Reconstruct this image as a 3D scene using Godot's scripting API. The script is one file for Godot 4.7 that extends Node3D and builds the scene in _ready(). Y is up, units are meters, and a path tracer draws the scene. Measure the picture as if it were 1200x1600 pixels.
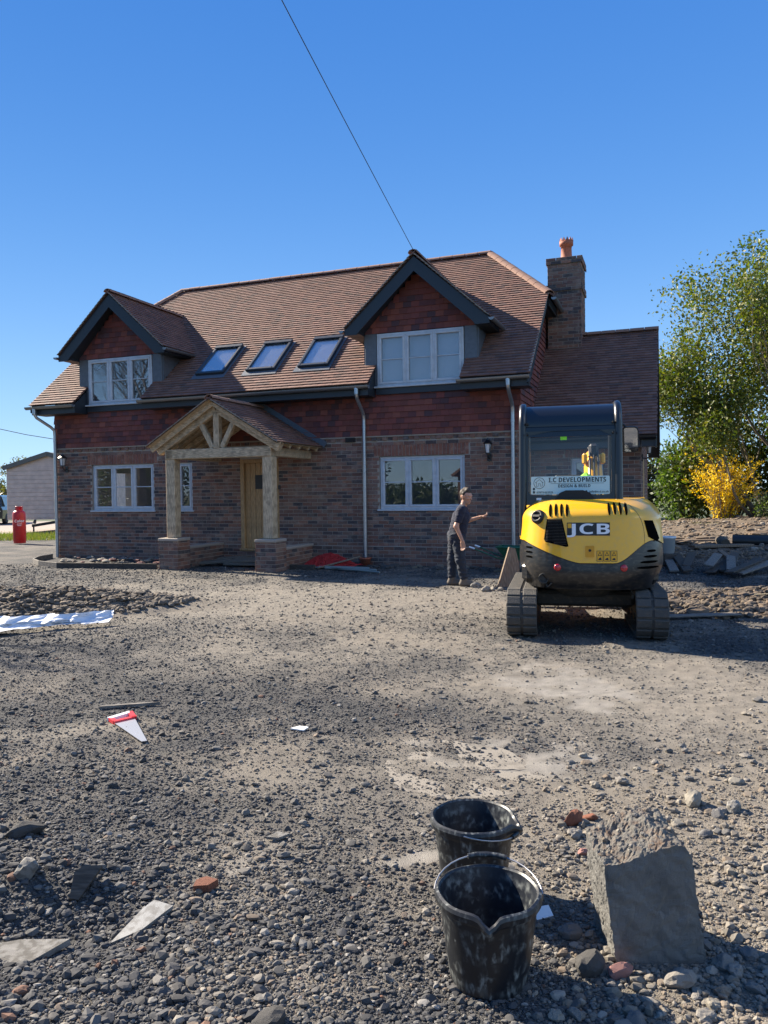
extends Node3D

# ---------------------------------------------------------------- helpers
const HOUSE := Vector3(-7.8117, 0.0, -18.2193)
const HOUSE_TURN := -0.35657
const CAMERA_AT := Vector3(0.0, 1.47, 0.0)
var rng := RandomNumberGenerator.new()
var noise := FastNoiseLite.new()
var T := {}
var M := {}
var used := {}
var pool := {}
var palette := {}

class B:
	var v := PackedVector3Array()
	var n := PackedVector3Array()
	var c := PackedColorArray()
	var col := Color(1, 1, 1)
	var xf := Transform3D()
	func tri(a: Vector3, b: Vector3, d: Vector3) -> void:
		a = xf * a
		b = xf * b
		d = xf * d
		var nn := (b - a).cross(d - a).normalized()
		v.append(a); v.append(d); v.append(b)
		n.append(nn); n.append(nn); n.append(nn)
		c.append(col); c.append(col); c.append(col)
	func tris(a: Vector3, b: Vector3, d: Vector3, na: Vector3, nb: Vector3, nd: Vector3) -> void:
		v.append(xf * a); v.append(xf * d); v.append(xf * b)
		n.append((xf.basis * na).normalized()); n.append((xf.basis * nd).normalized()); n.append((xf.basis * nb).normalized())
		c.append(col); c.append(col); c.append(col)
	func quad(a: Vector3, b: Vector3, d: Vector3, e: Vector3) -> void:
		tri(a, b, d)
		tri(a, d, e)
	func quads(a: Vector3, b: Vector3, d: Vector3, e: Vector3, na: Vector3, nb: Vector3, nd: Vector3, ne: Vector3) -> void:
		tris(a, b, d, na, nb, nd)
		tris(a, d, e, na, nd, ne)
	func box(p: Vector3, s: Vector3, bs := Basis()) -> void:
		var x := bs.x * s.x * 0.5
		var y := bs.y * s.y * 0.5
		var z := bs.z * s.z * 0.5
		for k in [[x, y, z], [y, z, x], [z, x, y]]:
			var a: Vector3 = k[0]
			var b: Vector3 = k[1]
			var d: Vector3 = k[2]
			quad(p + d - a - b, p + d + a - b, p + d + a + b, p + d - a + b)
			quad(p - d - a - b, p - d - a + b, p - d + a + b, p - d + a - b)
	func span(lo: Vector3, hi: Vector3) -> void:
		box((lo + hi) * 0.5, hi - lo)
	# a box with chamfered edges
	func cbox(p: Vector3, s: Vector3, e: float, bs := Basis()) -> void:
		var h := s * 0.5
		var i := h - Vector3(e, e, e)
		var ax := [bs.x, bs.y, bs.z]
		var hh := [h.x, h.y, h.z]
		var ii := [i.x, i.y, i.z]
		for k in 3:
			var a := k
			var b := (k + 1) % 3
			var d := (k + 2) % 3
			for sg in [1.0, -1.0]:
				var o: Vector3 = p + ax[d] * hh[d] * sg
				var q := [o - ax[a] * ii[a] - ax[b] * ii[b], o + ax[a] * ii[a] - ax[b] * ii[b], o + ax[a] * ii[a] + ax[b] * ii[b], o - ax[a] * ii[a] + ax[b] * ii[b]]
				if sg > 0: quad(q[0], q[1], q[2], q[3])
				else: quad(q[0], q[3], q[2], q[1])
			for sa in [1.0, -1.0]:
				for sb in [1.0, -1.0]:
					var e1: Vector3 = p + ax[a] * hh[a] * sa + ax[b] * ii[b] * sb
					var e2: Vector3 = p + ax[a] * ii[a] * sa + ax[b] * hh[b] * sb
					var l: Vector3 = ax[d] * ii[d]
					if sa * sb > 0: quad(e1 - l, e2 - l, e2 + l, e1 + l)
					else: quad(e2 - l, e1 - l, e1 + l, e2 + l)
		for sx in [1.0, -1.0]:
			for sy in [1.0, -1.0]:
				for sz in [1.0, -1.0]:
					var a1: Vector3 = p + bs.x * h.x * sx + bs.y * i.y * sy + bs.z * i.z * sz
					var b1: Vector3 = p + bs.x * i.x * sx + bs.y * h.y * sy + bs.z * i.z * sz
					var d1: Vector3 = p + bs.x * i.x * sx + bs.y * i.y * sy + bs.z * h.z * sz
					if sx * sy * sz > 0: tri(a1, b1, d1)
					else: tri(a1, d1, b1)
	# a beam from a to b, wide across, high up
	func beam(a: Vector3, b: Vector3, wide: float, high: float, up := Vector3.UP, e := 0.0) -> void:
		var z := (b - a).normalized()
		var x := up.cross(z).normalized()
		var y := z.cross(x)
		if e > 0: cbox((a + b) * 0.5, Vector3(wide, high, a.distance_to(b)), e, Basis(x, y, z))
		else: box((a + b) * 0.5, Vector3(wide, high, a.distance_to(b)), Basis(x, y, z))
	func tube(pts: Array, radii: Array, sides := 8, caps := true) -> void:
		var m := pts.size()
		var prev := []
		var pd := []
		var x := Vector3.ZERO
		for i in m:
			var d: Vector3 = (pts[mini(i + 1, m - 1)] - pts[maxi(i - 1, 0)]).normalized()
			if x == Vector3.ZERO:
				x = d.cross(Vector3.UP if absf(d.y) < 0.9 else Vector3.RIGHT).normalized()
			else:
				x = (x - d * x.dot(d)).normalized()
			var y := d.cross(x)
			var ring := []
			var dirs := []
			for k in sides:
				var t := TAU * k / sides
				var q := x * cos(t) + y * sin(t)
				dirs.append(q)
				ring.append(pts[i] + q * radii[i])
			if i > 0:
				for k in sides:
					var j := (k + 1) % sides
					quads(prev[k], prev[j], ring[j], ring[k], pd[k], pd[j], dirs[j], dirs[k])
			if caps and (i == 0 or i == m - 1) and radii[i] > 0.0:
				for k in sides:
					var j := (k + 1) % sides
					if i == 0: tri(pts[i], ring[j], ring[k])
					else: tri(pts[i], ring[k], ring[j])
			prev = ring
			pd = dirs
	# profile of Vector2(radius, height) turned about y
	func lathe(pr: Array, sides := 24, sharp := false) -> void:
		for i in pr.size() - 1:
			var p: Vector2 = pr[i]
			var q: Vector2 = pr[i + 1]
			var nl := Vector2(q.y - p.y, p.x - q.x).normalized()
			var na := nl
			var nb := nl
			if not sharp:
				if i > 0: na = (nl + Vector2(p.y - pr[i - 1].y, pr[i - 1].x - p.x).normalized()).normalized()
				if i < pr.size() - 2: nb = (nl + Vector2(pr[i + 2].y - q.y, q.x - pr[i + 2].x).normalized()).normalized()
			for k in sides:
				var t := TAU * k / sides
				var u := TAU * (k + 1) / sides
				var d := Vector3(cos(t), 0, sin(t))
				var e := Vector3(cos(u), 0, sin(u))
				quads(d * p.x + Vector3(0, p.y, 0), d * q.x + Vector3(0, q.y, 0), e * q.x + Vector3(0, q.y, 0), e * p.x + Vector3(0, p.y, 0),
					d * na.x + Vector3(0, na.y, 0), d * nb.x + Vector3(0, nb.y, 0), e * nb.x + Vector3(0, nb.y, 0), e * na.x + Vector3(0, na.y, 0))
	# a polygon in xy pushed from z0 to z1
	func extrude(poly: Array, z0: float, z1: float) -> void:
		var pv := PackedVector2Array(poly)
		if Geometry2D.is_polygon_clockwise(pv): pv.reverse()
		var ix := Geometry2D.triangulate_polygon(pv)
		for i in range(0, ix.size(), 3):
			var a := pv[ix[i]]
			var b := pv[ix[i + 1]]
			var d := pv[ix[i + 2]]
			if (b - a).cross(d - a) < 0:
				var t := b
				b = d
				d = t
			tri(Vector3(a.x, a.y, z1), Vector3(b.x, b.y, z1), Vector3(d.x, d.y, z1))
			tri(Vector3(a.x, a.y, z0), Vector3(d.x, d.y, z0), Vector3(b.x, b.y, z0))
		for i in pv.size():
			var a := pv[i]
			var b := pv[(i + 1) % pv.size()]
			quad(Vector3(a.x, a.y, z0), Vector3(b.x, b.y, z0), Vector3(b.x, b.y, z1), Vector3(a.x, a.y, z1))
	func mesh() -> ArrayMesh:
		var a := []
		a.resize(Mesh.ARRAY_MAX)
		a[Mesh.ARRAY_VERTEX] = v
		a[Mesh.ARRAY_NORMAL] = n
		a[Mesh.ARRAY_COLOR] = c
		var m := ArrayMesh.new()
		m.add_surface_from_arrays(Mesh.PRIMITIVE_TRIANGLES, a)
		return m

func rr(a: float, b: float) -> float:
	return rng.randf_range(a, b)

func numbered(called: String) -> String:
	used[called] = used.get(called, -1) + 1
	return called if used[called] == 0 else "%s_%03d" % [called, used[called]]

func thing(called: String, label: String, category: String, at := Vector3.ZERO, turn := 0.0, group := "") -> Node3D:
	var o := Node3D.new()
	o.name = numbered(called)
	add_child(o)
	o.position = at
	o.rotation.y = turn
	tag(o, label, category, group)
	return o

func tag(o: Node, label: String, category := "", group := "", kind := "") -> void:
	if label: o.set_meta("label", label)
	if category: o.set_meta("category", category)
	if group: o.set_meta("group", group)
	if kind: o.set_meta("kind", kind)

func part(called: String, shape, m: Material, parent: Node) -> MeshInstance3D:
	var o := MeshInstance3D.new()
	o.name = called
	o.mesh = shape.mesh() if shape is B else shape
	o.material_override = m
	parent.add_child(o, true)
	return o

func sub(called: String, parent: Node, at := Vector3.ZERO) -> Node3D:
	var o := Node3D.new()
	o.name = called
	o.position = at
	parent.add_child(o, true)
	return o

func solo(called: String, shape, m: Material, label: String, category: String, at := Vector3.ZERO, bs := Basis(), group := "") -> MeshInstance3D:
	var o := MeshInstance3D.new()
	o.name = numbered(called)
	o.mesh = shape.mesh() if shape is B else shape
	o.material_override = m
	add_child(o)
	o.transform = Transform3D(bs, at)
	tag(o, label, category, group)
	return o

func ground_piece(called: String, shape, m: Material) -> MeshInstance3D:
	var o := MeshInstance3D.new()
	o.name = numbered(called)
	o.mesh = shape.mesh() if shape is B else shape
	o.material_override = m
	add_child(o)
	o.set_meta("kind", "structure")
	return o

func noise_tex(key: String, freq: float, lo: Color, hi: Color, kind := FastNoiseLite.TYPE_SIMPLEX_SMOOTH, p0 := 0.0, p1 := 1.0, oct := 5, size := 512) -> void:
	var f := FastNoiseLite.new()
	f.seed = key.hash() % 1000
	f.noise_type = kind
	f.frequency = freq
	f.fractal_octaves = oct
	var g := Gradient.new()
	g.set_color(0, lo)
	g.set_color(1, hi)
	g.set_offset(0, p0)
	g.set_offset(1, p1)
	var t := NoiseTexture2D.new()
	t.width = size
	t.height = size
	t.seamless = true
	t.noise = f
	t.color_ramp = g
	T[key] = t

func grey(a: float, al := 1.0) -> Color:
	return Color(a, a, a, al)

# colour in linear values; o: grain, scale, bump, high, dirt, dscale, clear, vc, back, sheen, world
func mat(key: String, col: Color, rough := 0.8, metal := 0.0, o := {}) -> StandardMaterial3D:
	var m := StandardMaterial3D.new()
	m.resource_name = key
	m.albedo_color = col.linear_to_srgb()
	m.roughness = rough
	m.metallic = metal
	m.vertex_color_use_as_albedo = o.get("vc", false)
	if o.has("spec"): m.metallic_specular = o.spec
	if o.has("grain") or o.has("bump"):
		m.uv1_triplanar = true
		m.uv1_world_triplanar = o.get("world", true)
		var s = o.get("scale", 1.0)
		m.uv1_scale = s if s is Vector3 else Vector3(s, s, s)
	if o.has("grain"): m.albedo_texture = T[o.grain]
	if o.has("rgrain"):
		m.roughness_texture = T[o.rgrain]
	if o.has("bump"):
		m.heightmap_enabled = true
		m.heightmap_texture = T[o.bump]
		m.heightmap_scale = o.get("high", 0.3)
	if o.has("dirt"):
		m.detail_enabled = true
		m.detail_albedo = T[o.dirt]
		if o.has("mask"): m.detail_mask = T[o.mask]
		m.detail_blend_mode = BaseMaterial3D.BLEND_MODE_MIX
		m.detail_uv_layer = BaseMaterial3D.DETAIL_UV_2
		m.uv2_triplanar = true
		m.uv2_world_triplanar = o.get("world", true)
		var s = o.get("dscale", 1.0)
		m.uv2_scale = s if s is Vector3 else Vector3(s, s, s)
	if o.has("clear"):
		m.clearcoat_enabled = true
		m.clearcoat = o.clear
		m.clearcoat_roughness = 0.08
	if o.has("back"):
		m.backlight_enabled = true
		m.backlight = o.back
	if o.has("sheen"):
		m.rim_enabled = true
		m.rim = o.sheen
	M[key] = m
	return m

func glass(key: String, tint := Color(0.9, 0.95, 1.0)) -> void:
	var m := StandardMaterial3D.new()
	m.resource_name = key
	m.albedo_color = Color(tint.r, tint.g, tint.b, 0.01)
	m.transparency = BaseMaterial3D.TRANSPARENCY_ALPHA
	m.roughness = 0.0
	m.metallic_specular = 0.5
	M[key] = m

func build_materials() -> void:
	noise_tex("fine", 0.06, grey(0.8), grey(1.0))
	noise_tex("soft", 0.012, grey(0.84), grey(1.0))
	noise_tex("grit", 0.16, grey(0.55), grey(1.0), FastNoiseLite.TYPE_SIMPLEX_SMOOTH, 0.1, 0.9, 4, 1024)
	noise_tex("speck", 0.08, grey(0.35), grey(1.0), FastNoiseLite.TYPE_CELLULAR, 0.0, 0.7, 2)
	noise_tex("height", 0.05, grey(0.0), grey(1.0))
	noise_tex("wood", 0.02, grey(0.7), grey(1.0), FastNoiseLite.TYPE_SIMPLEX_SMOOTH, 0.2, 0.8, 5)
	noise_tex("splash", 0.03, Color(0.66, 0.68, 0.66, 0.0), Color(0.66, 0.68, 0.67, 0.9), FastNoiseLite.TYPE_SIMPLEX_SMOOTH, 0.5, 0.9, 7)
	noise_tex("mud", 0.022, Color(0.46, 0.4, 0.33, 0.0), Color(0.5, 0.44, 0.36, 0.4), FastNoiseLite.TYPE_SIMPLEX_SMOOTH, 0.56, 0.9, 6)
	noise_tex("dust", 0.03, Color(0.55, 0.5, 0.42, 0.0), Color(0.6, 0.54, 0.45, 0.16), FastNoiseLite.TYPE_SIMPLEX_SMOOTH, 0.5, 0.85, 6)
	noise_tex("stain", 0.012, Color(0.1, 0.1, 0.1, 0.0), Color(0.14, 0.12, 0.1, 0.3), FastNoiseLite.TYPE_SIMPLEX_SMOOTH, 0.5, 0.75, 6)
	noise_tex("pale", 0.02, Color(0.72, 0.68, 0.62, 0.0), Color(0.75, 0.71, 0.66, 0.22), FastNoiseLite.TYPE_SIMPLEX_SMOOTH, 0.58, 0.8, 6)
	noise_tex("rust", 0.02, Color(0.4, 0.2, 0.08, 0.0), Color(0.5, 0.36, 0.2, 0.6), FastNoiseLite.TYPE_SIMPLEX_SMOOTH, 0.5, 0.75, 5)
	noise_tex("grime", 0.03, Color(0.3, 0.28, 0.25, 0.0), Color(0.3, 0.28, 0.25, 0.65), FastNoiseLite.TYPE_SIMPLEX_SMOOTH, 0.42, 0.66, 6)
	noise_tex("patch", 0.012, grey(0.0), grey(1.0), FastNoiseLite.TYPE_SIMPLEX_SMOOTH, 0.44, 0.66, 4)
	mat("brick", Color(1, 1, 1), 0.9, 0.0, {"vc": true, "grain": "fine", "scale": 3.5, "bump": "height", "high": 0.25, "dirt": "pale", "dscale": 0.45})
	mat("mortar", Color(0.44, 0.38, 0.32), 0.95, 0.0, {"grain": "fine", "scale": 4.0, "bump": "height", "high": 0.3})
	mat("roof_tile", Color(1, 1, 1), 0.85, 0.0, {"vc": true, "grain": "fine", "scale": 2.0, "bump": "height", "high": 0.2, "dirt": "dust", "dscale": 0.35})
	mat("hung_tile", Color(1, 1, 1), 0.85, 0.0, {"vc": true, "grain": "fine", "scale": 2.5, "bump": "height", "high": 0.15})
	mat("underlay", Color(0.06, 0.04, 0.035), 0.95)
	mat("clay", Color(0.31, 0.17, 0.12), 0.85, 0.0, {"grain": "fine", "scale": 2.0, "dirt": "dust", "dscale": 0.6})
	mat("terracotta", Color(0.42, 0.13, 0.07), 0.75, 0.0, {"grain": "fine", "scale": 3.0})
	mat("fascia", Color(0.02, 0.028, 0.038), 0.45, 0.0, {"grain": "fine", "scale": 1.5})
	mat("lead", Color(0.13, 0.145, 0.165), 0.5, 0.3, {"grain": "soft", "scale": 1.6, "bump": "height", "high": 0.2})
	mat("gutter", Color(0.3, 0.31, 0.32), 0.35, 0.7, {"grain": "fine", "scale": 1.2})
	mat("galvanised", Color(0.5, 0.53, 0.56), 0.35, 0.8, {"grain": "soft", "scale": 3.0})
	mat("window_paint", Color(0.56, 0.6, 0.64), 0.4, 0.0, {"grain": "soft", "scale": 1.0})
	mat("plaster", Color(0.3, 0.29, 0.27), 0.9)
	mat("net_curtain", Color(0.2, 0.24, 0.3), 0.9)
	mat("white", Color(0.78, 0.78, 0.76), 0.7)
	glass("pane")
	glass("coated_pane")
	glass("cab_glass", Color(0.6, 0.8, 0.75))
	mat("oak", Color(0.68, 0.52, 0.34), 0.7, 0.0, {"grain": "wood", "scale": Vector3(6, 0.5, 6), "world": false, "bump": "wood", "high": 0.25, "dirt": "stain", "dscale": 0.8})
	mat("oak_along", Color(0.68, 0.52, 0.34), 0.7, 0.0, {"grain": "wood", "scale": Vector3(0.6, 6, 6), "world": false, "bump": "wood", "high": 0.25, "dirt": "stain", "dscale": 0.8})
	mat("oak_door", Color(0.56, 0.34, 0.15), 0.55, 0.0, {"grain": "wood", "scale": Vector3(7, 0.5, 7), "world": false})
	mat("black_metal", Color(0.012, 0.012, 0.014), 0.4)
	mat("lamp_glass", Color(0.65, 0.66, 0.66), 0.15)
	mat("yellow_paint", Color(0.8, 0.41, 0.006), 0.32, 0.0, {"clear": 0.6, "dirt": "dust", "dscale": 0.9})
	mat("yellow_plain", Color(0.72, 0.36, 0.01), 0.4)
	mat("yellow_deep", Color(0.6, 0.27, 0.006), 0.45)
	mat("black_paint", Color(0.008, 0.009, 0.011), 0.35, 0.0, {"clear": 0.3, "dirt": "dust", "dscale": Vector3(0.8, 1.6, 0.8)})
	mat("cab_paint", Color(0.006, 0.008, 0.012), 0.33, 0.0, {"clear": 0.3, "grain": "fine", "scale": 1.0})
	mat("dark_plastic", Color(0.013, 0.013, 0.014), 0.6)
	mat("hole", Color(0.004, 0.004, 0.004), 1.0, 0.0, {"spec": 0.0})
	mat("rubber", Color(0.085, 0.08, 0.072), 0.85, 0.0, {"grain": "fine", "scale": 3.0, "dirt": "mud", "dscale": 1.1, "bump": "height", "high": 0.5})
	mat("steel_mud", Color(0.06, 0.055, 0.048), 0.7, 0.2, {"grain": "fine", "scale": 2.0, "dirt": "mud", "dscale": 0.9})
	mat("red_lens", Color(0.42, 0.012, 0.02), 0.2, 0.0, {"clear": 0.8})
	mat("sign_film", Color(0.5, 0.68, 0.68), 0.4)
	mat("sign_ink", Color(0.015, 0.035, 0.04), 0.5)
	mat("badge_black", Color(0.01, 0.01, 0.012), 0.35)
	mat("badge_white", Color(0.75, 0.77, 0.8), 0.4)
	mat("hi_vis", Color(0.25, 0.75, 0.04), 0.7)
	mat("mirror", Color(0.75, 0.78, 0.8), 0.03, 1.0)
	mat("bucket_rubber", Color(0.011, 0.013, 0.017), 0.42, 0.0, {"grain": "fine", "scale": 2.2, "dirt": "splash", "dscale": Vector3(3.0, 1.0, 3.0), "mask": "patch", "world": false})
	mat("bucket_inside", Color(0.014, 0.018, 0.027), 0.45, 0.0, {"grain": "fine", "scale": 1.6, "dirt": "splash", "dscale": Vector3(2.5, 1.5, 2.5), "mask": "patch", "world": false})
	mat("wire", Color(0.35, 0.35, 0.36), 0.4, 0.8)
	mat("concrete", Color(0.27, 0.262, 0.24), 0.95, 0.0, {"grain": "grit", "scale": 2.2, "bump": "grit", "high": 0.6, "dirt": "stain", "dscale": 1.3})
	mat("concrete_broken", Color(0.32, 0.3, 0.26), 0.95, 0.0, {"grain": "grit", "scale": 3.0, "bump": "grit", "high": 1.2, "dirt": "rust", "dscale": 2.0})
	mat("stone", Color(1, 1, 1), 0.9, 0.0, {"vc": true, "grain": "grit", "scale": 4.0})
	mat("ground", Color(1, 1, 1), 0.97, 0.0, {"vc": true, "grain": "grit", "scale": 1.35, "bump": "grit", "high": 1.1})
	mat("field", Color(1, 1, 1), 0.97, 0.0, {"vc": true, "grain": "grit", "scale": 0.15})
	mat("membrane", Color(0.72, 0.75, 0.8), 0.6, 0.0, {"grain": "soft", "scale": 1.5})
	mat("saw_red", Color(0.62, 0.03, 0.04), 0.4)
	mat("saw_steel", Color(0.72, 0.73, 0.74), 0.3, 0.75)
	mat("gas_red", Color(0.55, 0.014, 0.02), 0.4, 0.0, {"grain": "soft", "scale": 1.2, "dirt": "dust", "dscale": 1.5})
	mat("caravan", Color(0.66, 0.52, 0.45), 0.5, 0.0, {"grain": "soft", "scale": 0.5})
	mat("caravan_roof", Color(0.12, 0.12, 0.11), 0.8)
	mat("car_paint", Color(0.016, 0.018, 0.022), 0.25, 0.3, {"clear": 0.9})
	mat("plate_yellow", Color(0.75, 0.6, 0.03), 0.5)
	mat("grey_wood", Color(0.22, 0.2, 0.175), 0.9, 0.0, {"grain": "wood", "scale": Vector3(0.8, 6, 6), "world": false, "bump": "wood", "high": 0.4})
	mat("dark_wood", Color(0.085, 0.07, 0.056), 0.9, 0.0, {"grain": "wood", "scale": Vector3(0.8, 6, 6), "world": false, "bump": "wood", "high": 0.4})
	mat("plank", Color(0.27, 0.2, 0.14), 0.85, 0.0, {"grain": "wood", "scale": Vector3(6, 0.6, 6), "world": false, "bump": "wood", "high": 0.3})
	mat("slab", Color(0.2, 0.19, 0.16), 0.9, 0.0, {"grain": "grit", "scale": 2.0, "bump": "grit", "high": 0.3})
	mat("red_net", Color(0.5, 0.03, 0.03), 0.6)
	mat("barrow_green", Color(0.012, 0.1, 0.05), 0.45, 0.0, {"dirt": "mud", "dscale": 1.5})
	mat("pipe_grey", Color(0.2, 0.23, 0.22), 0.5)
	mat("black_pipe", Color(0.02, 0.02, 0.02), 0.35)
	mat("skin", Color(0.52, 0.29, 0.2), 0.55, 0.0, {"grain": "soft", "scale": 6.0})
	mat("navy", Color(0.014, 0.018, 0.042), 0.9, 0.0, {"sheen": 0.4, "grain": "fine", "scale": 8.0, "bump": "height", "high": 0.4})
	mat("jeans", Color(0.024, 0.034, 0.055), 0.9, 0.0, {"sheen": 0.3, "grain": "fine", "scale": 9.0, "bump": "height", "high": 0.5})
	mat("boot", Color(0.17, 0.14, 0.11), 0.85, 0.0, {"grain": "fine", "scale": 9.0})
	mat("hair", Color(0.05, 0.033, 0.02), 0.7, 0.0, {"grain": "fine", "scale": 30.0})
	mat("bark", Color(0.13, 0.11, 0.085), 0.95, 0.0, {"grain": "fine", "scale": 3.0, "bump": "height", "high": 0.8})
	mat("bark_dark", Color(0.05, 0.045, 0.038), 0.95)
	mat("bark_pale", Color(0.2, 0.175, 0.13), 0.95, 0.0, {"grain": "fine", "scale": 3.0, "bump": "height", "high": 0.8})
	mat("leaf", Color(1, 1, 1), 0.5, 0.0, {"vc": true, "back": Color(0.9, 0.95, 0.5)})
	mat("petal", Color(1, 1, 1), 0.6, 0.0, {"vc": true, "back": Color(0.9, 0.8, 0.3)})
	mat("twig", Color(0.17, 0.145, 0.12), 0.95)
	mat("soil", Color(0.22, 0.16, 0.11), 0.97, 0.0, {"grain": "grit", "scale": 2.0, "bump": "grit", "high": 1.0})
	mat("soil_dry", Color(0.28, 0.2, 0.135), 0.97, 0.0, {"grain": "grit", "scale": 1.5, "bump": "grit", "high": 1.0})
	mat("white_tub", Color(0.62, 0.66, 0.68), 0.5)
	mat("cable", Color(0.05, 0.05, 0.055), 0.6)
	palette.brick = [Color(0.27, 0.13, 0.09), Color(0.23, 0.11, 0.08), Color(0.3, 0.15, 0.1), Color(0.19, 0.1, 0.08), Color(0.25, 0.15, 0.12), Color(0.1, 0.075, 0.074), Color(0.13, 0.09, 0.08), Color(0.28, 0.17, 0.125), Color(0.22, 0.135, 0.105), Color(0.25, 0.12, 0.085), Color(0.08, 0.066, 0.07), Color(0.21, 0.12, 0.095)]
	palette.soldier = [Color(0.3, 0.125, 0.08), Color(0.27, 0.11, 0.075), Color(0.33, 0.145, 0.09), Color(0.24, 0.1, 0.07)]
	palette.roof_tile = [Color(0.221, 0.108, 0.077), Color(0.205, 0.099, 0.071), Color(0.234, 0.115, 0.083), Color(0.197, 0.096, 0.071), Color(0.213, 0.109, 0.083), Color(0.180, 0.092, 0.071), Color(0.238, 0.123, 0.092), Color(0.139, 0.077, 0.063)]
	palette.hung_tile = [Color(0.23, 0.07, 0.052), Color(0.2, 0.062, 0.05), Color(0.26, 0.08, 0.058), Color(0.18, 0.056, 0.046), Color(0.14, 0.05, 0.05), Color(0.23, 0.065, 0.054), Color(0.1, 0.048, 0.052)]

# ---------------------------------------------------------------- the pieces of walls and roofs
# allowed: array of [a, b] along x; returns it less the blocked ones
func minus(allowed: Array, blocked: Array) -> Array:
	var out := allowed
	for b in blocked:
		var next := []
		for a in out:
			if b[1] <= a[0] or b[0] >= a[1]:
				next.append(a)
				continue
			if b[0] > a[0] + 0.004: next.append([a[0], b[0]])
			if b[1] < a[1] - 0.004: next.append([b[1], a[1]])
		out = next
	return out

func pick(kind: String) -> int:
	var size: int = palette[kind].size()
	return rng.randi() % size

# items: [transform, colour index, scale along x, parent, visible]
func put(kind: String, pal: String, at: Transform3D, sx: float, parent: Node, seen: bool) -> void:
	if not pool.has(kind): pool[kind] = []
	pool[kind].append([at, pick(pal), sx, parent, seen, pal])

func lay_bricks(parent: Node, o: Vector3, ud: Vector3, nd: Vector3, length: float, y0: float, y1: float, holes: Array, seen := true, limit = null) -> void:
	var row := int(round(y0 / 0.075))
	var y := y0
	while y < y1 - 0.03:
		var blocked := []
		for h in holes:
			if h[2] < y + 0.045 and h[3] > y + 0.03: blocked.append([h[0], h[1]])
		var runs := [[0.0, length]]
		if limit != null: runs = limit.call(y + 0.037)
		runs = minus(runs, blocked)
		var start := -0.1125 if row % 2 else 0.0
		var x := start - 0.225
		while x < length:
			for r in runs:
				var a: float = maxf(x, r[0])
				var b: float = minf(x + 0.215, r[1])
				if b - a > 0.03:
					var w := b - a
					var bs := Basis(ud, Vector3.UP, nd).rotated(nd, rr(-0.006, 0.006))
					put("brick", "brick", Transform3D(bs, o + ud * (a + w * 0.5) + Vector3(0, y + 0.0375, 0) + nd * rr(-0.002, 0.002)), w / 0.215, parent, seen)
			x += 0.225
		y += 0.075
		row += 1

# rows of tiles up a slope: ud along, sd up the slope, nd out of it
func lay_tiles(kind: String, parent: Node, deck: B, o: Vector3, ud: Vector3, sd: Vector3, nd: Vector3, slen: float, gauge: float, runs: Callable, seen := true) -> void:
	var tilt := atan(0.02 / gauge)
	var s := 0.0
	var row := 0
	while s < slen - 0.02:
		var rs: Array = runs.call(s + gauge * 0.5)
		for r in rs:
			if deck != null:
				var lo: Vector3 = o + sd * s - nd * 0.02
				var hi: Vector3 = o + sd * minf(s + gauge, slen) - nd * 0.02
				deck.quad(lo + ud * r[0], lo + ud * r[1], hi + ud * r[1], hi + ud * r[0])
			var x: float = floor(r[0] / 0.166) * 0.166 - (0.083 if row % 2 else 0.0)
			while x < r[1]:
				var a := maxf(x, r[0])
				var b := minf(x + 0.1635, r[1])
				if b - a > 0.02:
					var t := tilt + rr(-0.005, 0.008)
					var z := sd * cos(t) - nd * sin(t)
					var y := nd * cos(t) + sd * sin(t)
					var bs := Basis(y.cross(z), y, z).rotated(nd, rr(-0.004, 0.004))
					put(kind, kind, Transform3D(bs, o + ud * (a + b) * 0.5 + sd * (s + rr(-0.0015, 0.0015)) + nd * 0.02), (b - a) / 0.1635, parent, seen)
				x += 0.166
		s += gauge
		row += 1

func unit_brick(b: B) -> void:
	var hx := 0.1075
	var hy := 0.0325
	var e := 0.004
	b.quad(Vector3(-hx + e, -hy + e, 0), Vector3(hx - e, -hy + e, 0), Vector3(hx - e, hy - e, 0), Vector3(-hx + e, hy - e, 0))
	var o := [Vector3(-hx, -hy, -e), Vector3(hx, -hy, -e), Vector3(hx, hy, -e), Vector3(-hx, hy, -e)]
	var i := [Vector3(-hx + e, -hy + e, 0), Vector3(hx - e, -hy + e, 0), Vector3(hx - e, hy - e, 0), Vector3(-hx + e, hy - e, 0)]
	for k in 4:
		var j := (k + 1) % 4
		b.quad(o[k], o[j], i[j], i[k])
		b.quad(o[k] + Vector3(0, 0, -0.02), o[j] + Vector3(0, 0, -0.02), o[j], o[k])

func unit_tile(b: B, gauge: float) -> void:
	var l := gauge * 1.5
	var w := 0.08175
	var t := 0.0095
	var m := Vector3(0, 0.0012, 0)
	# slightly cambered across its length
	var a0 := [Vector3(-w, t - 0.002, 0), Vector3(0, t, 0), Vector3(w, t - 0.002, 0)]
	for k in 2:
		var p: Vector3 = a0[k]
		var q: Vector3 = a0[k + 1]
		b.quad(q, p, p + m + Vector3(0, 0, l * 0.5), q + m + Vector3(0, 0, l * 0.5))
		b.quad(q + m + Vector3(0, 0, l * 0.5), p + m + Vector3(0, 0, l * 0.5), p + Vector3(0, 0, l), q + Vector3(0, 0, l))
		b.quad(p, q, Vector3(q.x, -t, 0), Vector3(p.x, -t, 0))
	for s in [-1.0, 1.0]:
		var p := Vector3(w * s, t - 0.002, 0)
		var q := Vector3(w * s, -t, 0)
		if s < 0: b.quad(p, q, q + Vector3(0, 0, l), p + Vector3(0, 0, l))
		else: b.quad(q, p, p + Vector3(0, 0, l), q + Vector3(0, 0, l))

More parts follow.
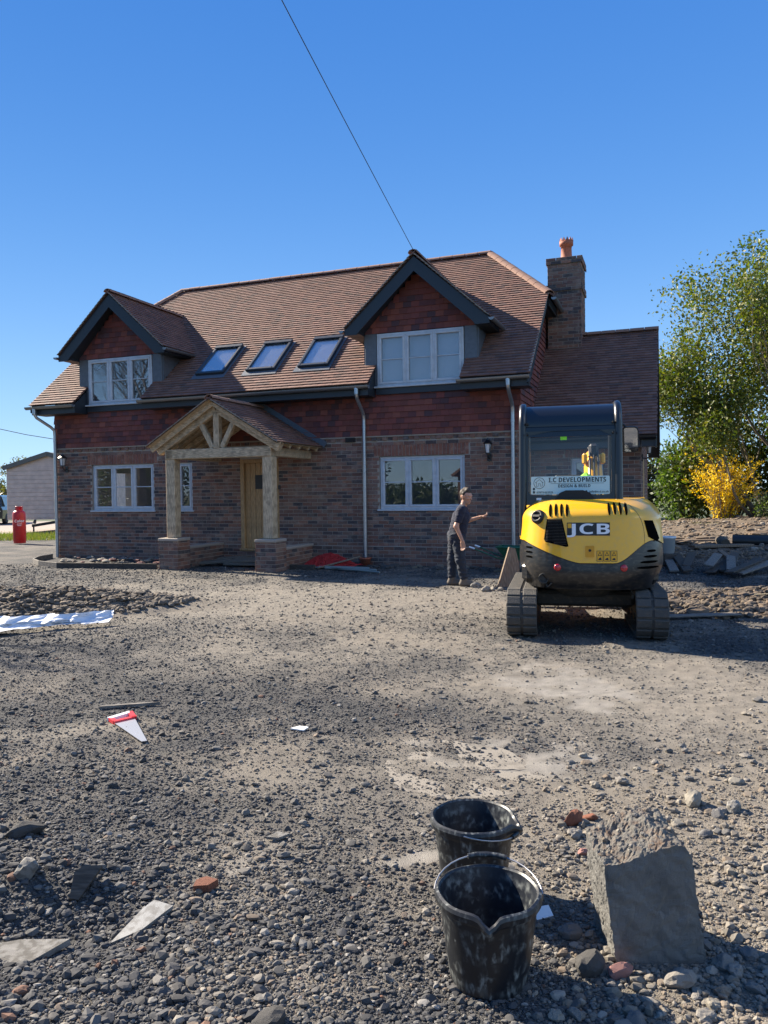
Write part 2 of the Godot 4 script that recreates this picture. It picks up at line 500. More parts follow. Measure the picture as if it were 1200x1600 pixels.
# the 300 nearest of a kind become parts of their own, the others one mesh for each parent
func set_pieces(kind: String, heap: String, house_xf: Transform3D, m: Material) -> void:
	var items: Array = pool[kind]
	var near := []
	for i in items.size():
		var it: Array = items[i]
		if it[4] and absf(it[2] - 1.0) < 0.01:
			var p: Vector3 = house_xf * it[0].origin
			near.append([p.distance_to(CAMERA_AT), i])
	near.sort_custom(func(a, b): return a[0] < b[0])
	var own := {}
	for k in mini(300, near.size()): own[near[k][1]] = true
	var shapes := {}
	var heaps := {}
	for i in items.size():
		var it: Array = items[i]
		var base: Color = palette[it[5]][it[1]]
		if own.has(i):
			var key := "%s%d" % [it[5], it[1]]
			if not shapes.has(key):
				var b := B.new()
				b.col = base
				unit(kind, b)
				shapes[key] = b.mesh()
			var o := part(kind, shapes[key], m, it[3])
			o.transform = it[0]
		else:
			if not heaps.has(it[3]): heaps[it[3]] = B.new()
			var h: B = heaps[it[3]]
			h.xf = it[0].scaled_local(Vector3(it[2], 1, 1))
			h.col = base * rr(0.85, 1.15)
			h.col.a = 1.0
			unit(kind, h)
	for parent in heaps:
		var o := part(heap, heaps[parent], m, parent)
		o.set_meta("kind", "stuff")

func unit(kind: String, b: B) -> void:
	if kind == "brick": unit_brick(b)
	else: unit_tile(b, 0.1 if kind == "roof_tile" else 0.115)

# ---------------------------------------------------------------- the house
const TAN := 0.8466
const EAVE_W := 0.46
const EAVE_Y := 3.62
const RIDGE_W := -3.62
const RIDGE_Y := 7.074
const LONG := 11.06
var house: Node3D

func roof_y(w: float) -> float:
	return EAVE_Y + (EAVE_W - w) * TAN

func roof_w(y: float) -> float:
	return EAVE_W - (y - EAVE_Y) / TAN

# a wall of boxes with openings, in the xy plane of b.xf
func wall_boxes(b: B, x0: float, x1: float, y0: float, y1: float, holes: Array, z0: float, z1: float) -> void:
	var ys := [y0, y1]
	for h in holes:
		ys.append(clampf(h[2], y0, y1))
		ys.append(clampf(h[3], y0, y1))
	ys.sort()
	for i in ys.size() - 1:
		var a: float = ys[i]
		var d: float = ys[i + 1]
		if d - a < 0.001: continue
		var blocked := []
		for h in holes:
			if h[2] < (a + d) * 0.5 and h[3] > (a + d) * 0.5: blocked.append([h[0], h[1]])
		for r in minus([[x0, x1]], blocked):
			b.span(Vector3(r[0], a, z0), Vector3(r[1], d, z1))

# a casement window in the house's front plane; x0..x1, y0..y1, front face at z
func window(x0: float, x1: float, y0: float, y1: float, z: float, lights: int, pane_m: Material, sill := true, bars := true, at := Transform3D(), shut := "") -> Node3D:
	var w := sub("window", house)
	w.transform = at
	var f := B.new()
	var t := 0.055
	f.cbox(Vector3((x0 + x1) * 0.5, y0 + t * 0.5, z - 0.035), Vector3(x1 - x0, t, 0.07), 0.005)
	f.cbox(Vector3((x0 + x1) * 0.5, y1 - t * 0.5, z - 0.035), Vector3(x1 - x0, t, 0.07), 0.005)
	for k in lights + 1:
		var x := lerpf(x0 + t * 0.5, x1 - t * 0.5, float(k) / lights)
		f.cbox(Vector3(x, (y0 + y1) * 0.5, z - 0.036), Vector3(t, y1 - y0 - t * 2 + 0.004, 0.068), 0.005)
	part("frame", f, M.window_paint, w)
	var step := (x1 - x0 - t) / lights
	for k in lights:
		var a := x0 + t + k * step
		var b := a + step - t
		var s := B.new()
		var e := 0.045
		var c0 := y0 + t
		var c1 := y1 - t
		for yy in [c0 + e * 0.5 - 0.008, c1 - e * 0.5 + 0.008]: s.cbox(Vector3((a + b) * 0.5, yy, z - 0.012), Vector3(b - a + 0.016, e, 0.05), 0.007)
		for xx in [a + e * 0.5 - 0.008, b - e * 0.5 + 0.008]: s.cbox(Vector3(xx, (c0 + c1) * 0.5, z - 0.0125), Vector3(e, c1 - c0 - e * 2 + 0.018, 0.049), 0.007)
		part("sash", s, M.window_paint, w)
		var p := B.new()
		for k2 in (6 if pane_m == M.coated_pane and shut == "" else 4):
			var zz := z - 0.026 - 0.004 * k2
			p.quad(Vector3(a + e - 0.02, c0 + e - 0.02, zz), Vector3(b - e + 0.02, c0 + e - 0.02, zz), Vector3(b - e + 0.02, c1 - e + 0.02, zz), Vector3(a + e - 0.02, c1 - e + 0.02, zz))
		part("pane", p, pane_m, w)
		if bars:
			var g := B.new()
			g.cbox(Vector3((a + b) * 0.5, (c0 + c1) * 0.5 + 0.01, z - 0.022), Vector3(b - a - e * 2 + 0.02, 0.022, 0.03), 0.006)
			part("glazing_bar", g, M.window_paint, w)
	if sill:
		var s := B.new()
		s.cbox(Vector3((x0 + x1) * 0.5, y0 - 0.017, z + 0.0), Vector3(x1 - x0 + 0.1, 0.034, 0.15), 0.006)
		part("sill", s, M.window_paint, w)
	if shut != "":
		var s := B.new()
		if shut == "blind":
			for q in [[x0 + 0.03, x0 + 0.5, 0.1], [x0 + 0.52, x1 - 0.5, 0.13], [x1 - 0.52, x1 - 0.03, 0.1]]: s.quad(Vector3(q[0], y0 + 0.04, z - q[2]), Vector3(q[1], y0 + 0.04, z - q[2] - 0.02), Vector3(q[1], y1, z - q[2]), Vector3(q[0], y1, z - q[2] - 0.02))
		part("blind", s, M.net_curtain, w)
	return w

func gutter_poly(r: float) -> Array:
	var out := []
	for k in 13: out.append(Vector2(cos(PI + PI * k / 12.0), sin(PI + PI * k / 12.0)) * r)
	for k in 13: out.append(Vector2(cos(TAU - PI * k / 12.0), sin(TAU - PI * k / 12.0)) * (r - 0.006))
	return out

# a half-round gutter from a to b, a part of the house
func gutter(a: Vector3, b: Vector3, parent: Node, r := 0.062, m = null) -> void:
	var g := B.new()
	var z := (b - a).normalized()
	var x := Vector3.UP.cross(z).normalized()
	g.xf = Transform3D(Basis(x, z.cross(x), z), a)
	g.extrude(gutter_poly(r), 0.0, a.distance_to(b))
	# end stops and brackets
	var lid := []
	for k in 13: lid.append(Vector2(cos(PI + PI * k / 12.0), sin(PI + PI * k / 12.0)) * (r - 0.003))
	for e in [0.004, a.distance_to(b) - 0.008]: g.extrude(lid, e, e + 0.004)
	var d := 0.4
	while d < a.distance_to(b) - 0.1:
		g.box(Vector3(0, -0.001, d), Vector3(r * 2 + 0.012, 0.006, 0.02))
		d += 0.8
	part("gutter", g, m if m else M.gutter, parent)

func lantern(parent: Node, at: Vector3, nd: Vector3, up_arm := false) -> void:
	var l := sub("wall_lantern", parent, at)
	var ud := Vector3.UP.cross(nd)
	l.basis = Basis(ud, Vector3.UP, nd)
	var b := B.new()
	b.cbox(Vector3(0, 0, 0.012), Vector3(0.08, 0.14, 0.024), 0.006)
	b.tube([Vector3(0, 0.0, 0.02), Vector3(0, -0.02, 0.08), Vector3(0, 0.02, 0.13), Vector3(0, 0.07, 0.14)], [0.011, 0.011, 0.011, 0.013], 6)
	part("bracket", b, M.black_metal, l)
	var g := B.new()
	g.xf = Transform3D(Basis(Vector3.UP, PI / 4), Vector3(0, 0.07, 0.14))
	g.lathe([Vector2(0.048, 0.02), Vector2(0.072, 0.19)], 4, true)
	part("lamp_pane", g, M.lamp_glass, l)
	var f := B.new()
	f.xf = g.xf
	f.lathe([Vector2(0, 0), Vector2(0.06, 0.0), Vector2(0.062, 0.02), Vector2(0.0, 0.021)], 4, true)
	f.lathe([Vector2(0.0, 0.185), Vector2(0.1, 0.187), Vector2(0.105, 0.197), Vector2(0.035, 0.26), Vector2(0.03, 0.28), Vector2(0.012, 0.285), Vector2(0.0, 0.31)], 4, true)
	for k in 4:
		var d := Vector3(cos(TAU * k / 4), 0, sin(TAU * k / 4))
		f.tube([d * 0.05 + Vector3(0, 0.02, 0), d * 0.075 + Vector3(0, 0.19, 0)], [0.006, 0.006], 4)
	part("lantern_frame", f, M.black_metal, l)

func downpipe(pts: Array, label := "") -> void:
	var d := B.new()
	var rad := []
	for p in pts: rad.append(0.036)
	d.tube(pts, rad, 12)
	var top: Vector3 = pts[0]
	var b: Vector3 = pts[pts.size() - 1]
	d.tube([top + Vector3(0, 0.02, 0), top + Vector3(0, -0.1, 0)], [0.05, 0.041], 12)
	for y in [0.9, 1.9, 2.75]:
		d.tube([Vector3(b.x, y, b.z), Vector3(b.x, y + 0.05, b.z)], [0.0405, 0.0405], 12)
		d.box(Vector3(b.x, y + 0.025, b.z - 0.04), Vector3(0.03, 0.03, 0.05))
	part("downpipe", d, M.galvanised, house)

# the side runs of half-round ridge or hip tiles from a to b
func ridge(parent: Node, called: String, a: Vector3, b: Vector3, up: Vector3, r := 0.11, long := 0.3, m = null) -> void:
	var z := (b - a).normalized()
	var x := up.cross(z).normalized()
	var y := z.cross(x)
	var n := maxi(1, int(round(a.distance_to(b) / long)))
	var l := a.distance_to(b) / n
	for k in n:
		var g := B.new()
		var poly := []
		for i in 9: poly.append(Vector2(cos(PI * i / 8.0), sin(PI * i / 8.0) * 0.72) * r)
		for i in 9: poly.append(Vector2(cos(PI - PI * i / 8.0), sin(PI - PI * i / 8.0) * 0.72) * (r - 0.018))
		g.xf = Transform3D(Basis(x, y, z).rotated(y, rr(-0.012, 0.012)), Vector3.ZERO)
		g.extrude(poly, 0.006, l - 0.006)
		var o := part(called, g, m if m else M.clay, parent)
		o.position = a + z * (l * k) + y * (rr(-0.004, 0.004) - 0.02)

func build_dormer(c: float, side: int) -> void:
	var d := sub("dormer", house)
	var apex := 6.03
	var half := 1.45
	var eave := 4.72
	var run := Vector2(half, apex - eave).length()
	var cs := half / run
	var sn := (apex - eave) / run
	for s in [-1.0, 1.0]:
		var deck := B.new()
		var o := Vector3(c + half * s, eave, 0.38)
		var runs := func(t: float) -> Array:
			var y := eave + t * sn
			return [[0.0, 0.38 - roof_w(y) + 0.03]]
		lay_tiles("roof_tile", d, deck, o, Vector3(0, 0, -1), Vector3(-cs * s, sn, 0), Vector3(sn * s, cs, 0), run, 0.1, runs, true)
		part("roof_deck", deck, M.underlay, d)
		# verge: undercloak tiles seen from the front
		var v := B.new()
		for k in int(run / 0.1):
			var p := o + Vector3(-cs * s, sn, 0) * (k * 0.1 + 0.06) + Vector3(sn * s, cs, 0) * 0.008
			v.col = Color(0.42, 0.37, 0.31) * rr(0.8, 1.15)
			v.box(p + Vector3(0, 0, 0.006), Vector3(0.125, 0.015, 0.02), Basis(Vector3(cs, -sn * s, 0), Vector3(sn * s, cs, 0), Vector3(0, 0, 1)).rotated(Vector3(0, 0, 1), 0.1 * s))
		part("verge", v, M.stone, d)
		var bb := B.new()
		var poly := []
		for q in [Vector2(0, apex - 0.05), Vector2(half + 0.01, eave - 0.02), Vector2(half + 0.01, 4.58), Vector2(1.2, 4.58), Vector2(1.13, 4.66), Vector2(0, apex - 0.33)]: poly.append(Vector2(c + q.x * s, q.y))
		bb.extrude(poly, 0.315, 0.345)
		part("bargeboard", bb, M.fascia, d)
		var sf := B.new()
		# the soffit under the overhang, the boxed foot and the fascia along the side
		var poly2 := []
		for q in [Vector2(0, apex - 0.1), Vector2(half - 0.02, eave - 0.06), Vector2(half - 0.02, 4.6), Vector2(1.16, 4.6), Vector2(1.16, 4.66), Vector2(0, apex - 0.16)]: poly2.append(Vector2(c + q.x * s, q.y))
		sf.extrude(poly2, 0.012, 0.312)
		sf.span(Vector3(c + s * 1.3 - 0.15, 4.6, roof_w(4.6) - 0.05), Vector3(c + s * 1.3 + 0.13, 4.67, 0.0))
		part("soffit", sf, M.fascia, d)
		var ck := B.new()
		ck.xf = Transform3D(Basis(Vector3(0, 0, 1), Vector3.UP, Vector3(-1, 0, 0)), Vector3(c + s * 1.15, 0, 0))
		ck.extrude([Vector2(-0.01, 3.98), Vector2(-0.01, 4.72), Vector2(roof_w(4.72), 4.72)], -0.03 if s > 0 else 0.0, 0.0 if s > 0 else 0.03)
		part("cheek", ck, M.lead, d)
		var pl := B.new()
		pl.cbox(Vector3(c + s * 1.025, 4.13, -0.012), Vector3(0.25, 1.1, 0.05), 0.006)
		part("lead_facing", pl, M.lead, d)
		gutter(Vector3(c + s * (half + 0.06), eave - 0.045, 0.4), Vector3(c + s * (half + 0.06), eave - 0.035, roof_w(eave - 0.05) + 0.08), d, 0.052)
	# gable hung with tiles over a backing
	var back := B.new()
	back.extrude([Vector2(c - 1.2, 4.63), Vector2(c + 1.2, 4.63), Vector2(c, 5.76)], -0.06, -0.005)
	part("gable_backing", back, M.underlay, d)
	var gr := func(t: float) -> Array:
		var y := 4.64 + t
		var h := (5.77 - y) / 0.935
		return [[c - h, c + h]] if h > 0.03 else []
	lay_tiles("hung_tile", d, null, Vector3(0, 4.64, 0.0), Vector3(1, 0, 0), Vector3.UP, Vector3(0, 0, 1), 1.12, 0.115, gr, true)
	ridge(d, "ridge_tile", Vector3(c, apex + 0.02, 0.39), Vector3(c, apex + 0.02, roof_w(apex) + 0.05), Vector3.UP, 0.1, 0.3, M.clay)
	# board under the window
	var ap := B.new()
	ap.cbox(Vector3(c, 3.475, 0.03), Vector3(1.84, 0.13, 0.06), 0.008)
	part("sill_board", ap, M.fascia, d)
	window(c - 0.89, c + 0.89, 3.575, 4.625, 0.03, 3, M.coated_pane, true, true, Transform3D(), "blind" if side > 0 else "")

func rooflight(u0: float, u1: float) -> void:
	var r := sub("rooflight", house)
	var p0 := Vector3(0, roof_y(-0.06), -0.06)
	var p1 := Vector3(0, roof_y(-0.95), -0.95)
	var sd := (p1 - p0).normalized()
	var nd := Vector3(0, -sd.z, sd.y)
	if nd.y < 0: nd = -nd
	var bs := Basis(Vector3.RIGHT, sd, nd)
	var l := p0.distance_to(p1)
	r.transform = Transform3D(bs, Vector3((u0 + u1) * 0.5, (p0.y + p1.y) * 0.5, (p0.z + p1.z) * 0.5))
	var w := u1 - u0
	var f := B.new()
	for s in [-1.0, 1.0]:
		f.cbox(Vector3(s * (w * 0.5 - 0.035), 0, 0.045), Vector3(0.07, l, 0.09), 0.012)
		f.cbox(Vector3(0, s * (l * 0.5 - 0.04), 0.046), Vector3(w - 0.14, 0.08, 0.088), 0.012)
	f.cbox(Vector3(0, l * 0.5 - 0.05, 0.09), Vector3(w, 0.11, 0.03), 0.01)
	part("frame", f, M.fascia, r)
	var p := B.new()
	for k in 6: p.quad(Vector3(-w * 0.5 + 0.06, -l * 0.5 + 0.07, 0.05 + 0.003 * k), Vector3(w * 0.5 - 0.06, -l * 0.5 + 0.07, 0.05 + 0.003 * k), Vector3(w * 0.5 - 0.06, l * 0.5 - 0.07, 0.05 + 0.003 * k), Vector3(-w * 0.5 + 0.06, l * 0.5 - 0.07, 0.05 + 0.003 * k))
	var bl := B.new()
	bl.box(Vector3(0, 0, 0.02), Vector3(w - 0.12, l - 0.14, 0.004))
	part("blind", bl, M.plaster, r)
	part("pane", p, M.coated_pane, r)
	var fl := B.new()
	fl.box(Vector3(0, -l * 0.5 - 0.07, 0.03), Vector3(w + 0.12, 0.15, 0.006))
	for s in [-1.0, 1.0]: fl.box(Vector3(s * (w * 0.5 + 0.025), 0, 0.028), Vector3(0.06, l, 0.006))
	part("flashing", fl, M.lead, r)

func build_house() -> void:
	house = thing("house", "brick and red tile-hung house with two gabled dormers, three rooflights and an oak porch", "house", HOUSE, HOUSE_TURN)
	var front_holes := [[1.04, 2.79, 1.1, 2.185], [8.24, 10.01, 1.1, 2.185], [3.4, 3.81, 1.1, 2.2], [5.03, 5.97, 0.28, 2.21]]
	# front wall: mortar behind, bricks proud of it
	var wall := sub("front_wall", house)
	var b := B.new()
	wall_boxes(b, 0.0, LONG, -0.3, 2.62, front_holes, -0.3, -0.008)
	part("mortar", b, M.mortar, wall)
	var bl := []
	for h in front_holes: bl.append(h)
	bl.append([0.93, 2.9, 2.185, 2.41])
	bl.append([8.13, 10.12, 2.185, 2.41])
	lay_bricks(wall, Vector3(0, 0, 0), Vector3.RIGHT, Vector3(0, 0, 1), LONG, 0.375, 2.5, bl, true)
	lay_bricks(wall, Vector3(0, 0, 0.018), Vector3.RIGHT, Vector3(0, 0, 1), LONG, -0.15, 0.375, bl, true)
	var pl := B.new()
	wall_boxes(pl, -0.012, LONG + 0.012, -0.3, 0.372, [[5.03, 5.97, 0.28, 0.5]], -0.006, 0.01)
	part("plinth_mortar", pl, M.mortar, wall)
	var strip := B.new()
	for r in minus([[-0.012, LONG + 0.012]], [[5.03, 5.97]]): strip.span(Vector3(r[0], 0.372, -0.006), Vector3(r[1], 0.386, 0.019))
	part("plinth_weathering", strip, M.mortar, wall)
	# soldier courses over the windows
	for s in [[0.93, 2.9], [8.13, 10.12]]:
		var x: float = s[0] + 0.0375
		while x < s[1] - 0.02:
			put("brick", "soldier", Transform3D(Basis(Vector3.UP, Vector3.LEFT, Vector3(0, 0, 1)), Vector3(x, 2.297, 0.001)), 1.0, wall, true)
			x += 0.0755
	# toothed course under the tiles
	var x := 0.05
	while x < LONG - 0.03:
		var fw := 0.03 if int(x / 0.1125) % 2 == 0 else 0.0
		put("brick", "brick", Transform3D(Basis(Vector3.RIGHT, Vector3.UP, Vector3(0, 0, 1)), Vector3(x, 2.535, fw)), 0.475, wall, true)
		x += 0.1125
	var cor := B.new()
	cor.span(Vector3(0, 2.575, -0.008), Vector3(LONG, 2.6, 0.034))
	part("corbel", cor, M.mortar, wall)
	# tile-hung upper wall
	var upper := sub("upper_wall", house)
	var ub := B.new()
	var dh := [[1.93 - 0.9, 1.93 + 0.9, 3.56, 5.0], [9.13 - 0.9, 9.13 + 0.9, 3.56, 5.0]]
	wall_boxes(ub, 0.0, LONG, 2.622, 3.75, dh, -0.25, -0.012)
	part("wall_backing", ub, M.underlay, upper)
	var ur := func(_t: float) -> Array: return [[-0.015, LONG + 0.015]]
	lay_tiles("hung_tile", upper, null, Vector3(0, 2.6, 0.018), Vector3.RIGHT, Vector3(0, 1, -0.02).normalized(), Vector3(0, 0.02, 1).normalized(), 0.93, 0.115, ur, true)
	# right-hand gable wall
	var gable := sub("gable_wall", house)
	var g := B.new()
	g.xf = Transform3D(Basis(Vector3(0, 0, 1), Vector3.UP, Vector3(-1, 0, 0)), Vector3(LONG, 0, 0))
	var gp := [Vector2(-0.02, -0.3), Vector2(-0.02, roof_y(-0.02) - 0.1), Vector2(-1.95, 5.5), Vector2(-5.3, 5.5), Vector2(-7.22, roof_y(-0.02) - 0.1), Vector2(-7.22, -0.3)]
	g.extrude(gp, 0.012, 0.3)
	part("mortar", g, M.mortar, gable)
	lay_bricks(gable, Vector3(LONG, 0, 0), Vector3(0, 0, -1), Vector3.RIGHT, 1.2, -0.15, 2.6, [], true)
	var gl := func(t: float) -> Array:
		var y := 2.6 + t
		if y > 5.52: return []
		return [[maxf(-0.015, -roof_w(y + 0.22)), 3.6]]
	lay_tiles("hung_tile", gable, null, Vector3(LONG + 0.018, 2.6, 0), Vector3(0, 0, -1), Vector3.UP, Vector3.RIGHT, 2.95, 0.115, gl, true)
	# the far walls
	var far := B.new()
	far.xf = Transform3D(Basis(Vector3(0, 0, 1), Vector3.UP, Vector3(-1, 0, 0)), Vector3(0.3, 0, 0))
	far.extrude([Vector2(-0.02, 2.2), Vector2(-0.02, roof_y(-0.02) - 0.1), Vector2(-1.95, 5.5), Vector2(-5.3, 5.5), Vector2(-7.22, roof_y(-0.02) - 0.1), Vector2(-7.22, 2.2)], 0.0, 0.29)
	wall_boxes(far, -7.22, -0.02, -0.3, 2.2, [[-2.45, -1.75, 0.6, 2.05]], 0.0, 0.29)
	part("far_gable_wall", far, M.mortar, house)
	lay_bricks(far_wall(), Vector3(0.0, 0, -1.2), Vector3(0, 0, 1), Vector3.LEFT, 1.2, -0.15, 2.6, [], true)
	var rear := B.new()
	wall_boxes(rear, 0.3, LONG - 0.3, -0.3, 3.6, [], -7.22, -6.95)
	part("rear_wall", rear, M.plaster, house)
	# floors and a partition, plastered inside
	var inn := B.new()
	inn.span(Vector3(0.3, 0.15, -6.95), Vector3(LONG - 0.3, 0.28, -0.3))
	inn.span(Vector3(0.3, 2.42, -6.95), Vector3(LONG - 0.3, 2.6, -0.3))
	inn.span(Vector3(4.2, 0.28, -6.9), Vector3(4.3, 2.4, -0.3))
	inn.span(Vector3(7.2, 0.28, -6.9), Vector3(7.3, 2.4, -0.3))
	inn.span(Vector3(0.32, 2.61, -2.6), Vector3(LONG - 0.32, 4.7, -2.5))
	part("inner_wall", inn, M.plaster, house)
	# main roof
	var roof := sub("roof", house)
	var run := Vector2(EAVE_W - RIDGE_W, RIDGE_Y - EAVE_Y).length()
	var cs := (EAVE_W - RIDGE_W) / run
	var sn := (RIDGE_Y - EAVE_Y) / run
	var lights := [[3.92, 4.64], [5.19, 5.9], [6.43, 7.14]]
	var low := 0.06
	var o := Vector3(0, EAVE_Y - low * sn, EAVE_W + low * cs)
	var mr := func(t: float) -> Array:
		var w := o.z - t * cs
		var y := o.y + t * sn
		var hip := clampf((y - 5.6) / (RIDGE_Y - 5.6), 0, 1)
		var block := []
		for c in [1.93, 9.13]:
			if w > 0.0: block.append([c - 0.92, c + 0.92])
			elif y < 4.72: block.append([c - 1.16, c + 1.16])
			else:
				var h := (6.03 - y) / 0.9034
				if h > 0: block.append([c - h + 0.06, c + h - 0.06])
		if w < -0.07 and w > -0.94:
			for l in lights: block.append([l[0] + 0.03, l[1] - 0.03])
		return minus([[lerpf(-0.28, 1.15, hip), lerpf(11.36, 9.75, hip)]], block)
	var deck := B.new()
	lay_tiles("roof_tile", roof, deck, o, Vector3.RIGHT, Vector3(0, sn, -cs), Vector3(0, cs, sn), run + low, 0.1, mr, true)
	part("roof_deck", deck, M.underlay, roof)
	# half hips, rear slope
	for s in [-1.0, 1.0]:
		var end := 9.75 if s > 0 else 1.15
		var edge := 11.42 if s > 0 else -0.34
		var hr := Vector2(absf(edge - end), RIDGE_Y - 5.53).length()
		var hc := absf(edge - end) / hr
		var hs := (RIDGE_Y - 5.53) / hr
		var hd := B.new()
		var hf := func(t: float) -> Array:
			var y := 5.53 + t * hs
			var k := clampf((RIDGE_Y - y) / (RIDGE_Y - 5.6), 0, 1) * 1.74
			return [[-k, k]]
		lay_tiles("roof_tile", roof, hd, Vector3(edge, 5.53, RIDGE_W), Vector3(0, 0, -1), Vector3(-hc * s, hs, 0), Vector3(hs * s, hc, 0), hr, 0.1, hf, false)
		part("hip_deck", hd, M.underlay, roof)
		ridge(roof, "hip_tile", Vector3(edge - 0.03 * s, 5.57, RIDGE_W + 1.76), Vector3(end, RIDGE_Y + 0.02, RIDGE_W), Vector3.UP, 0.12, 0.27, M.clay)
		var hb := B.new()
		hb.span(Vector3(edge - 0.1 * s - 0.03, 5.36, RIDGE_W - 1.6), Vector3(edge - 0.1 * s + 0.03, 5.53, RIDGE_W + 1.6))
		hb.span(Vector3(minf(edge - 0.1 * s, LONG * 0.5 + s * LONG * 0.5), 5.36, RIDGE_W - 1.6), Vector3(maxf(edge - 0.1 * s, LONG * 0.5 + s * LONG * 0.5), 5.39, RIDGE_W + 1.6))
		part("hip_fascia", hb, M.fascia, roof)
		gutter(Vector3(edge + 0.04 * s, 5.5, RIDGE_W + 1.7), Vector3(edge + 0.04 * s, 5.49, RIDGE_W - 1.7), roof, 0.055)
		# raking boards along the verge
		var vb := B.new()
		vb.xf = Transform3D(Basis(Vector3(0, 0, 1), Vector3.UP, Vector3(-1, 0, 0)), Vector3(11.33 if s > 0 else -0.22, 0, 0))
		vb.extrude([Vector2(0.5, 3.54), Vector2(0.5, 3.42), Vector2(0.36, 3.38), Vector2(-1.86, 5.3), Vector2(-1.86, 5.54)], 0.0, 0.03)
		vb.extrude([Vector2(-7.7, 3.56), Vector2(-7.7, 3.4), Vector2(-7.54, 3.36), Vector2(-5.36, 5.3), Vector2(-5.36, 5.54)], 0.0, 0.03)
		part("bargeboard", vb, M.fascia, roof)
		var vm := B.new()
		vm.beam(Vector3(11.345 if s > 0 else -0.265, EAVE_Y - 0.01, EAVE_W + 0.02), Vector3(11.345 if s > 0 else -0.265, 5.59, roof_w(5.6)), 0.03, 0.026)
		part("verge_mortar", vm, M.mortar, roof)
	var rb := B.new()
	rb.quad(Vector3(-0.28, EAVE_Y, -7.7), Vector3(11.36, EAVE_Y, -7.7), Vector3(11.36, 5.56, -5.4), Vector3(-0.28, 5.56, -5.4))
	rb.quad(Vector3(-0.28, 5.56, -5.4), Vector3(11.36, 5.56, -5.4), Vector3(9.75, RIDGE_Y, RIDGE_W), Vector3(1.15, RIDGE_Y, RIDGE_W))
	part("rear_slope", rb, M.clay, roof)
	ridge(roof, "ridge_tile", Vector3(1.12, RIDGE_Y + 0.01, RIDGE_W), Vector3(9.78, RIDGE_Y + 0.01, RIDGE_W), Vector3.UP, 0.12, 0.31, M.clay)
	# eaves
	var ev := B.new()
	for r in [[-0.26, 1.0], [2.86, 8.2], [10.06, 11.33]]:
		ev.span(Vector3(r[0], 3.37, 0.42), Vector3(r[1], 3.56, 0.445))
		ev.span(Vector3(r[0], 3.37, 0.0), Vector3(r[1], 3.39, 0.42))
	for xx in [0.98, 2.86, 8.18, 10.06]:
		ev.xf = Transform3D(Basis(Vector3(0, 0, 1), Vector3.UP, Vector3(-1, 0, 0)), Vector3(xx + 0.01, 0, 0))
		ev.extrude([Vector2(0.0, 3.395), Vector2(0.44, 3.39), Vector2(0.44, 3.56), Vector2(0.0, 3.93)], 0.0, 0.02)
	ev.xf = Transform3D()
	part("eaves_board", ev, M.fascia, roof)
	for r in [[-0.36, 1.02], [2.8, 8.24], [10.0, 11.36]]: gutter(Vector3(r[0], 3.545, 0.515), Vector3(r[1], 3.55, 0.515), house)
	downpipe([Vector3(-0.12, 3.49, 0.515), Vector3(-0.12, 3.38, 0.515), Vector3(-0.1, 3.3, 0.47), Vector3(0.02, 3.1, 0.16), Vector3(0.06, 3.02, 0.09), Vector3(0.06, 2.9, 0.085), Vector3(0.06, 0.02, 0.085)])
	downpipe([Vector3(7.98, 3.49, 0.515), Vector3(7.98, 3.38, 0.515), Vector3(7.975, 3.3, 0.46), Vector3(7.965, 3.08, 0.16), Vector3(7.96, 3.0, 0.09), Vector3(7.96, 2.9, 0.085), Vector3(7.96, 0.16, 0.085)])
	downpipe([Vector3(10.96, 3.49, 0.515), Vector3(10.96, 3.38, 0.515), Vector3(10.96, 3.28, 0.42), Vector3(10.96, 3.1, 0.14), Vector3(10.96, 3.02, 0.09), Vector3(10.96, 2.9, 0.085), Vector3(10.96, 0.1, 0.085)])
	for l in lights: rooflight(l[0], l[1])
	build_dormer(1.93, -1)
	build_dormer(9.13, 1)
	window(1.05, 2.78, 1.125, 2.18, -0.05, 3, M.pane)
	window(8.25, 10.0, 1.125, 2.18, -0.05, 3, M.pane)
	window(3.41, 3.8, 1.125, 2.19, -0.05, 1, M.pane)
	lantern(house, Vector3(0.33, 2.1, 0.002), Vector3(0, 0, 1))
	lantern(house, Vector3(10.5, 2.1, 0.002), Vector3(0, 0, 1))
	var vent := B.new()
	for k in 5: vent.box(Vector3(7.63, 2.5 + k * 0.02, 0.034), Vector3(0.21, 0.008, 0.012))
	vent.span(Vector3(7.52, 2.49, 0.002), Vector3(7.74, 2.59, 0.03))
	part("air_vent", vent, M.dark_plastic, house)
	build_door()
	build_porch()
	build_chimney()
	build_extension()
	var hx := Transform3D(Basis(Vector3.UP, HOUSE_TURN), HOUSE)
	set_pieces("brick", "brickwork", hx, M.brick)
	set_pieces("roof_tile", "tiling", hx, M.roof_tile)
	set_pieces("hung_tile", "tile_hanging", hx, M.hung_tile)

func far_wall() -> Node3D:
	return sub("side_wall", house)

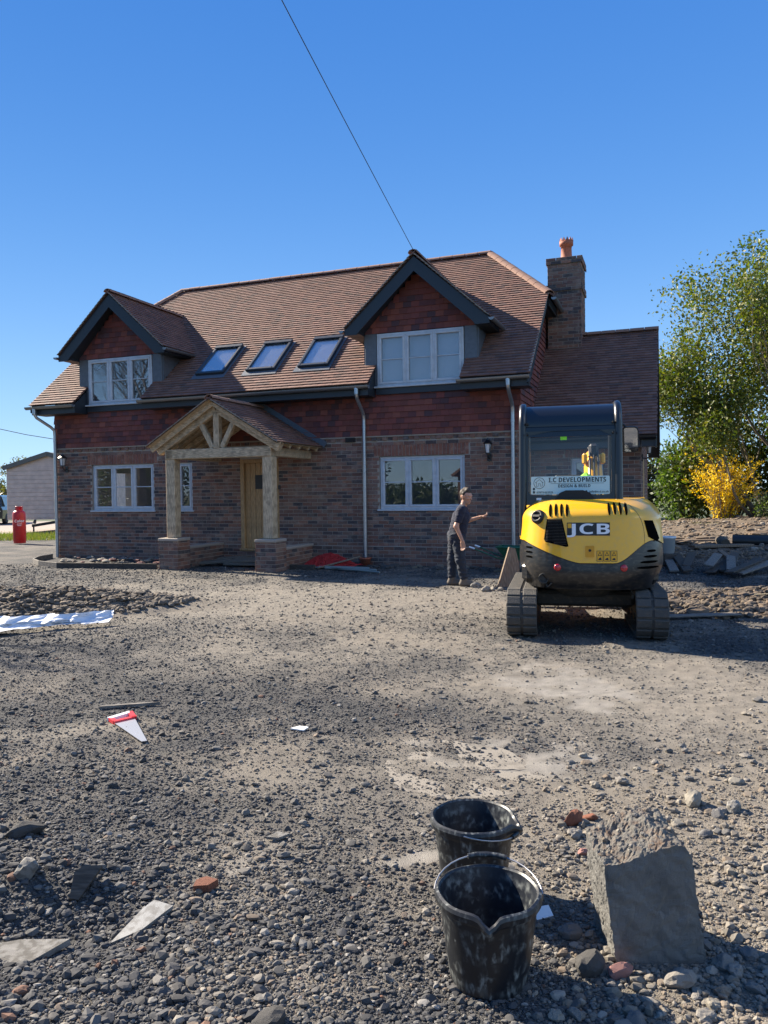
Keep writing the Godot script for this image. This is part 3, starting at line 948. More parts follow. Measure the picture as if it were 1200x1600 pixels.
func build_door() -> void:
	var d := sub("door", house)
	var f := B.new()
	for x in [5.075, 5.925]: f.cbox(Vector3(x, 1.245, -0.06), Vector3(0.09, 1.93, 0.12), 0.008)
	f.cbox(Vector3(5.5, 2.17, -0.06), Vector3(0.76, 0.08, 0.12), 0.008)
	f.cbox(Vector3(5.5, 0.27, -0.04), Vector3(0.96, 0.05, 0.2), 0.008)
	part("door_frame", f, M.oak_door, d)
	for k in 6:
		var p := B.new()
		p.cbox(Vector3(5.12 + 0.76 * (k + 0.5) / 6.0, 1.215, -0.09), Vector3(0.124, 1.83, 0.05), 0.008)
		part("board", p, M.oak_door, d)
	var w := B.new()
	w.cbox(Vector3(5.5, 1.72, -0.06), Vector3(0.26, 0.3, 0.02), 0.004)
	part("vision_pane", w, M.black_metal, d)
	var h := B.new()
	h.tube([Vector3(5.82, 1.2, -0.06), Vector3(5.82, 1.2, -0.01), Vector3(5.72, 1.2, -0.01)], [0.012, 0.012, 0.01], 8)
	h.cbox(Vector3(5.82, 1.16, -0.06), Vector3(0.05, 0.2, 0.012), 0.004)
	part("handle", h, M.black_metal, d)
	var l := B.new()
	l.cbox(Vector3(5.985, 1.6, 0.012), Vector3(0.05, 0.09, 0.03), 0.006)
	part("door_bell", l, M.black_metal, d)

func build_porch() -> void:
	var p := sub("porch", house)
	var c := 5.58
	var wf := 1.75
	for s in [-1.0, 1.0]:
		# brick plinth with a side wall running back to the house
		var m := B.new()
		m.span(Vector3(c + s * 1.08 - 0.21, -0.2, wf - 0.31), Vector3(c + s * 1.08 + 0.21, 0.56, wf + 0.09))
		m.span(Vector3(c + s * 1.08 - 0.1, -0.2, 0.03), Vector3(c + s * 1.08 + 0.1, 0.38, wf - 0.31))
		part("plinth_mortar", m, M.mortar, p)
		lay_bricks(p, Vector3(c + s * 1.08 - 0.218, 0, wf + 0.098), Vector3.RIGHT, Vector3(0, 0, 1), 0.436, -0.15, 0.6, [], true)
		lay_bricks(p, Vector3(c + s * 1.08 + 0.218, 0, wf + 0.098), Vector3(0, 0, -1), Vector3.RIGHT, 0.42, -0.15, 0.6, [], true)
		lay_bricks(p, Vector3(c + s * 1.08 - 0.218, 0, wf - 0.318), Vector3(0, 0, 1), Vector3.LEFT, 0.42, -0.15, 0.6, [], true)
		lay_bricks(p, Vector3(c + s * 1.08 + 0.108, 0, wf - 0.32), Vector3(0, 0, -1), Vector3.RIGHT, 1.4, -0.15, 0.4, [], true)
		lay_bricks(p, Vector3(c + s * 1.08 - 0.108, 0, 0.03), Vector3(0, 0, 1), Vector3.LEFT, 1.4, -0.15, 0.4, [], true)
		var cap := B.new()
		cap.cbox(Vector3(c + s * 1.08, 0.588, wf - 0.11), Vector3(0.46, 0.06, 0.44), 0.012)
		cap.cbox(Vector3(c + s * 1.08, 0.4, (wf - 0.31) * 0.5 + 0.01), Vector3(0.236, 0.05, wf - 0.32), 0.01)
		cap.col = Color(0.2, 0.12, 0.09)
		part("plinth_cap", cap, M.mortar, p)
		var post := B.new()
		post.cbox(Vector3(c + s * 1.08, 1.395, wf - 0.11), Vector3(0.205, 1.55, 0.205), 0.012)
		part("post", post, M.oak, p)
		var plate := B.new()
		plate.cbox(Vector3(c + s * 1.08, 2.26, 0.88), Vector3(0.17, 0.17, 1.76), 0.012)
		part("wall_plate", plate, M.oak_along, p)
		# front principal and three common rafters behind
		var z := wf - 0.05
		var foot := Vector3(c + s * 1.36, 2.33, z)
		var head := Vector3(c + s * 0.0, 3.13, z)
		var r := B.new()
		r.beam(foot, head + Vector3(s * 0.02, -0.012, 0), 0.13, 0.19, Vector3.UP, 0.012)
		part("principal_rafter", r, M.oak_along, p)
		var bg := B.new()
		bg.beam(foot + Vector3(s * 0.06, 0.03, 0.16), head + Vector3(0, 0.09, 0.16), 0.04, 0.13, Vector3.UP, 0.006)
		part("bargeboard", bg, M.oak_along, p)
		for zz in [0.12, 0.5, 0.9, 1.3]:
			var cr := B.new()
			cr.beam(Vector3(foot.x, foot.y + 0.035, zz), Vector3(head.x + s * 0.02, head.y + 0.025, zz), 0.06, 0.1, Vector3.UP, 0.005)
			part("rafter", cr, M.oak_along, p)
		var st := B.new()
		st.beam(Vector3(c + s * 0.1, 2.36, z), Vector3(c + s * 0.36, 2.83, z), 0.09, 0.1, Vector3.RIGHT, 0.01)
		part("strut", st, M.oak, p)
		# tiles
		var run := Vector2(1.44, 0.87).length()
		var cs := 1.44 / run
		var sn := 0.87 / run
		var deck := B.new()
		var o := Vector3(c + s * 1.44, 2.41, 2.0)
		var rf := func(_t: float) -> Array: return [[0.0, 1.98]]
		lay_tiles("roof_tile", p, deck, o, Vector3(0, 0, -1), Vector3(-cs * s, sn, 0), Vector3(sn * s, cs, 0), run, 0.1, rf, true)
		part("roof_deck", deck, M.oak_along, p)
		var v := B.new()
		for k in int(run / 0.1):
			var q := o + Vector3(-cs * s, sn, 0) * (k * 0.1 + 0.06) + Vector3(sn * s, cs, 0) * 0.006
			v.col = Color(0.42, 0.35, 0.28) * rr(0.8, 1.15)
			v.box(q + Vector3(0, 0, 0.006), Vector3(0.125, 0.015, 0.02), Basis(Vector3(cs, -sn * s, 0), Vector3(sn * s, cs, 0), Vector3(0, 0, 1)).rotated(Vector3(0, 0, 1), 0.1 * s))
		part("verge", v, M.stone, p)
	var tie := B.new()
	tie.cbox(Vector3(c, 2.26, wf - 0.06), Vector3(2.36, 0.19, 0.14), 0.012)
	part("tie_beam", tie, M.oak_along, p)
	var kp := B.new()
	kp.cbox(Vector3(c, 2.7, wf - 0.05), Vector3(0.13, 0.7, 0.13), 0.01)
	part("king_post", kp, M.oak, p)
	ridge(p, "ridge_tile", Vector3(c, 3.3, 2.0), Vector3(c, 3.3, 0.02), Vector3.UP, 0.1, 0.3, M.clay)
	var fl := B.new()
	fl.beam(Vector3(c + 1.5, 2.44, 0.035), Vector3(c, 3.34, 0.035), 0.015, 0.14)
	fl.beam(Vector3(c - 1.5, 2.44, 0.035), Vector3(c, 3.34, 0.035), 0.015, 0.14)
	part("lead_flashing", fl, M.lead, p)

func build_chimney() -> void:
	var c := sub("chimney", house)
	var m := B.new()
	m.span(Vector3(11.16, 0.0, -4.05), Vector3(11.88, 6.6, -3.2))
	m.span(Vector3(11.13, 5.93, -4.08), Vector3(11.91, 6.07, -3.17))
	m.span(Vector3(11.13, 6.55, -4.08), Vector3(11.91, 6.62, -3.17))
	part("mortar", m, M.mortar, c)
	for band in [[4.2, 5.925, 0.0], [5.925, 6.075, 0.03], [6.075, 6.525, 0.0], [6.525, 6.675, 0.03]]:
		var e: float = band[2] + 0.008
		lay_bricks(c, Vector3(11.16 - e, 0, -3.2 + e), Vector3.RIGHT, Vector3(0, 0, 1), 0.72 + 2 * e, band[0], band[1], [], true)
		lay_bricks(c, Vector3(11.88 + e, 0, -3.2 + e), Vector3(0, 0, -1), Vector3.RIGHT, 0.85 + 2 * e, band[0], band[1], [], true)
		lay_bricks(c, Vector3(11.16 - e, 0, -4.05 - e), Vector3(0, 0, 1), Vector3.LEFT, 0.85 + 2 * e, band[0], band[1], [], false)
	var f := B.new()
	f.xf = Transform3D(Basis(), Vector3(11.52, 6.64, -3.62))
	f.lathe([Vector2(0.3, 0.0), Vector2(0.28, 0.03), Vector2(0.14, 0.07), Vector2(0.0, 0.07)], 20)
	part("flaunching", f, M.mortar, c)
	var p := B.new()
	p.xf = Transform3D(Basis(), Vector3(11.52, 6.68, -3.62))
	p.lathe([Vector2(0.145, 0.0), Vector2(0.15, 0.04), Vector2(0.13, 0.06), Vector2(0.115, 0.33), Vector2(0.14, 0.36), Vector2(0.155, 0.37), Vector2(0.155, 0.47), Vector2(0.13, 0.47), Vector2(0.12, 0.3), Vector2(0.0, 0.28)], 24)
	for k in 12:
		var t := TAU * (k + 0.5) / 12
		var d := Vector3(cos(t), 0, sin(t)) * 0.142
		var e := Vector3(-sin(t), 0, cos(t)) * 0.034
		var q := d + Vector3(0, 0.46, 0)
		var h := d * 1.1 - d
		p.tri(q - e + h, q + e + h, q + Vector3(0, 0.085, 0))
		p.tri(q + e - h, q - e - h, q + Vector3(0, 0.085, 0))
		p.quad(q + e + h, q + e - h, q + Vector3(0, 0.085, 0), q + Vector3(0, 0.085, 0))
		p.quad(q - e - h, q - e + h, q + Vector3(0, 0.085, 0), q + Vector3(0, 0.085, 0))
	part("chimney_pot", p, M.terracotta, c)

func build_extension() -> void:
	var e := sub("side_wing", house)
	var wf := -1.1
	var u1 := 13.2
	var hole := [[0.82, 1.45, 1.05, 2.1]]
	var m := B.new()
	m.xf = Transform3D(Basis(), Vector3(LONG + 0.012, 0, wf - 0.008))
	wall_boxes(m, 0.0, u1 - LONG - 0.02, -0.3, 2.6, hole, -0.28, 0.0)
	m.xf = Transform3D(Basis(Vector3(0, 0, 1), Vector3.UP, Vector3(-1, 0, 0)), Vector3(u1 - 0.008, 0, 0))
	m.extrude([Vector2(wf - 0.01, -0.3), Vector2(wf - 0.01, 2.7), Vector2(RIDGE_W, 4.8), Vector2(-6.1, 2.7), Vector2(-6.1, -0.3)], 0.0, 0.28)
	m.xf = Transform3D()
	m.span(Vector3(LONG + 0.02, -0.3, -6.1), Vector3(u1 - 0.3, 2.6, -5.9))
	part("mortar", m, M.mortar, e)
	lay_bricks(e, Vector3(LONG, 0, wf), Vector3.RIGHT, Vector3(0, 0, 1), u1 - LONG, -0.15, 2.6, [hole[0], [0.7, 1.57, 2.1, 2.33]], true)
	var x := LONG + 0.75
	while x < LONG + 1.55:
		put("brick", "soldier", Transform3D(Basis(Vector3.UP, Vector3.LEFT, Vector3(0, 0, 1)), Vector3(x, 2.215, wf + 0.001)), 1.0, e, true)
		x += 0.0755
	var lim := func(y: float) -> Array:
		var top := clampf((4.75 - y) / TAN, 0, 2.52)
		return [[2.52 - top, 2.52 + top]]
	lay_bricks(e, Vector3(u1, 0, wf), Vector3(0, 0, -1), Vector3.RIGHT, 5.0, -0.15, 4.6, [[1.3, 2.3, 0.2, 2.1]], true, lim)
	window(LONG + 0.83, LONG + 1.44, 1.08, 2.09, wf - 0.05, 1, M.pane)
	# roof
	var eave_w := -0.68
	var ridge_y := 4.97
	var eave_y := ridge_y - (eave_w - RIDGE_W) * TAN
	var run := Vector2(eave_w - RIDGE_W, ridge_y - eave_y).length()
	var cs := (eave_w - RIDGE_W) / run
	var sn := (ridge_y - eave_y) / run
	var deck := B.new()
	var rf := func(_t: float) -> Array: return [[0.0, 13.5 - LONG - 0.02]]
	lay_tiles("roof_tile", e, deck, Vector3(LONG + 0.02, eave_y, eave_w), Vector3.RIGHT, Vector3(0, sn, -cs), Vector3(0, cs, sn), run, 0.1, rf, true)
	deck.quad(Vector3(LONG, eave_y, RIDGE_W * 2 - eave_w), Vector3(13.5, eave_y, RIDGE_W * 2 - eave_w), Vector3(13.5, ridge_y - 0.01, RIDGE_W), Vector3(LONG, ridge_y - 0.01, RIDGE_W))
	part("roof_deck", deck, M.underlay, e)
	ridge(e, "ridge_tile", Vector3(LONG + 0.3, ridge_y + 0.02, RIDGE_W), Vector3(13.51, ridge_y + 0.02, RIDGE_W), Vector3.UP, 0.11, 0.3, M.clay)
	var bb := B.new()
	bb.xf = Transform3D(Basis(Vector3(0, 0, 1), Vector3.UP, Vector3(-1, 0, 0)), Vector3(13.49, 0, 0))
	for k in 2:
		var poly := []
		for q in [Vector2(0.0, ridge_y - 0.05), Vector2(eave_w - RIDGE_W, eave_y - 0.05), Vector2(eave_w - RIDGE_W, eave_y - 0.24), Vector2(eave_w - RIDGE_W - 0.3, eave_y - 0.24), Vector2(0, ridge_y - 0.3)]:
			poly.append(Vector2(RIDGE_W + q.x * (1.0 if k == 0 else -1.0), q.y))
		bb.extrude(poly, 0.0, 0.03)
		var soff := []
		for q in [Vector2(0.0, ridge_y - 0.09), Vector2(eave_w - RIDGE_W - 0.03, eave_y - 0.09), Vector2(eave_w - RIDGE_W - 0.03, eave_y - 0.22), Vector2(eave_w - RIDGE_W - 0.28, eave_y - 0.22), Vector2(0, ridge_y - 0.16)]:
			soff.append(Vector2(RIDGE_W + q.x * (1.0 if k == 0 else -1.0), q.y))
		bb.extrude(soff, 0.032, 0.27)
	bb.xf = Transform3D()
	bb.span(Vector3(LONG + 0.03, eave_y - 0.22, eave_w - 0.06), Vector3(13.2, eave_y - 0.05, eave_w - 0.035))
	bb.span(Vector3(LONG + 0.03, eave_y - 0.22, wf), Vector3(13.2, eave_y - 0.2, eave_w - 0.06))
	part("bargeboard", bb, M.fascia, e)
	gutter(Vector3(LONG + 0.05, eave_y - 0.03, eave_w + 0.04), Vector3(13.48, eave_y - 0.025, eave_w + 0.04), e, 0.062, M.black_metal)
	lantern(e, Vector3(u1 + 0.002, 2.08, -1.5), Vector3.RIGHT)
	var sidew := B.new()
	sidew.span(Vector3(u1 - 0.05, 0.2, wf - 2.29), Vector3(u1 - 0.004, 2.09, wf - 1.31))
	part("side_door", sidew, M.oak_door, e)

# ---------------------------------------------------------------- camera, sky, sun
const TO_SUN := Vector3(-1.208, 1.0, -0.824)

func build_view() -> void:
	var cam := Camera3D.new()
	cam.name = "camera"
	cam.fov = 67.78
	cam.near = 0.05
	cam.far = 3000.0
	cam.transform = Transform3D(Basis(Vector3.RIGHT, -0.0260832) * Basis(Vector3.BACK, -0.0125117), CAMERA_AT)
	add_child(cam)
	cam.current = true
	var env := Environment.new()
	env.background_mode = Environment.BG_SKY
	env.tonemap_mode = Environment.TONE_MAPPER_LINEAR
	env.tonemap_exposure = 3.15
	env.sdfgi_enabled = true
	env.ssao_enabled = true
	env.ssil_enabled = true
	var s := TO_SUN.normalized()
	var im := Image.create(512, 256, false, Image.FORMAT_RGBF)
	for j in 256:
		var el := (0.5 - (j + 0.5) / 256.0) * PI
		for i in 512:
			# Godot's panorama: the middle column looks along -z
			var az := ((i + 0.5) / 512.0 - 0.5) * TAU
			var d := Vector3(sin(az) * cos(el), sin(el), -cos(az) * cos(el))
			var h := maxf(d.y, 0.0)
			var c := Color(0.008, 0.05, 0.19).lerp(Color(0.075, 0.21, 0.41), exp(-h * 3.2))
			c = c.lerp(Color(0.25, 0.325, 0.35), exp(-h * 8.0) * 0.85)
			var g := maxf(d.dot(s), 0.0)
			c += Color(0.2, 0.235, 0.22) * pow(g, 4.5) * 0.5 + Color(0.7, 0.66, 0.6) * pow(g, 60.0)
			c *= 1.03
			im.set_pixel(i, j, c if d.y > 0 else Color(0.2, 0.19, 0.17))
	var sm := PanoramaSkyMaterial.new()
	sm.panorama = ImageTexture.create_from_image(im)
	var sky := Sky.new()
	sky.sky_material = sm
	env.sky = sky
	var we := WorldEnvironment.new()
	we.name = "world_environment"
	we.environment = env
	add_child(we)
	var sun := DirectionalLight3D.new()
	sun.name = "sun"
	sun.light_color = Color(1.0, 0.95, 0.87)
	sun.light_energy = 1.55
	sun.light_angular_distance = 0.53
	sun.shadow_enabled = true
	sun.transform = Transform3D(Basis.looking_at(-s, Vector3.UP), Vector3(-12, 12, -8))
	add_child(sun)

# ---------------------------------------------------------------- ground
func blob(x: float, z: float, cx: float, cz: float, rx: float, rz: float, turn := 0.0) -> float:
	var dx := x - cx
	var dz := z - cz
	var c := cos(turn)
	var s := sin(turn)
	var a := (dx * c + dz * s) / rx
	var b := (-dx * s + dz * c) / rz
	return clampf(1.35 - sqrt(a * a + b * b), 0.0, 1.0)

# how much of each: sandy, dark gravel, concrete, soil, rubble
func zones(x: float, z: float) -> Array:
	var n1 := noise.get_noise_2d(x * 55.0, z * 55.0)
	var n2 := noise.get_noise_2d(x * 190.0 + 300.0, z * 190.0)
	var n3 := noise.get_noise_2d(x * 18.0 + 900.0, z * 18.0)
	var w := n1 * 0.55 + n2 * 0.35
	var wx := x + n3 * 0.9
	var wz := z + n1 * 0.5
	# the trodden sandy way from the house to the right foreground
	var sandy := 0.0
	sandy = maxf(sandy, blob(wx, wz, -0.9, -10.4, 5.6, 2.6, 0.15))
	sandy = maxf(sandy, blob(wx, wz, -0.4, -7.2, 2.6, 1.0, -0.1) * 0.75)
	sandy = maxf(sandy, blob(wx, wz, 1.9, -5.4, 1.6, 1.6) * 1.0)
	sandy = maxf(sandy, blob(wx, wz, 1.35, -3.3, 1.35, 1.1) * 1.0)
	sandy = maxf(sandy, blob(wx, wz, 0.9, -2.2, 0.55, 0.6) * 0.9)
	sandy = maxf(sandy, blob(wx, wz, 3.8, -4.6, 1.6, 1.3) * 0.9)
	sandy = maxf(sandy, blob(wx, wz, -0.25, -3.6, 0.7, 0.9) * 0.6)
	sandy = maxf(sandy, blob(wx, wz, -1.9, -4.75, 0.7, 0.2) * 0.65)
	sandy = clampf(sandy + w * 0.8, 0, 1)
	var conc := maxf(maxf(blob(wx, wz, 0.42, -4.05, 0.5, 0.42), blob(wx, wz, 0.05, -3.0, 0.22, 0.16) * 0.75), maxf(blob(wx, wz, 1.25, -5.5, 0.28, 0.9), blob(wx, wz, -0.35, -3.0, 0.2, 0.14) * 0.6))
	var n4 := noise.get_noise_2d(x * 480.0 + 50.0, z * 480.0)
	conc = smoothstep(0.5, 0.95, conc * 0.85 + n2 * 0.55 + n4 * 0.5 + n1 * 0.3)
	var soil := maxf(blob(x, z, -5.0, -9.9, 2.5, 0.9, -0.1), maxf(blob(x, z, 5.6, -9.6, 2.6, 1.4), blob(x, z, 12.0, -21.0, 7.5, 6.5)))
	soil = clampf(soil * 1.3 + w * 0.35, 0, 1)
	var rubble := maxf(blob(x, z, 1.7, -3.15, 1.0, 0.75), maxf(blob(x, z, 1.25, -2.15, 0.75, 0.6), blob(x, z, 3.5, -4.4, 1.3, 0.6)))
	rubble = clampf(rubble * 1.2 + w * 0.6, 0, 1)
	return [sandy, conc, soil, rubble, n1, n2]

func ground_height(x: float, z: float, q: Array) -> float:
	var n := noise.get_noise_2d(x * 420.0, z * 420.0)
	var h: float = 0.006 * n + 0.012 * q[4]
	h += 0.02 * q[2] * noise.get_noise_2d(x * 260.0 + 77.0, z * 260.0) * 3.0
	h += 0.24 * blob(x, z, -5.0, -9.9, 2.2, 0.7, -0.1) + 0.05 * blob(x, z, -1.45, -2.9, 0.45, 0.3)
	h += 0.1 * blob(x, z, 5.2, -9.4, 1.5, 0.8) + 0.5 * blob(x, z, 13.5, -24.0, 6.0, 6.0)
	h -= 0.05 * blob(x, z, -1.2, -2.55, 0.35, 0.2)
	return h

func ground_at(x: float, z: float) -> float:
	return ground_height(x, z, zones(x, z))

func ground_color(q: Array, x: float, z: float) -> Color:
	var n := noise.get_noise_2d(x * 800.0, z * 800.0)
	var dark: Color = Color(0.088, 0.087, 0.086).lerp(Color(0.21, 0.19, 0.165), clampf(q[5] * 0.8 + q[4] * 0.7 + n * 0.5 + 0.3, 0, 1))
	var c: Color = dark.lerp(Color(0.39, 0.345, 0.28), clampf(q[0] * 0.9 + n * 0.25 * q[0], 0, 1))
	c = c.lerp(Color(0.32, 0.275, 0.215), q[3] * 0.7)
	c = c.lerp(Color(0.48, 0.445, 0.39), q[1] * 0.75)
	c = c.lerp(Color(0.25, 0.185, 0.125) if x > 7.0 else Color(0.18, 0.14, 0.1), q[2] * 0.88)
	return c * (1.0 + 0.3 * n)

func lines(lo: float, hi: float, centre: float, fine: float, grow: float) -> Array:
	var out := [centre]
	var p := centre
	while p < hi:
		p += maxf(fine, absf(p - centre) * grow)
		out.append(minf(p, hi))
	p = centre
	while p > lo:
		p -= maxf(fine, absf(p - centre) * grow)
		out.push_front(maxf(p, lo))
	return out

func build_ground() -> void:
	noise.seed = 7
	noise.noise_type = FastNoiseLite.TYPE_SIMPLEX_SMOOTH
	noise.frequency = 0.01
	noise.fractal_octaves = 4
	var xs := lines(-17.0, 17.0, 0.6, 0.045, 0.018)
	var zs := lines(-34.0, 3.0, -2.2, 0.035, 0.0105)
	var nx := xs.size()
	var nz := zs.size()
	var vs := PackedVector3Array()
	var cs := PackedColorArray()
	var hs := PackedFloat32Array()
	for j in nz:
		for i in nx:
			var x: float = xs[i]
			var z: float = zs[j]
			var q := zones(x, z)
			vs.append(Vector3(x, ground_height(x, z, q), z))
			var c := ground_color(q, x, z)
			c.a = 1.0
			cs.append(c)
	var ns := PackedVector3Array()
	ns.resize(nx * nz)
	for j in nz:
		for i in nx:
			var a := vs[j * nx + mini(i + 1, nx - 1)] - vs[j * nx + maxi(i - 1, 0)]
			var b := vs[mini(j + 1, nz - 1) * nx + i] - vs[maxi(j - 1, 0) * nx + i]
			ns[j * nx + i] = b.cross(a).normalized()
	var ix := PackedInt32Array()
	for j in nz - 1:
		for i in nx - 1:
			var k := j * nx + i
			ix.append_array([k, k + 1, k + nx, k + 1, k + nx + 1, k + nx])
	var arr := []
	arr.resize(Mesh.ARRAY_MAX)
	arr[Mesh.ARRAY_VERTEX] = vs
	arr[Mesh.ARRAY_NORMAL] = ns
	arr[Mesh.ARRAY_COLOR] = cs
	arr[Mesh.ARRAY_INDEX] = ix
	var m := ArrayMesh.new()
	m.add_surface_from_arrays(Mesh.PRIMITIVE_TRIANGLES, arr)
	ground_piece("ground", m, M.ground)
	# the land beyond
	var f := B.new()
	var rx := [-900.0, -300.0, -120.0, -60.0, -30.0, -17.0, 0.0, 17.0, 30.0, 60.0, 120.0, 300.0, 900.0]
	var rz := [-1200.0, -400.0, -150.0, -80.0, -50.0, -34.0, -20.0, 3.0, 15.0, 40.0, 120.0, 500.0]
	for i in rx.size() - 1:
		for j in rz.size() - 1:
			f.col = Color(0.075, 0.1, 0.028) * rr(0.85, 1.15)
			f.quad(Vector3(rx[i], -0.14, rz[j + 1]), Vector3(rx[i + 1], -0.14, rz[j + 1]), Vector3(rx[i + 1], -0.14, rz[j]), Vector3(rx[i], -0.14, rz[j]))
	ground_piece("field", f, M.field)
	# paved yard by the caravan and the strip of grass in front of it
	var y := B.new()
	y.col = Color(0.4, 0.33, 0.28)
	y.quad(Vector3(-40, -0.03, -29.5), Vector3(-7.5, -0.03, -29.5), Vector3(-7.5, -0.03, -44.0), Vector3(-40, -0.03, -44.0))
	var yo := ground_piece("yard", y, M.stone)
	yo.position.y = 0.06

var rocks := {}
func rock(seed_: int, flat := 1.0, sharp := 0.35, fine := true, big := true) -> ArrayMesh:
	var key := "%d %f %f %s %s" % [seed_, flat, sharp, fine, big]
	if not rocks.has(key): rocks[key] = make_rock(seed_, flat, sharp, fine, big)
	return rocks[key]

func make_rock(seed_: int, flat: float, sharp: float, fine: bool, big: bool) -> ArrayMesh:
	var b := B.new()
	var t := (1.0 + sqrt(5.0)) / 2.0
	var p := [Vector3(-1, t, 0), Vector3(1, t, 0), Vector3(-1, -t, 0), Vector3(1, -t, 0), Vector3(0, -1, t), Vector3(0, 1, t), Vector3(0, -1, -t), Vector3(0, 1, -t), Vector3(t, 0, -1), Vector3(t, 0, 1), Vector3(-t, 0, -1), Vector3(-t, 0, 1)]
	var fs := [[0, 11, 5], [0, 5, 1], [0, 1, 7], [0, 7, 10], [0, 10, 11], [1, 5, 9], [5, 11, 4], [11, 10, 2], [10, 7, 6], [7, 1, 8], [3, 9, 4], [3, 4, 2], [3, 2, 6], [3, 6, 8], [3, 8, 9], [4, 9, 5], [2, 4, 11], [6, 2, 10], [8, 6, 7], [9, 8, 1]]
	var n := FastNoiseLite.new()
	n.seed = seed_
	n.frequency = 0.55
	n.noise_type = FastNoiseLite.TYPE_SIMPLEX_SMOOTH
	# flat cuts through the ball give it facets
	var cuts := []
	var r := RandomNumberGenerator.new()
	r.seed = seed_ * 31 + 5
	for k in 6: cuts.append([Vector3(r.randf_range(-1, 1), r.randf_range(-1, 1), r.randf_range(-1, 1)).normalized(), r.randf_range(0.55, 0.85)])
	var bend := func(q: Vector3) -> Vector3:
		q = q.normalized()
		var e := q * (1.0 + sharp * n.get_noise_3dv(q * 2.0) + (0.06 * n.get_noise_3dv(q * 9.0) if big else 0.0))
		for c in cuts:
			var over: float = e.dot(c[0]) - c[1]
			if over > 0: e -= c[0] * over * 0.85
		return Vector3(e.x, e.y * flat, e.z * 0.85)
	for f in fs:
		var todo := [[p[f[0]], p[f[1]], p[f[2]]]]
		for _k in (2 if big else 1) if fine else 0:
			var next := []
			for s in todo:
				var ab: Vector3 = (s[0].normalized() + s[1].normalized()) * 0.5
				var bc: Vector3 = (s[1].normalized() + s[2].normalized()) * 0.5
				var ca: Vector3 = (s[2].normalized() + s[0].normalized()) * 0.5
				next += [[s[0], ab, ca], [ab, s[1], bc], [ca, bc, s[2]], [ab, bc, ca]]
			todo = next
		for s in todo: b.tri(bend.call(s[0]), bend.call(s[1]), bend.call(s[2]))
	return b.mesh()

func scatter(called: String, label: String, shape: Mesh, where: Array) -> void:
	var mm := MultiMesh.new()
	mm.transform_format = MultiMesh.TRANSFORM_3D
	mm.use_colors = true
	mm.mesh = shape
	mm.instance_count = where.size()
	for i in where.size():
		mm.set_instance_transform(i, where[i][0])
		mm.set_instance_color(i, where[i][1])
	var o := MultiMeshInstance3D.new()
	o.name = numbered(called)
	o.multimesh = mm
	o.material_override = M.stone
	add_child(o)
	tag(o, label, "gravel" if called == "gravel" else "rubble", "", "stuff")

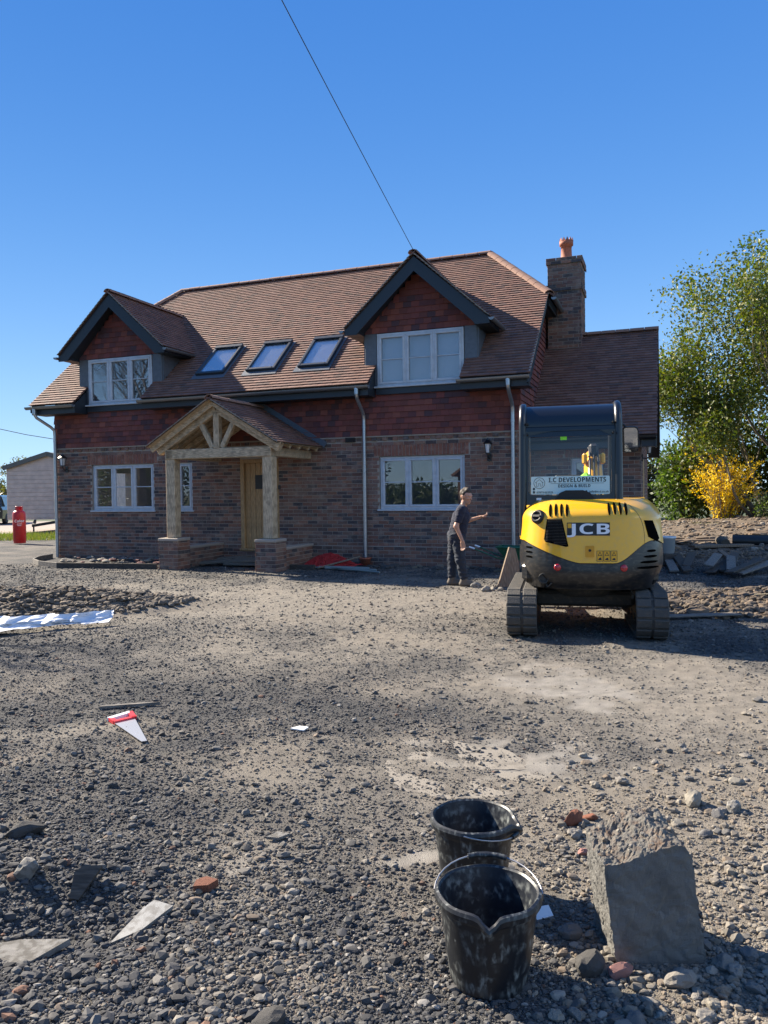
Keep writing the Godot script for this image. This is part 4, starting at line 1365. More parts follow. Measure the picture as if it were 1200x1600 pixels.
func build_gravel() -> void:
	var shapes := []
	for k in 7: shapes.append(rock(k + 1, 0.62 + 0.06 * k, 0.4, k < 4, false))
	var dark := [[], [], [], [], [], [], []]
	var pale := [[], [], [], [], [], [], []]
	var n := 430000
	for i in n:
		# more of them near the eye
		var t := rng.randf()
		var z := -1.75 * pow(9.5, t)
		var x := rr(-0.56, 0.56) * (-z)
		if i % 5 == 0: x = (0.56 * (-z) + rr(0.0, 1.8)) * (1.0 if rng.randf() < 0.5 else -1.0)
		var q := zones(x, z)
		var keep: float = 1.0 - q[0] * 0.84
		keep *= 1.0 - q[1] * 0.93
		var in_rubble: float = q[3]
		keep = maxf(keep, in_rubble * 0.42)
		if q[2] > 0.5: keep = 0.8
		if rng.randf() > keep: continue
		var size := 0.0029 * exp(rng.randfn() * 0.62)
		if z > -3.2 and x < -0.3 and rng.randf() < 0.3: size *= 1.6
		if in_rubble > 0.3 and rng.randf() < 0.5: size *= rr(1.0, 2.1)
		size *= clampf(-z / 6.0, 1.0, 1.7)
		size = minf(size, 0.022)
		var bs := Basis(Vector3.UP, rng.randf() * TAU).rotated(Vector3(1, 0, 0), rr(-0.5, 0.5)).rotated(Vector3(0, 0, 1), rr(-0.5, 0.5)).scaled(Vector3(size * rr(0.9, 1.5), size * rr(0.7, 1.1), size))
		var g := rr(0.6, 1.3)
		var c := Color(0.088, 0.088, 0.092) * g
		var roll := rng.randf()
		if roll < 0.25: c = Color(0.19, 0.183, 0.17) * g
		elif roll < 0.31: c = Color(0.36, 0.34, 0.31) * g
		elif roll < 0.322: c = Color(0.26, 0.13, 0.08) * g
		if q[2] > 0.45:
			c = [Color(0.2, 0.15, 0.1), Color(0.27, 0.2, 0.14), Color(0.15, 0.12, 0.095)][rng.randi() % 3] * g
			if rng.randf() < 0.35: size = rr(0.015, 0.05)
			bs = bs.orthonormalized().scaled(Vector3(size * 1.3, size * 0.9, size))
		var to_pale := clampf(in_rubble * 1.1 + q[0] * 0.7, 0, 1)
		var is_pale: bool = rng.randf() < to_pale and q[2] < 0.45
		if is_pale: c = [Color(0.36, 0.31, 0.24), Color(0.27, 0.25, 0.22), Color(0.42, 0.38, 0.32), Color(0.31, 0.23, 0.165), Color(0.18, 0.17, 0.16)][rng.randi() % 5] * g
		c = c.lerp(ground_color(q, x, z), clampf(q[0] * 0.55 + 0.12, 0, 0.6))
		c.a = 1.0
		var k := rng.randi() % 7
		var tr := Transform3D(bs, Vector3(x, ground_height(x, z, q) + size * 0.35, z))
		(pale if is_pale else dark)[k].append([tr, c])
	var far := []
	for i in 9000:
		var x := rr(5.5, 16.0)
		var z := rr(-28.0, -16.0)
		var size := 0.02 * exp(rng.randfn() * 0.55)
		var c: Color = [Color(0.26, 0.19, 0.13), Color(0.34, 0.26, 0.18), Color(0.2, 0.15, 0.11), Color(0.38, 0.33, 0.27)][rng.randi() % 4] * rr(0.75, 1.25)
		c.a = 1.0
		far.append([Transform3D(Basis(Vector3.UP, rng.randf() * TAU).scaled(Vector3(size * 1.3, size * 0.8, size)), Vector3(x, ground_at(x, z) + size * 0.2, z)), c])
	scatter("rubble", "broken brown earth and grit before the hedge on the right", shapes[2], far)
	for k in 7:
		scatter("gravel", "dark grey crushed gravel spread over the driveway", shapes[k], dark[k])
		scatter("rubble", "pale broken stone and grit strewn over the sandy ground", shapes[k], pale[k])

# stones that can be picked out one by one
func build_stones() -> void:
	var shapes := []
	for k in 10: shapes.append(rock(40 + k, 0.6 + 0.05 * k, 0.45, true))
	for i in 110:
		var x := 0.0
		var z := 0.0
		if i < 60:
			z = rr(-4.3, -2.0)
			x = rr(0.42, 0.5) * (-z) * rr(0.55, 1.1)
		elif i < 80:
			x = rr(0.45, 1.15)
			z = rr(-2.4, -2.05)
		else:
			x = rr(2.2, 5.6)
			z = rr(-9.6, -5.2) if i > 96 else rr(-5.4, -4.0)
		if Vector2(x - 0.83, z + 2.42).length() < 0.22 or Vector2(x - 0.3, z + 2.3).length() < 0.2: continue
		if x > 1.0 and x < 2.9 and z < -6.2 and z > -9.5: continue
		var s := rr(0.016, 0.034) if z > -4.5 else rr(0.025, 0.06)
		var o := MeshInstance3D.new()
		o.name = numbered("stone")
		o.mesh = shapes[i % 10]
		o.material_override = stone_tint(i % 5)
		add_child(o)
		o.transform = Transform3D(Basis(Vector3.UP, rng.randf() * TAU).scaled(Vector3(s * rr(0.9, 1.4), s * rr(0.7, 1.0), s)), Vector3(x, ground_at(x, z) + s * 0.3, z))
		if i < 60: tag(o, "small pale stone lying loose on the sandy ground beside the concrete block", "stone", "loose stones round the concrete block")
		elif i < 80: tag(o, "pale stone in the rubble at the foot of the concrete block", "stone", "stones at the foot of the block")
		else: tag(o, "grey stone lying on the churned soil beyond the excavator track", "stone", "stones on the churned soil")

const STONE_TINTS := [Color(0.36, 0.33, 0.29), Color(0.3, 0.28, 0.25), Color(0.42, 0.38, 0.31), Color(0.24, 0.23, 0.22), Color(0.34, 0.27, 0.2)]

func stone_tint(k: int) -> Material:
	var key := "stone_tint%d" % k
	if not M.has(key): mat(key, STONE_TINTS[k], 0.92, 0.0, {"grain": "grit", "scale": 3.0, "bump": "grit", "high": 0.6})
	return M[key]

# ---------------------------------------------------------------- the excavator
# the tail's skin: x across, y up; z is the rear (+z towards the camera)
func tail(x: float, y: float) -> Vector3:
	var t := clampf((y - 0.5) / 0.86, 0.0, 1.0)
	# half width and rear depth change with height
	var a := 0.645 + 0.075 * smoothstep(0.0, 0.3, t) - 0.03 * smoothstep(0.35, 0.8, t) - 0.1 * pow(maxf(t - 0.78, 0.0) / 0.22, 2.0)
	var r := 0.0 - 0.1 * pow(1.0 - minf(t / 0.22, 1.0), 2.0) - 0.06 * t - 0.3 * pow(maxf(t - 0.79, 0.0) / 0.21, 2.0)
	var k := clampf(absf(x) / a, 0.0, 1.0)
	return Vector3(x, y, r - 0.75 * (1.0 - pow(1.0 - pow(k, 3.6), 0.42)))

func tail_half(y: float) -> float:
	var t := clampf((y - 0.5) / 0.86, 0.0, 1.0)
	return 0.645 + 0.075 * smoothstep(0.0, 0.3, t) - 0.03 * smoothstep(0.35, 0.8, t) - 0.1 * pow(maxf(t - 0.78, 0.0) / 0.22, 2.0)

func tail_normal(x: float, y: float) -> Vector3:
	var e := 0.006
	var dx := tail(x + e, y) - tail(x - e, y)
	var dy := tail(x, y + e) - tail(x, y - e)
	return dx.cross(dy).normalized()

# where the black counterweight ends and the yellow hood begins
func tail_split(x: float) -> float:
	if x < 0.0: return 0.765 + 0.2 * pow(clampf((-x - 0.12) / 0.52, 0, 1), 1.25)
	var h := 0.765 + 0.21 * smoothstep(0.2, 0.56, x)
	return h - 0.05 * smoothstep(0.6, 0.7, x)

func tail_band(lo: Callable, hi: Callable, rows: int, lift: float) -> B:
	var b := B.new()
	var grid := []
	var cols := 64
	for j in rows + 1:
		var row := []
		for i in cols + 1:
			var f := lerpf(-1.0, 1.0, float(i) / cols)
			f = signf(f) * (1.0 - pow(1.0 - absf(f), 1.8))
			# find x and y on the band
			var x := f * 0.7
			var y: float = lerpf(lo.call(x), hi.call(x), float(j) / rows)
			x = f * tail_half(y) * 0.9999
			y = lerpf(lo.call(x), hi.call(x), float(j) / rows)
			var xx := f * tail_half(y) * 0.9999
			var p := tail(xx, y)
			var nn := tail_normal(clampf(xx, -0.93 * tail_half(y), 0.93 * tail_half(y)), y)
			if absf(f) > 0.97: nn = Vector3(signf(f), nn.y * 0.3, 0.25).normalized()
			row.append([p + nn * lift, nn])
		grid.append(row)
	for j in rows:
		for i in cols:
			var a: Array = grid[j][i]
			var c: Array = grid[j][i + 1]
			var d: Array = grid[j + 1][i + 1]
			var e: Array = grid[j + 1][i]
			b.quads(a[0], c[0], d[0], e[0], a[1], c[1], d[1], e[1])
	return b

# a flat outline laid on the tail's skin as a thin plate; back < 0 sinks it
func tail_plate(poly: Array, lift: float, thick: float) -> B:
	var b := B.new()
	var pv := PackedVector2Array(poly)
	if Geometry2D.is_polygon_clockwise(pv): pv.reverse()
	var fine := PackedVector2Array()
	for i in pv.size():
		for k in 2: fine.append(pv[i].lerp(pv[(i + 1) % pv.size()], k / 2.0))
	var ix := Geometry2D.triangulate_polygon(fine)
	var on := func(p: Vector2, h: float) -> Vector3: return tail(p.x, p.y) + tail_normal(p.x, p.y) * h
	for i in range(0, ix.size(), 3):
		var q := [fine[ix[i]], fine[ix[i + 1]], fine[ix[i + 2]]]
		if (q[1] - q[0]).cross(q[2] - q[0]) < 0: q = [q[0], q[2], q[1]]
		var todo := [q]
		for _k in 3:
			var next := []
			for f in todo:
				var ab: Vector2 = (f[0] + f[1]) * 0.5
				var bc: Vector2 = (f[1] + f[2]) * 0.5
				var ca: Vector2 = (f[2] + f[0]) * 0.5
				next += [[f[0], ab, ca], [ab, f[1], bc], [ca, bc, f[2]], [ab, bc, ca]]
			todo = next
		for f in todo: b.tri(on.call(f[0], lift + thick), on.call(f[1], lift + thick), on.call(f[2], lift + thick))
	for i in fine.size():
		var p := fine[i]
		var q := fine[(i + 1) % fine.size()]
		b.quad(on.call(p, lift), on.call(q, lift), on.call(q, lift + thick), on.call(p, lift + thick))
	return b

# a rectangle bent to the skin
func tail_rect(x0: float, y0: float, x1: float, y1: float, lift: float) -> B:
	var b := B.new()
	for i in 16:
		for j in 5:
			var q := []
			for k in [[0, 0], [1, 0], [1, 1], [0, 1]]:
				var x := lerpf(x0, x1, (i + k[0]) / 16.0)
				var y := lerpf(y0, y1, (j + k[1]) / 5.0)
				q.append(tail(x, y) + tail_normal(x, y) * lift)
			b.quad(q[0], q[1], q[2], q[3])
	return b

func oval(cx: float, cy: float, rx: float, ry: float, n := 14, turn := 0.0) -> Array:
	var out := []
	for k in n: out.append(Vector2(cx, cy) + Vector2(cos(TAU * k / n) * rx, sin(TAU * k / n) * ry).rotated(turn))
	return out

func rect(x0: float, y0: float, x1: float, y1: float, r := 0.0) -> Array:
	if r <= 0.0: return [Vector2(x0, y0), Vector2(x1, y0), Vector2(x1, y1), Vector2(x0, y1)]
	var out := []
	for c in [[x1 - r, y0 + r, -PI / 2], [x1 - r, y1 - r, 0.0], [x0 + r, y1 - r, PI / 2], [x0 + r, y0 + r, PI]]:
		for k in 5: out.append(Vector2(c[0] + cos(c[2] + PI / 8 * k) * r, c[1] + sin(c[2] + PI / 8 * k) * r))
	return out

func letters(text: String, size: float, fat: bool, mono := "Droid Sans") -> TextMesh:
	var t := TextMesh.new()
	var f := SystemFont.new()
	f.font_names = PackedStringArray([mono])
	f.font_weight = 800 if fat else 500
	t.font = f
	t.font_size = 64
	t.pixel_size = size / 64.0
	t.depth = 0.0
	t.text = text
	return t

# lettering bent on to the tail's skin
func tail_text(text: String, cx: float, cy: float, size: float, wide: float, lift: float) -> B:
	var t := letters(text, size, true)
	var arr := t.get_mesh_arrays()
	var vs: PackedVector3Array = arr[Mesh.ARRAY_VERTEX]
	var ix: PackedInt32Array = arr[Mesh.ARRAY_INDEX]
	var b := B.new()
	for i in range(0, ix.size(), 3):
		var p := []
		for k in 3:
			var v := vs[ix[i + k]]
			var x := cx + v.x * wide
			var y := cy + v.y
			p.append(tail(x, y) + tail_normal(x, y) * lift)
		b.tri(p[0], p[2], p[1])
	return b

func build_track(parent: Node, x: float) -> void:
	var t := sub("track", parent, Vector3(x, 0, 0))
	# outline of the belt in (z, y): rear idler and front sprocket
	var out := []
	var r := 0.222
	var n := 14
	for k in n + 1: out.append(Vector2(-0.28, r + 0.02) + Vector2(sin(PI * k / n), -cos(PI * k / n)) * r)
	for k in n + 1: out.append(Vector2(-1.75, r + 0.02) + Vector2(-sin(PI * k / n), cos(PI * k / n)) * r)
	var belt := B.new()
	for i in out.size():
		var a: Vector2 = out[i]
		var b: Vector2 = out[(i + 1) % out.size()]
		var na := Vector2(b.y - a.y, a.x - b.x).normalized()
		for s in [0.0, -0.035]:
			var p: Vector2 = a + na * s
			var q: Vector2 = b + na * s
			belt.quad(Vector3(-0.148, p.y, p.x), Vector3(0.148, p.y, p.x), Vector3(0.148, q.y, q.x), Vector3(-0.148, q.y, q.x))
		for s in [-0.148, 0.148]:
			var p := a - na * 0.035
			var q := b - na * 0.035
			belt.quad(Vector3(s, a.y, a.x), Vector3(s, b.y, b.x), Vector3(s, q.y, q.x), Vector3(s, p.y, p.x))
	part("belt", belt, M.rubber, t)
	# tread bars: two staggered blocks on every pitch
	var total := 0.0
	for i in out.size(): total += out[i].distance_to(out[(i + 1) % out.size()])
	var pitch := total / 44.0
	var bar := B.new()
	bar.cbox(Vector3(0, 0, 0), Vector3(0.136, 0.02, 0.084), 0.008)
	var shape := bar.mesh()
	for k in 88:
		var d := pitch * (k / 2)
		var i := 0
		while d > out[i].distance_to(out[(i + 1) % out.size()]):
			d -= out[i].distance_to(out[(i + 1) % out.size()])
			i = (i + 1) % out.size()
		var a: Vector2 = out[i]
		var b: Vector2 = out[(i + 1) % out.size()]
		var dir := (b - a).normalized()
		var p := a + dir * d
		var nn := Vector2(dir.y, -dir.x)
		var bs := Basis(Vector3(1, 0, 0), Vector3(0, nn.y, nn.x), Vector3(0, dir.y, dir.x))
		if bs.determinant() < 0: bs = Basis(Vector3(-1, 0, 0), bs.y, bs.z)
		var o := part("tread_bar", shape, M.rubber, t)
		o.transform = Transform3D(bs, Vector3(-0.079 if k % 2 else 0.079, p.y + nn.y * 0.007, p.x + nn.x * 0.007))
	var fr := B.new()
	fr.cbox(Vector3(0, 0.25, -1.0), Vector3(0.2, 0.2, 1.35), 0.02)
	for z in [-0.28, -1.75]:
		fr.xf = Transform3D(Basis(Vector3(0, 0, 1), PI / 2), Vector3(0.09, 0.255, z))
		fr.lathe([Vector2(0.0, 0.0), Vector2(0.17, 0.0), Vector2(0.185, 0.03), Vector2(0.185, 0.15), Vector2(0.17, 0.18), Vector2(0, 0.18)], 20)
	for z in [-0.6, -0.9, -1.2, -1.5]:
		fr.xf = Transform3D(Basis(Vector3(0, 0, 1), PI / 2), Vector3(0.08, 0.1, z))
		fr.lathe([Vector2(0.0, 0.0), Vector2(0.07, 0.0), Vector2(0.07, 0.16), Vector2(0, 0.16)], 14, true)
	part("track_frame", fr, M.steel_mud, t)

func build_excavator() -> void:
	var e := thing("excavator", "yellow and black tracked mini excavator seen from behind, glazed cab with pale sign", "excavator", Vector3(1.926, 0.0, -7.2785), -0.2269)
	build_track(e, -0.615)
	build_track(e, 0.615)
	# undercarriage
	var u := B.new()
	u.cbox(Vector3(0, 0.33, -1.0), Vector3(1.0, 0.16, 0.7), 0.03)
	u.xf = Transform3D(Basis(), Vector3(0, 0.36, -1.0))
	u.lathe([Vector2(0.4, 0.0), Vector2(0.42, 0.02), Vector2(0.42, 0.12), Vector2(0.36, 0.16), Vector2(0, 0.16)], 28)
	part("undercarriage", u, M.steel_mud, e)
	var bl := B.new()
	bl.cbox(Vector3(0, 0.22, -2.32), Vector3(1.55, 0.36, 0.06), 0.02)
	bl.beam(Vector3(-0.35, 0.28, -1.3), Vector3(-0.35, 0.2, -2.3), 0.09, 0.12)
	bl.beam(Vector3(0.35, 0.28, -1.3), Vector3(0.35, 0.2, -2.3), 0.09, 0.12)
	part("dozer_blade", bl, M.yellow_plain, e)
	# upper body
	var deck := B.new()
	deck.cbox(Vector3(-0.02, 0.64, -1.05), Vector3(1.32, 0.22, 1.5), 0.05)
	deck.cbox(Vector3(0.3, 1.02, -1.0), Vector3(0.72, 0.6, 0.95), 0.08)
	part("deck", deck, M.black_paint, e)
	var cw := tail_band(func(_x): return 0.5, func(x): return tail_split(x), 14, 0.0)
	# its underside
	for i in 24:
		var x0 := lerpf(-0.64, 0.64, i / 24.0)
		var x1 := lerpf(-0.64, 0.64, (i + 1) / 24.0)
		cw.quad(tail(x0, 0.5), Vector3(x0, 0.53, -0.8), Vector3(x1, 0.53, -0.8), tail(x1, 0.5))
	var counter := part("counterweight", cw, M.black_paint, e)
	var hood_b := tail_band(func(x): return tail_split(x), func(_x): return 1.36, 18, 0.012)
	# its roof
	for i in 32:
		var x0 := lerpf(-0.55, 0.55, i / 32.0)
		var x1 := lerpf(-0.55, 0.55, (i + 1) / 32.0)
		var up := Vector3.UP
		var h := Vector3(0, 0.012, 0)
		hood_b.quads(tail(x0, 1.36) + h * 0.4, tail(x1, 1.36) + h * 0.4, Vector3(x1, 1.385, -0.75), Vector3(x0, 1.385, -0.75), tail_normal(x0, 1.355), tail_normal(x1, 1.355), up, up)
	# the right flank runs forward beside the cab
	hood_b.cbox(Vector3(0.43, 1.17, -1.05), Vector3(0.46, 0.36, 0.9), 0.09)
	var hood := part("hood", hood_b, M.yellow_paint, e)
	# seam between them
	var seam := B.new()
	var pts := []
	for i in 41:
		var x := lerpf(-0.62, 0.64, i / 40.0)
		pts.append(tail(x, tail_split(x)) + tail_normal(x, tail_split(x)) * 0.004)
	var rad := []
	for p in pts: rad.append(0.007)
	seam.tube(pts, rad, 6)
	part("seam", seam, M.dark_plastic, e)
	# vent slots in the hood
	for g in [[-0.31, 1.265], [0.24, 1.275]]:
		for k in 4:
			var cx: float = g[0] + (k - 1.5) * 0.052
			part("vent_slot", tail_plate(oval(cx, g[1] - 0.004 * absf(k - 1.5), 0.0135, 0.056, 16), 0.0125, 0.005), M.hole, hood)
	# mesh grille at the left with its raised rim
	part("grille_rim", tail_plate([Vector2(-0.425, 1.195), Vector2(-0.27, 1.195), Vector2(-0.205, 0.915), Vector2(-0.24, 0.905), Vector2(-0.44, 0.95), Vector2(-0.455, 0.99)], 0.012, 0.004), M.yellow_paint, hood)
	part("grille", tail_plate([Vector2(-0.415, 1.185), Vector2(-0.278, 1.185), Vector2(-0.22, 0.925), Vector2(-0.24, 0.918), Vector2(-0.43, 0.962), Vector2(-0.443, 0.99)], 0.0165, 0.003), M.hole, hood)
	var gm := B.new()
	for k in 17:
		var y := 0.945 + k * 0.0145
		var l := lerpf(-0.44, -0.415, clampf((y - 0.96) / 0.22, 0, 1)) + (0.08 if y < 0.962 else 0.0)
		var r := lerpf(-0.226, -0.282, (y - 0.93) / 0.26)
		gm.tube([tail(l + 0.008, y) + tail_normal(l, y) * 0.021, tail((l + r) * 0.5, y) + tail_normal((l + r) * 0.5, y) * 0.021, tail(r - 0.006, y) + tail_normal(r, y) * 0.021], [0.0028, 0.0028, 0.0028], 4)
	part("grille_mesh", gm, M.steel_mud, hood)
	# badge
	var badge := part("badge", tail_rect(-0.232, 1.028, 0.163, 1.152, 0.0165), M.badge_black, hood)
	part("lettering", tail_text("JCB", -0.018, 1.09, 0.138, 1.72, 0.0195), M.badge_white, badge)
	part("badge_mark", tail_rect(-0.226, 1.1, -0.19, 1.144, 0.0185), M.yellow_plain, badge)
	# lock panel, hazard stickers
	part("lock_panel", tail_plate(rect(-0.075, 0.81, 0.028, 0.94, 0.014), 0.012, 0.004), M.yellow_paint, hood)
	part("lock_recess", tail_plate(rect(-0.066, 0.819, 0.019, 0.931, 0.012), 0.0162, 0.001), M.yellow_deep, hood)
	part("lock", tail_plate(oval(-0.022, 0.886, 0.013, 0.013), 0.017, 0.004), M.dark_plastic, hood)
	for k in 3:
		var x := 0.04 + k * 0.064
		var st := part("hazard_sticker", tail_plate(rect(x, 0.782, x + 0.06, 0.884), 0.0125, 0.001), M.badge_black, hood)
		part("sticker_face", tail_plate(rect(x + 0.004, 0.786, x + 0.056, 0.88), 0.0138, 0.001), M.yellow_plain, st)
		part("sticker_triangle", tail_plate([Vector2(x + 0.01, 0.836), Vector2(x + 0.05, 0.836), Vector2(x + 0.03, 0.874)], 0.015, 0.001), M.badge_black, st)
		part("sticker_triangle_face", tail_plate([Vector2(x + 0.018, 0.841), Vector2(x + 0.042, 0.841), Vector2(x + 0.03, 0.864)], 0.0162, 0.001), M.yellow_plain, st)
		part("sticker_pictogram", tail_plate([Vector2(x + 0.012, 0.796), Vector2(x + 0.046, 0.794), Vector2(x + 0.04, 0.822 - k * 0.004), Vector2(x + 0.022, 0.812)], 0.015, 0.001), M.badge_black, st)
	# fuel cap at the upper left shoulder
	var cap := B.new()
	cap.xf = Transform3D(Basis(Vector3(1, 0, 0), PI / 2 - 0.35).rotated(Vector3.UP, -0.55), tail(-0.5, 1.2) + Vector3(0, 0, -0.01))
	cap.lathe([Vector2(0, -0.02), Vector2(0.072, -0.02), Vector2(0.072, 0.03), Vector2(0.06, 0.05), Vector2(0.045, 0.055), Vector2(0.04, 0.04), Vector2(0.0, 0.04)], 18)
	cap.box(Vector3(0, 0.05, 0), Vector3(0.08, 0.02, 0.02))
	part("fuel_cap", cap, M.dark_plastic, hood)
	# right-hand opening in the hood
	part("side_opening", tail_plate([Vector2(0.475, 1.17), Vector2(0.56, 1.165), Vector2(0.63, 0.985), Vector2(0.6, 0.96), Vector2(0.515, 1.01)], 0.0125, 0.003), M.hole, hood)
	# fine panel joint
	var jn := B.new()
	var jp := []
	var jr := []
	for k in 16:
		var y := lerpf(0.94, 1.31, k / 15.0)
		var x := 0.47 - 0.13 * pow(k / 15.0, 3.0) + 0.01
		jp.append(tail(x, y) + tail_normal(x, y) * 0.0115)
		jr.append(0.0025)
	jn.tube(jp, jr, 4)
	part("panel_joint", jn, M.dark_plastic, hood)
	# cooling slots at the right of the counterweight, and at the left
	for k in 4:
		part("cooling_slot", tail_plate(oval(0.555 - 0.012 * k, 0.875 - 0.052 * k, 0.045 + 0.022 * k, 0.0125, 18), 0.002, 0.003), M.hole, counter)
	for k in 3:
		part("cooling_slot", tail_plate(oval(-0.6, 0.9 - 0.046 * k, 0.034, 0.011, 12), 0.002, 0.003), M.hole, counter)
	for x in [-0.325, 0.29]:
		var l := B.new()
		l.xf = Transform3D(Basis(Vector3(1, 0, 0), PI / 2), tail(x, 0.72) + Vector3(0, 0, -0.01))
		l.lathe([Vector2(0, 0), Vector2(0.034, 0.0), Vector2(0.034, 0.022), Vector2(0.027, 0.03), Vector2(0.0, 0.032)], 18)
		part("rear_light", l, M.red_lens, counter)
	var ex := B.new()
	ex.xf = Transform3D(Basis(Vector3(1, 0, 0), PI / 2), tail(-0.46, 0.605) + Vector3(0, 0, -0.06))
	ex.lathe([Vector2(0.05, 0), Vector2(0.05, 0.09), Vector2(0.04, 0.09), Vector2(0.04, 0.0)], 18, true)
	ex.lathe([Vector2(0.04, 0.07), Vector2(0.0, 0.07)], 18, true)
	part("exhaust", ex, M.steel_mud, counter)
	var tow := B.new()
	tow.tube([tail(-0.44, 0.56) + Vector3(0, 0, 0.0), tail(-0.42, 0.55) + Vector3(0, -0.03, 0.03), tail(-0.38, 0.56)], [0.008, 0.008, 0.008], 6)
	part("tow_eye", tow, M.steel_mud, counter)
	build_cab(e)
	build_boom(e)
	# the upper works stand a little to the right of the tracks
	for o in e.get_children():
		if not (o.name.begins_with("track") or o.name.begins_with("under") or o.name.begins_with("dozer")): o.position.x += 0.06

func build_cab(e: Node3D) -> void:
	var cab := sub("cab", e)
	var x0 := -0.675
	var x1 := 0.285
	# side frames: a thick outline with a big opening, rounded at the rear top
	var outer := []
	for p in [Vector2(-0.52, 1.0), Vector2(-0.54, 1.38), Vector2(-0.6, 2.08)]: outer.append(p)
	for k in 9: outer.append(Vector2(-0.82, 2.12) + Vector2(cos(PI / 2 * k / 8.0), sin(PI / 2 * k / 8.0)) * Vector2(0.22, 0.24))
	for p in [Vector2(-1.5, 2.34), Vector2(-1.6, 2.28), Vector2(-1.72, 1.6), Vector2(-1.72, 0.8)]: outer.append(p)
	var inner := []
	for p in [Vector2(-0.66, 1.36), Vector2(-0.7, 2.05), Vector2(-0.74, 2.16), Vector2(-0.84, 2.24), Vector2(-1.48, 2.24), Vector2(-1.54, 2.2), Vector2(-1.64, 1.55), Vector2(-1.64, 0.95), Vector2(-0.66, 0.95)]: inner.append(p)
	for x in [x0, x1]:
		var f := B.new()
		# walls of the outline as beams
		var path := []
		var wide := []
		for q in outer:
			path.append(Vector3(x, q.y, q.x))
			wide.append(0.04)
		f.tube(path, wide, 12)
		f.tube([Vector3(x, 0.95, -0.54), Vector3(x, 0.85, -1.72)], [0.05, 0.05], 8)
		f.tube([Vector3(x, 0.95, -1.14), Vector3(x, 2.3, -1.14)], [0.035, 0.035], 8)
		part("side_frame", f, M.cab_paint, cab)
		var g := B.new()
		var pv := PackedVector2Array(inner)
		var ix := Geometry2D.triangulate_polygon(pv)
		for i in range(0, ix.size(), 3):
			g.tri(Vector3(x, pv[ix[i]].y, pv[ix[i]].x), Vector3(x, pv[ix[i + 1]].y, pv[ix[i + 1]].x), Vector3(x, pv[ix[i + 2]].y, pv[ix[i + 2]].x))
		part("side_pane", g, M.cab_glass, cab)
		# mounting bolts
		var bo := B.new()
		for q in [Vector2(-0.62, 2.16), Vector2(-0.575, 2.05)]:
			bo.tube([Vector3(x + 0.05 * signf(-x), q.y, q.x + 0.03), Vector3(x + 0.05 * signf(-x), q.y, q.x + 0.07)], [0.012, 0.012], 8)
		part("bolt", bo, M.dark_plastic, cab)
	# the back: rounded header over the window, jambs and the panel below it
	var back := B.new()
	var prof := [Vector2(-0.575, 2.02), Vector2(-0.59, 2.12)]
	for k in 7: prof.append(Vector2(-0.83, 2.13) + Vector2(cos(PI / 2 * k / 6.0), sin(PI / 2 * k / 6.0)) * Vector2(0.225, 0.235))
	prof.append(Vector2(-1.52, 2.345))
	prof.append(Vector2(-1.6, 2.28))
	for i in prof.size() - 1:
		var a: Vector2 = prof[i]
		var b: Vector2 = prof[i + 1]
		var na := Vector2(-(a.y - b.y), a.x - b.x)
		var nn := Vector3(0, absf(b.x - a.x), absf(b.y - a.y)).normalized()
		if i > 8: nn = Vector3.UP
		var pn := nn
		var qn := nn
		if i >= 2 and i < 8:
			pn = Vector3(0, a.y - 2.13, a.x + 0.83).normalized()
			qn = Vector3(0, b.y - 2.13, b.x + 0.83).normalized()
		back.quads(Vector3(x0, a.y, a.x), Vector3(x1, a.y, a.x), Vector3(x1, b.y, b.x), Vector3(x0, b.y, b.x), pn, pn, qn, qn)
	part("cab_roof", back, M.cab_paint, cab)
	# rear panel with a window opening that has round corners and an arched top
	var z_at := func(y: float) -> float: return lerpf(-0.52, -0.575, clampf((y - 1.0) / 1.05, 0, 1))
	var hole := []
	var hx0 := -0.615
	var hx1 := 0.215
	var hy0 := 1.415
	var hy1 := 2.045
	for c in [[hx1 - 0.05, hy0 + 0.05, -PI / 2], [hx1 - 0.05, hy1 - 0.05, 0.0]]:
		for k in 5: hole.append(Vector2(c[0] + cos(c[2] + PI / 8 * k) * 0.05, c[1] + sin(c[2] + PI / 8 * k) * 0.05))
	hole.append(Vector2(0.1, hy1 + 0.035))
	hole.append(Vector2(-0.155, hy1 + 0.045))
	hole.append(Vector2(-0.4, hy1 + 0.03))
	for c in [[hx0 + 0.05, hy1 - 0.05, PI / 2], [hx0 + 0.05, hy0 + 0.05, PI]]:
		for k in 5: hole.append(Vector2(c[0] + cos(c[2] + PI / 8 * k) * 0.05, c[1] + sin(c[2] + PI / 8 * k) * 0.05))
	var rim := []
	for q in hole:
		var d: Vector2 = q - Vector2((hx0 + hx1) * 0.5, (hy0 + hy1) * 0.5)
		var sx := (x1 - x0) * 0.5 / maxf(absf(d.x), 0.001)
		var sy := (0.36 if d.y < 0 else 0.35) / maxf(absf(d.y), 0.001)
		if d.y < 0: sy = 0.72 / maxf(absf(d.y), 0.001)
		var sc := minf(sx, sy)
		rim.append(Vector2((hx0 + hx1) * 0.5, (hy0 + hy1) * 0.5) + d * sc)
	var pan := B.new()
	for i in hole.size():
		var j := (i + 1) % hole.size()
		var h0: Vector2 = hole[i]
		var h1: Vector2 = hole[j]
		var r0: Vector2 = rim[i]
		var r1: Vector2 = rim[j]
		pan.quad(Vector3(r0.x, r0.y, z_at.call(r0.y)), Vector3(r1.x, r1.y, z_at.call(r1.y)), Vector3(h1.x, h1.y, z_at.call(h1.y)), Vector3(h0.x, h0.y, z_at.call(h0.y)))
		pan.quad(Vector3(h0.x, h0.y, z_at.call(h0.y)), Vector3(h1.x, h1.y, z_at.call(h1.y)), Vector3(h1.x, h1.y, z_at.call(h1.y) - 0.03), Vector3(h0.x, h0.y, z_at.call(h0.y) - 0.03))
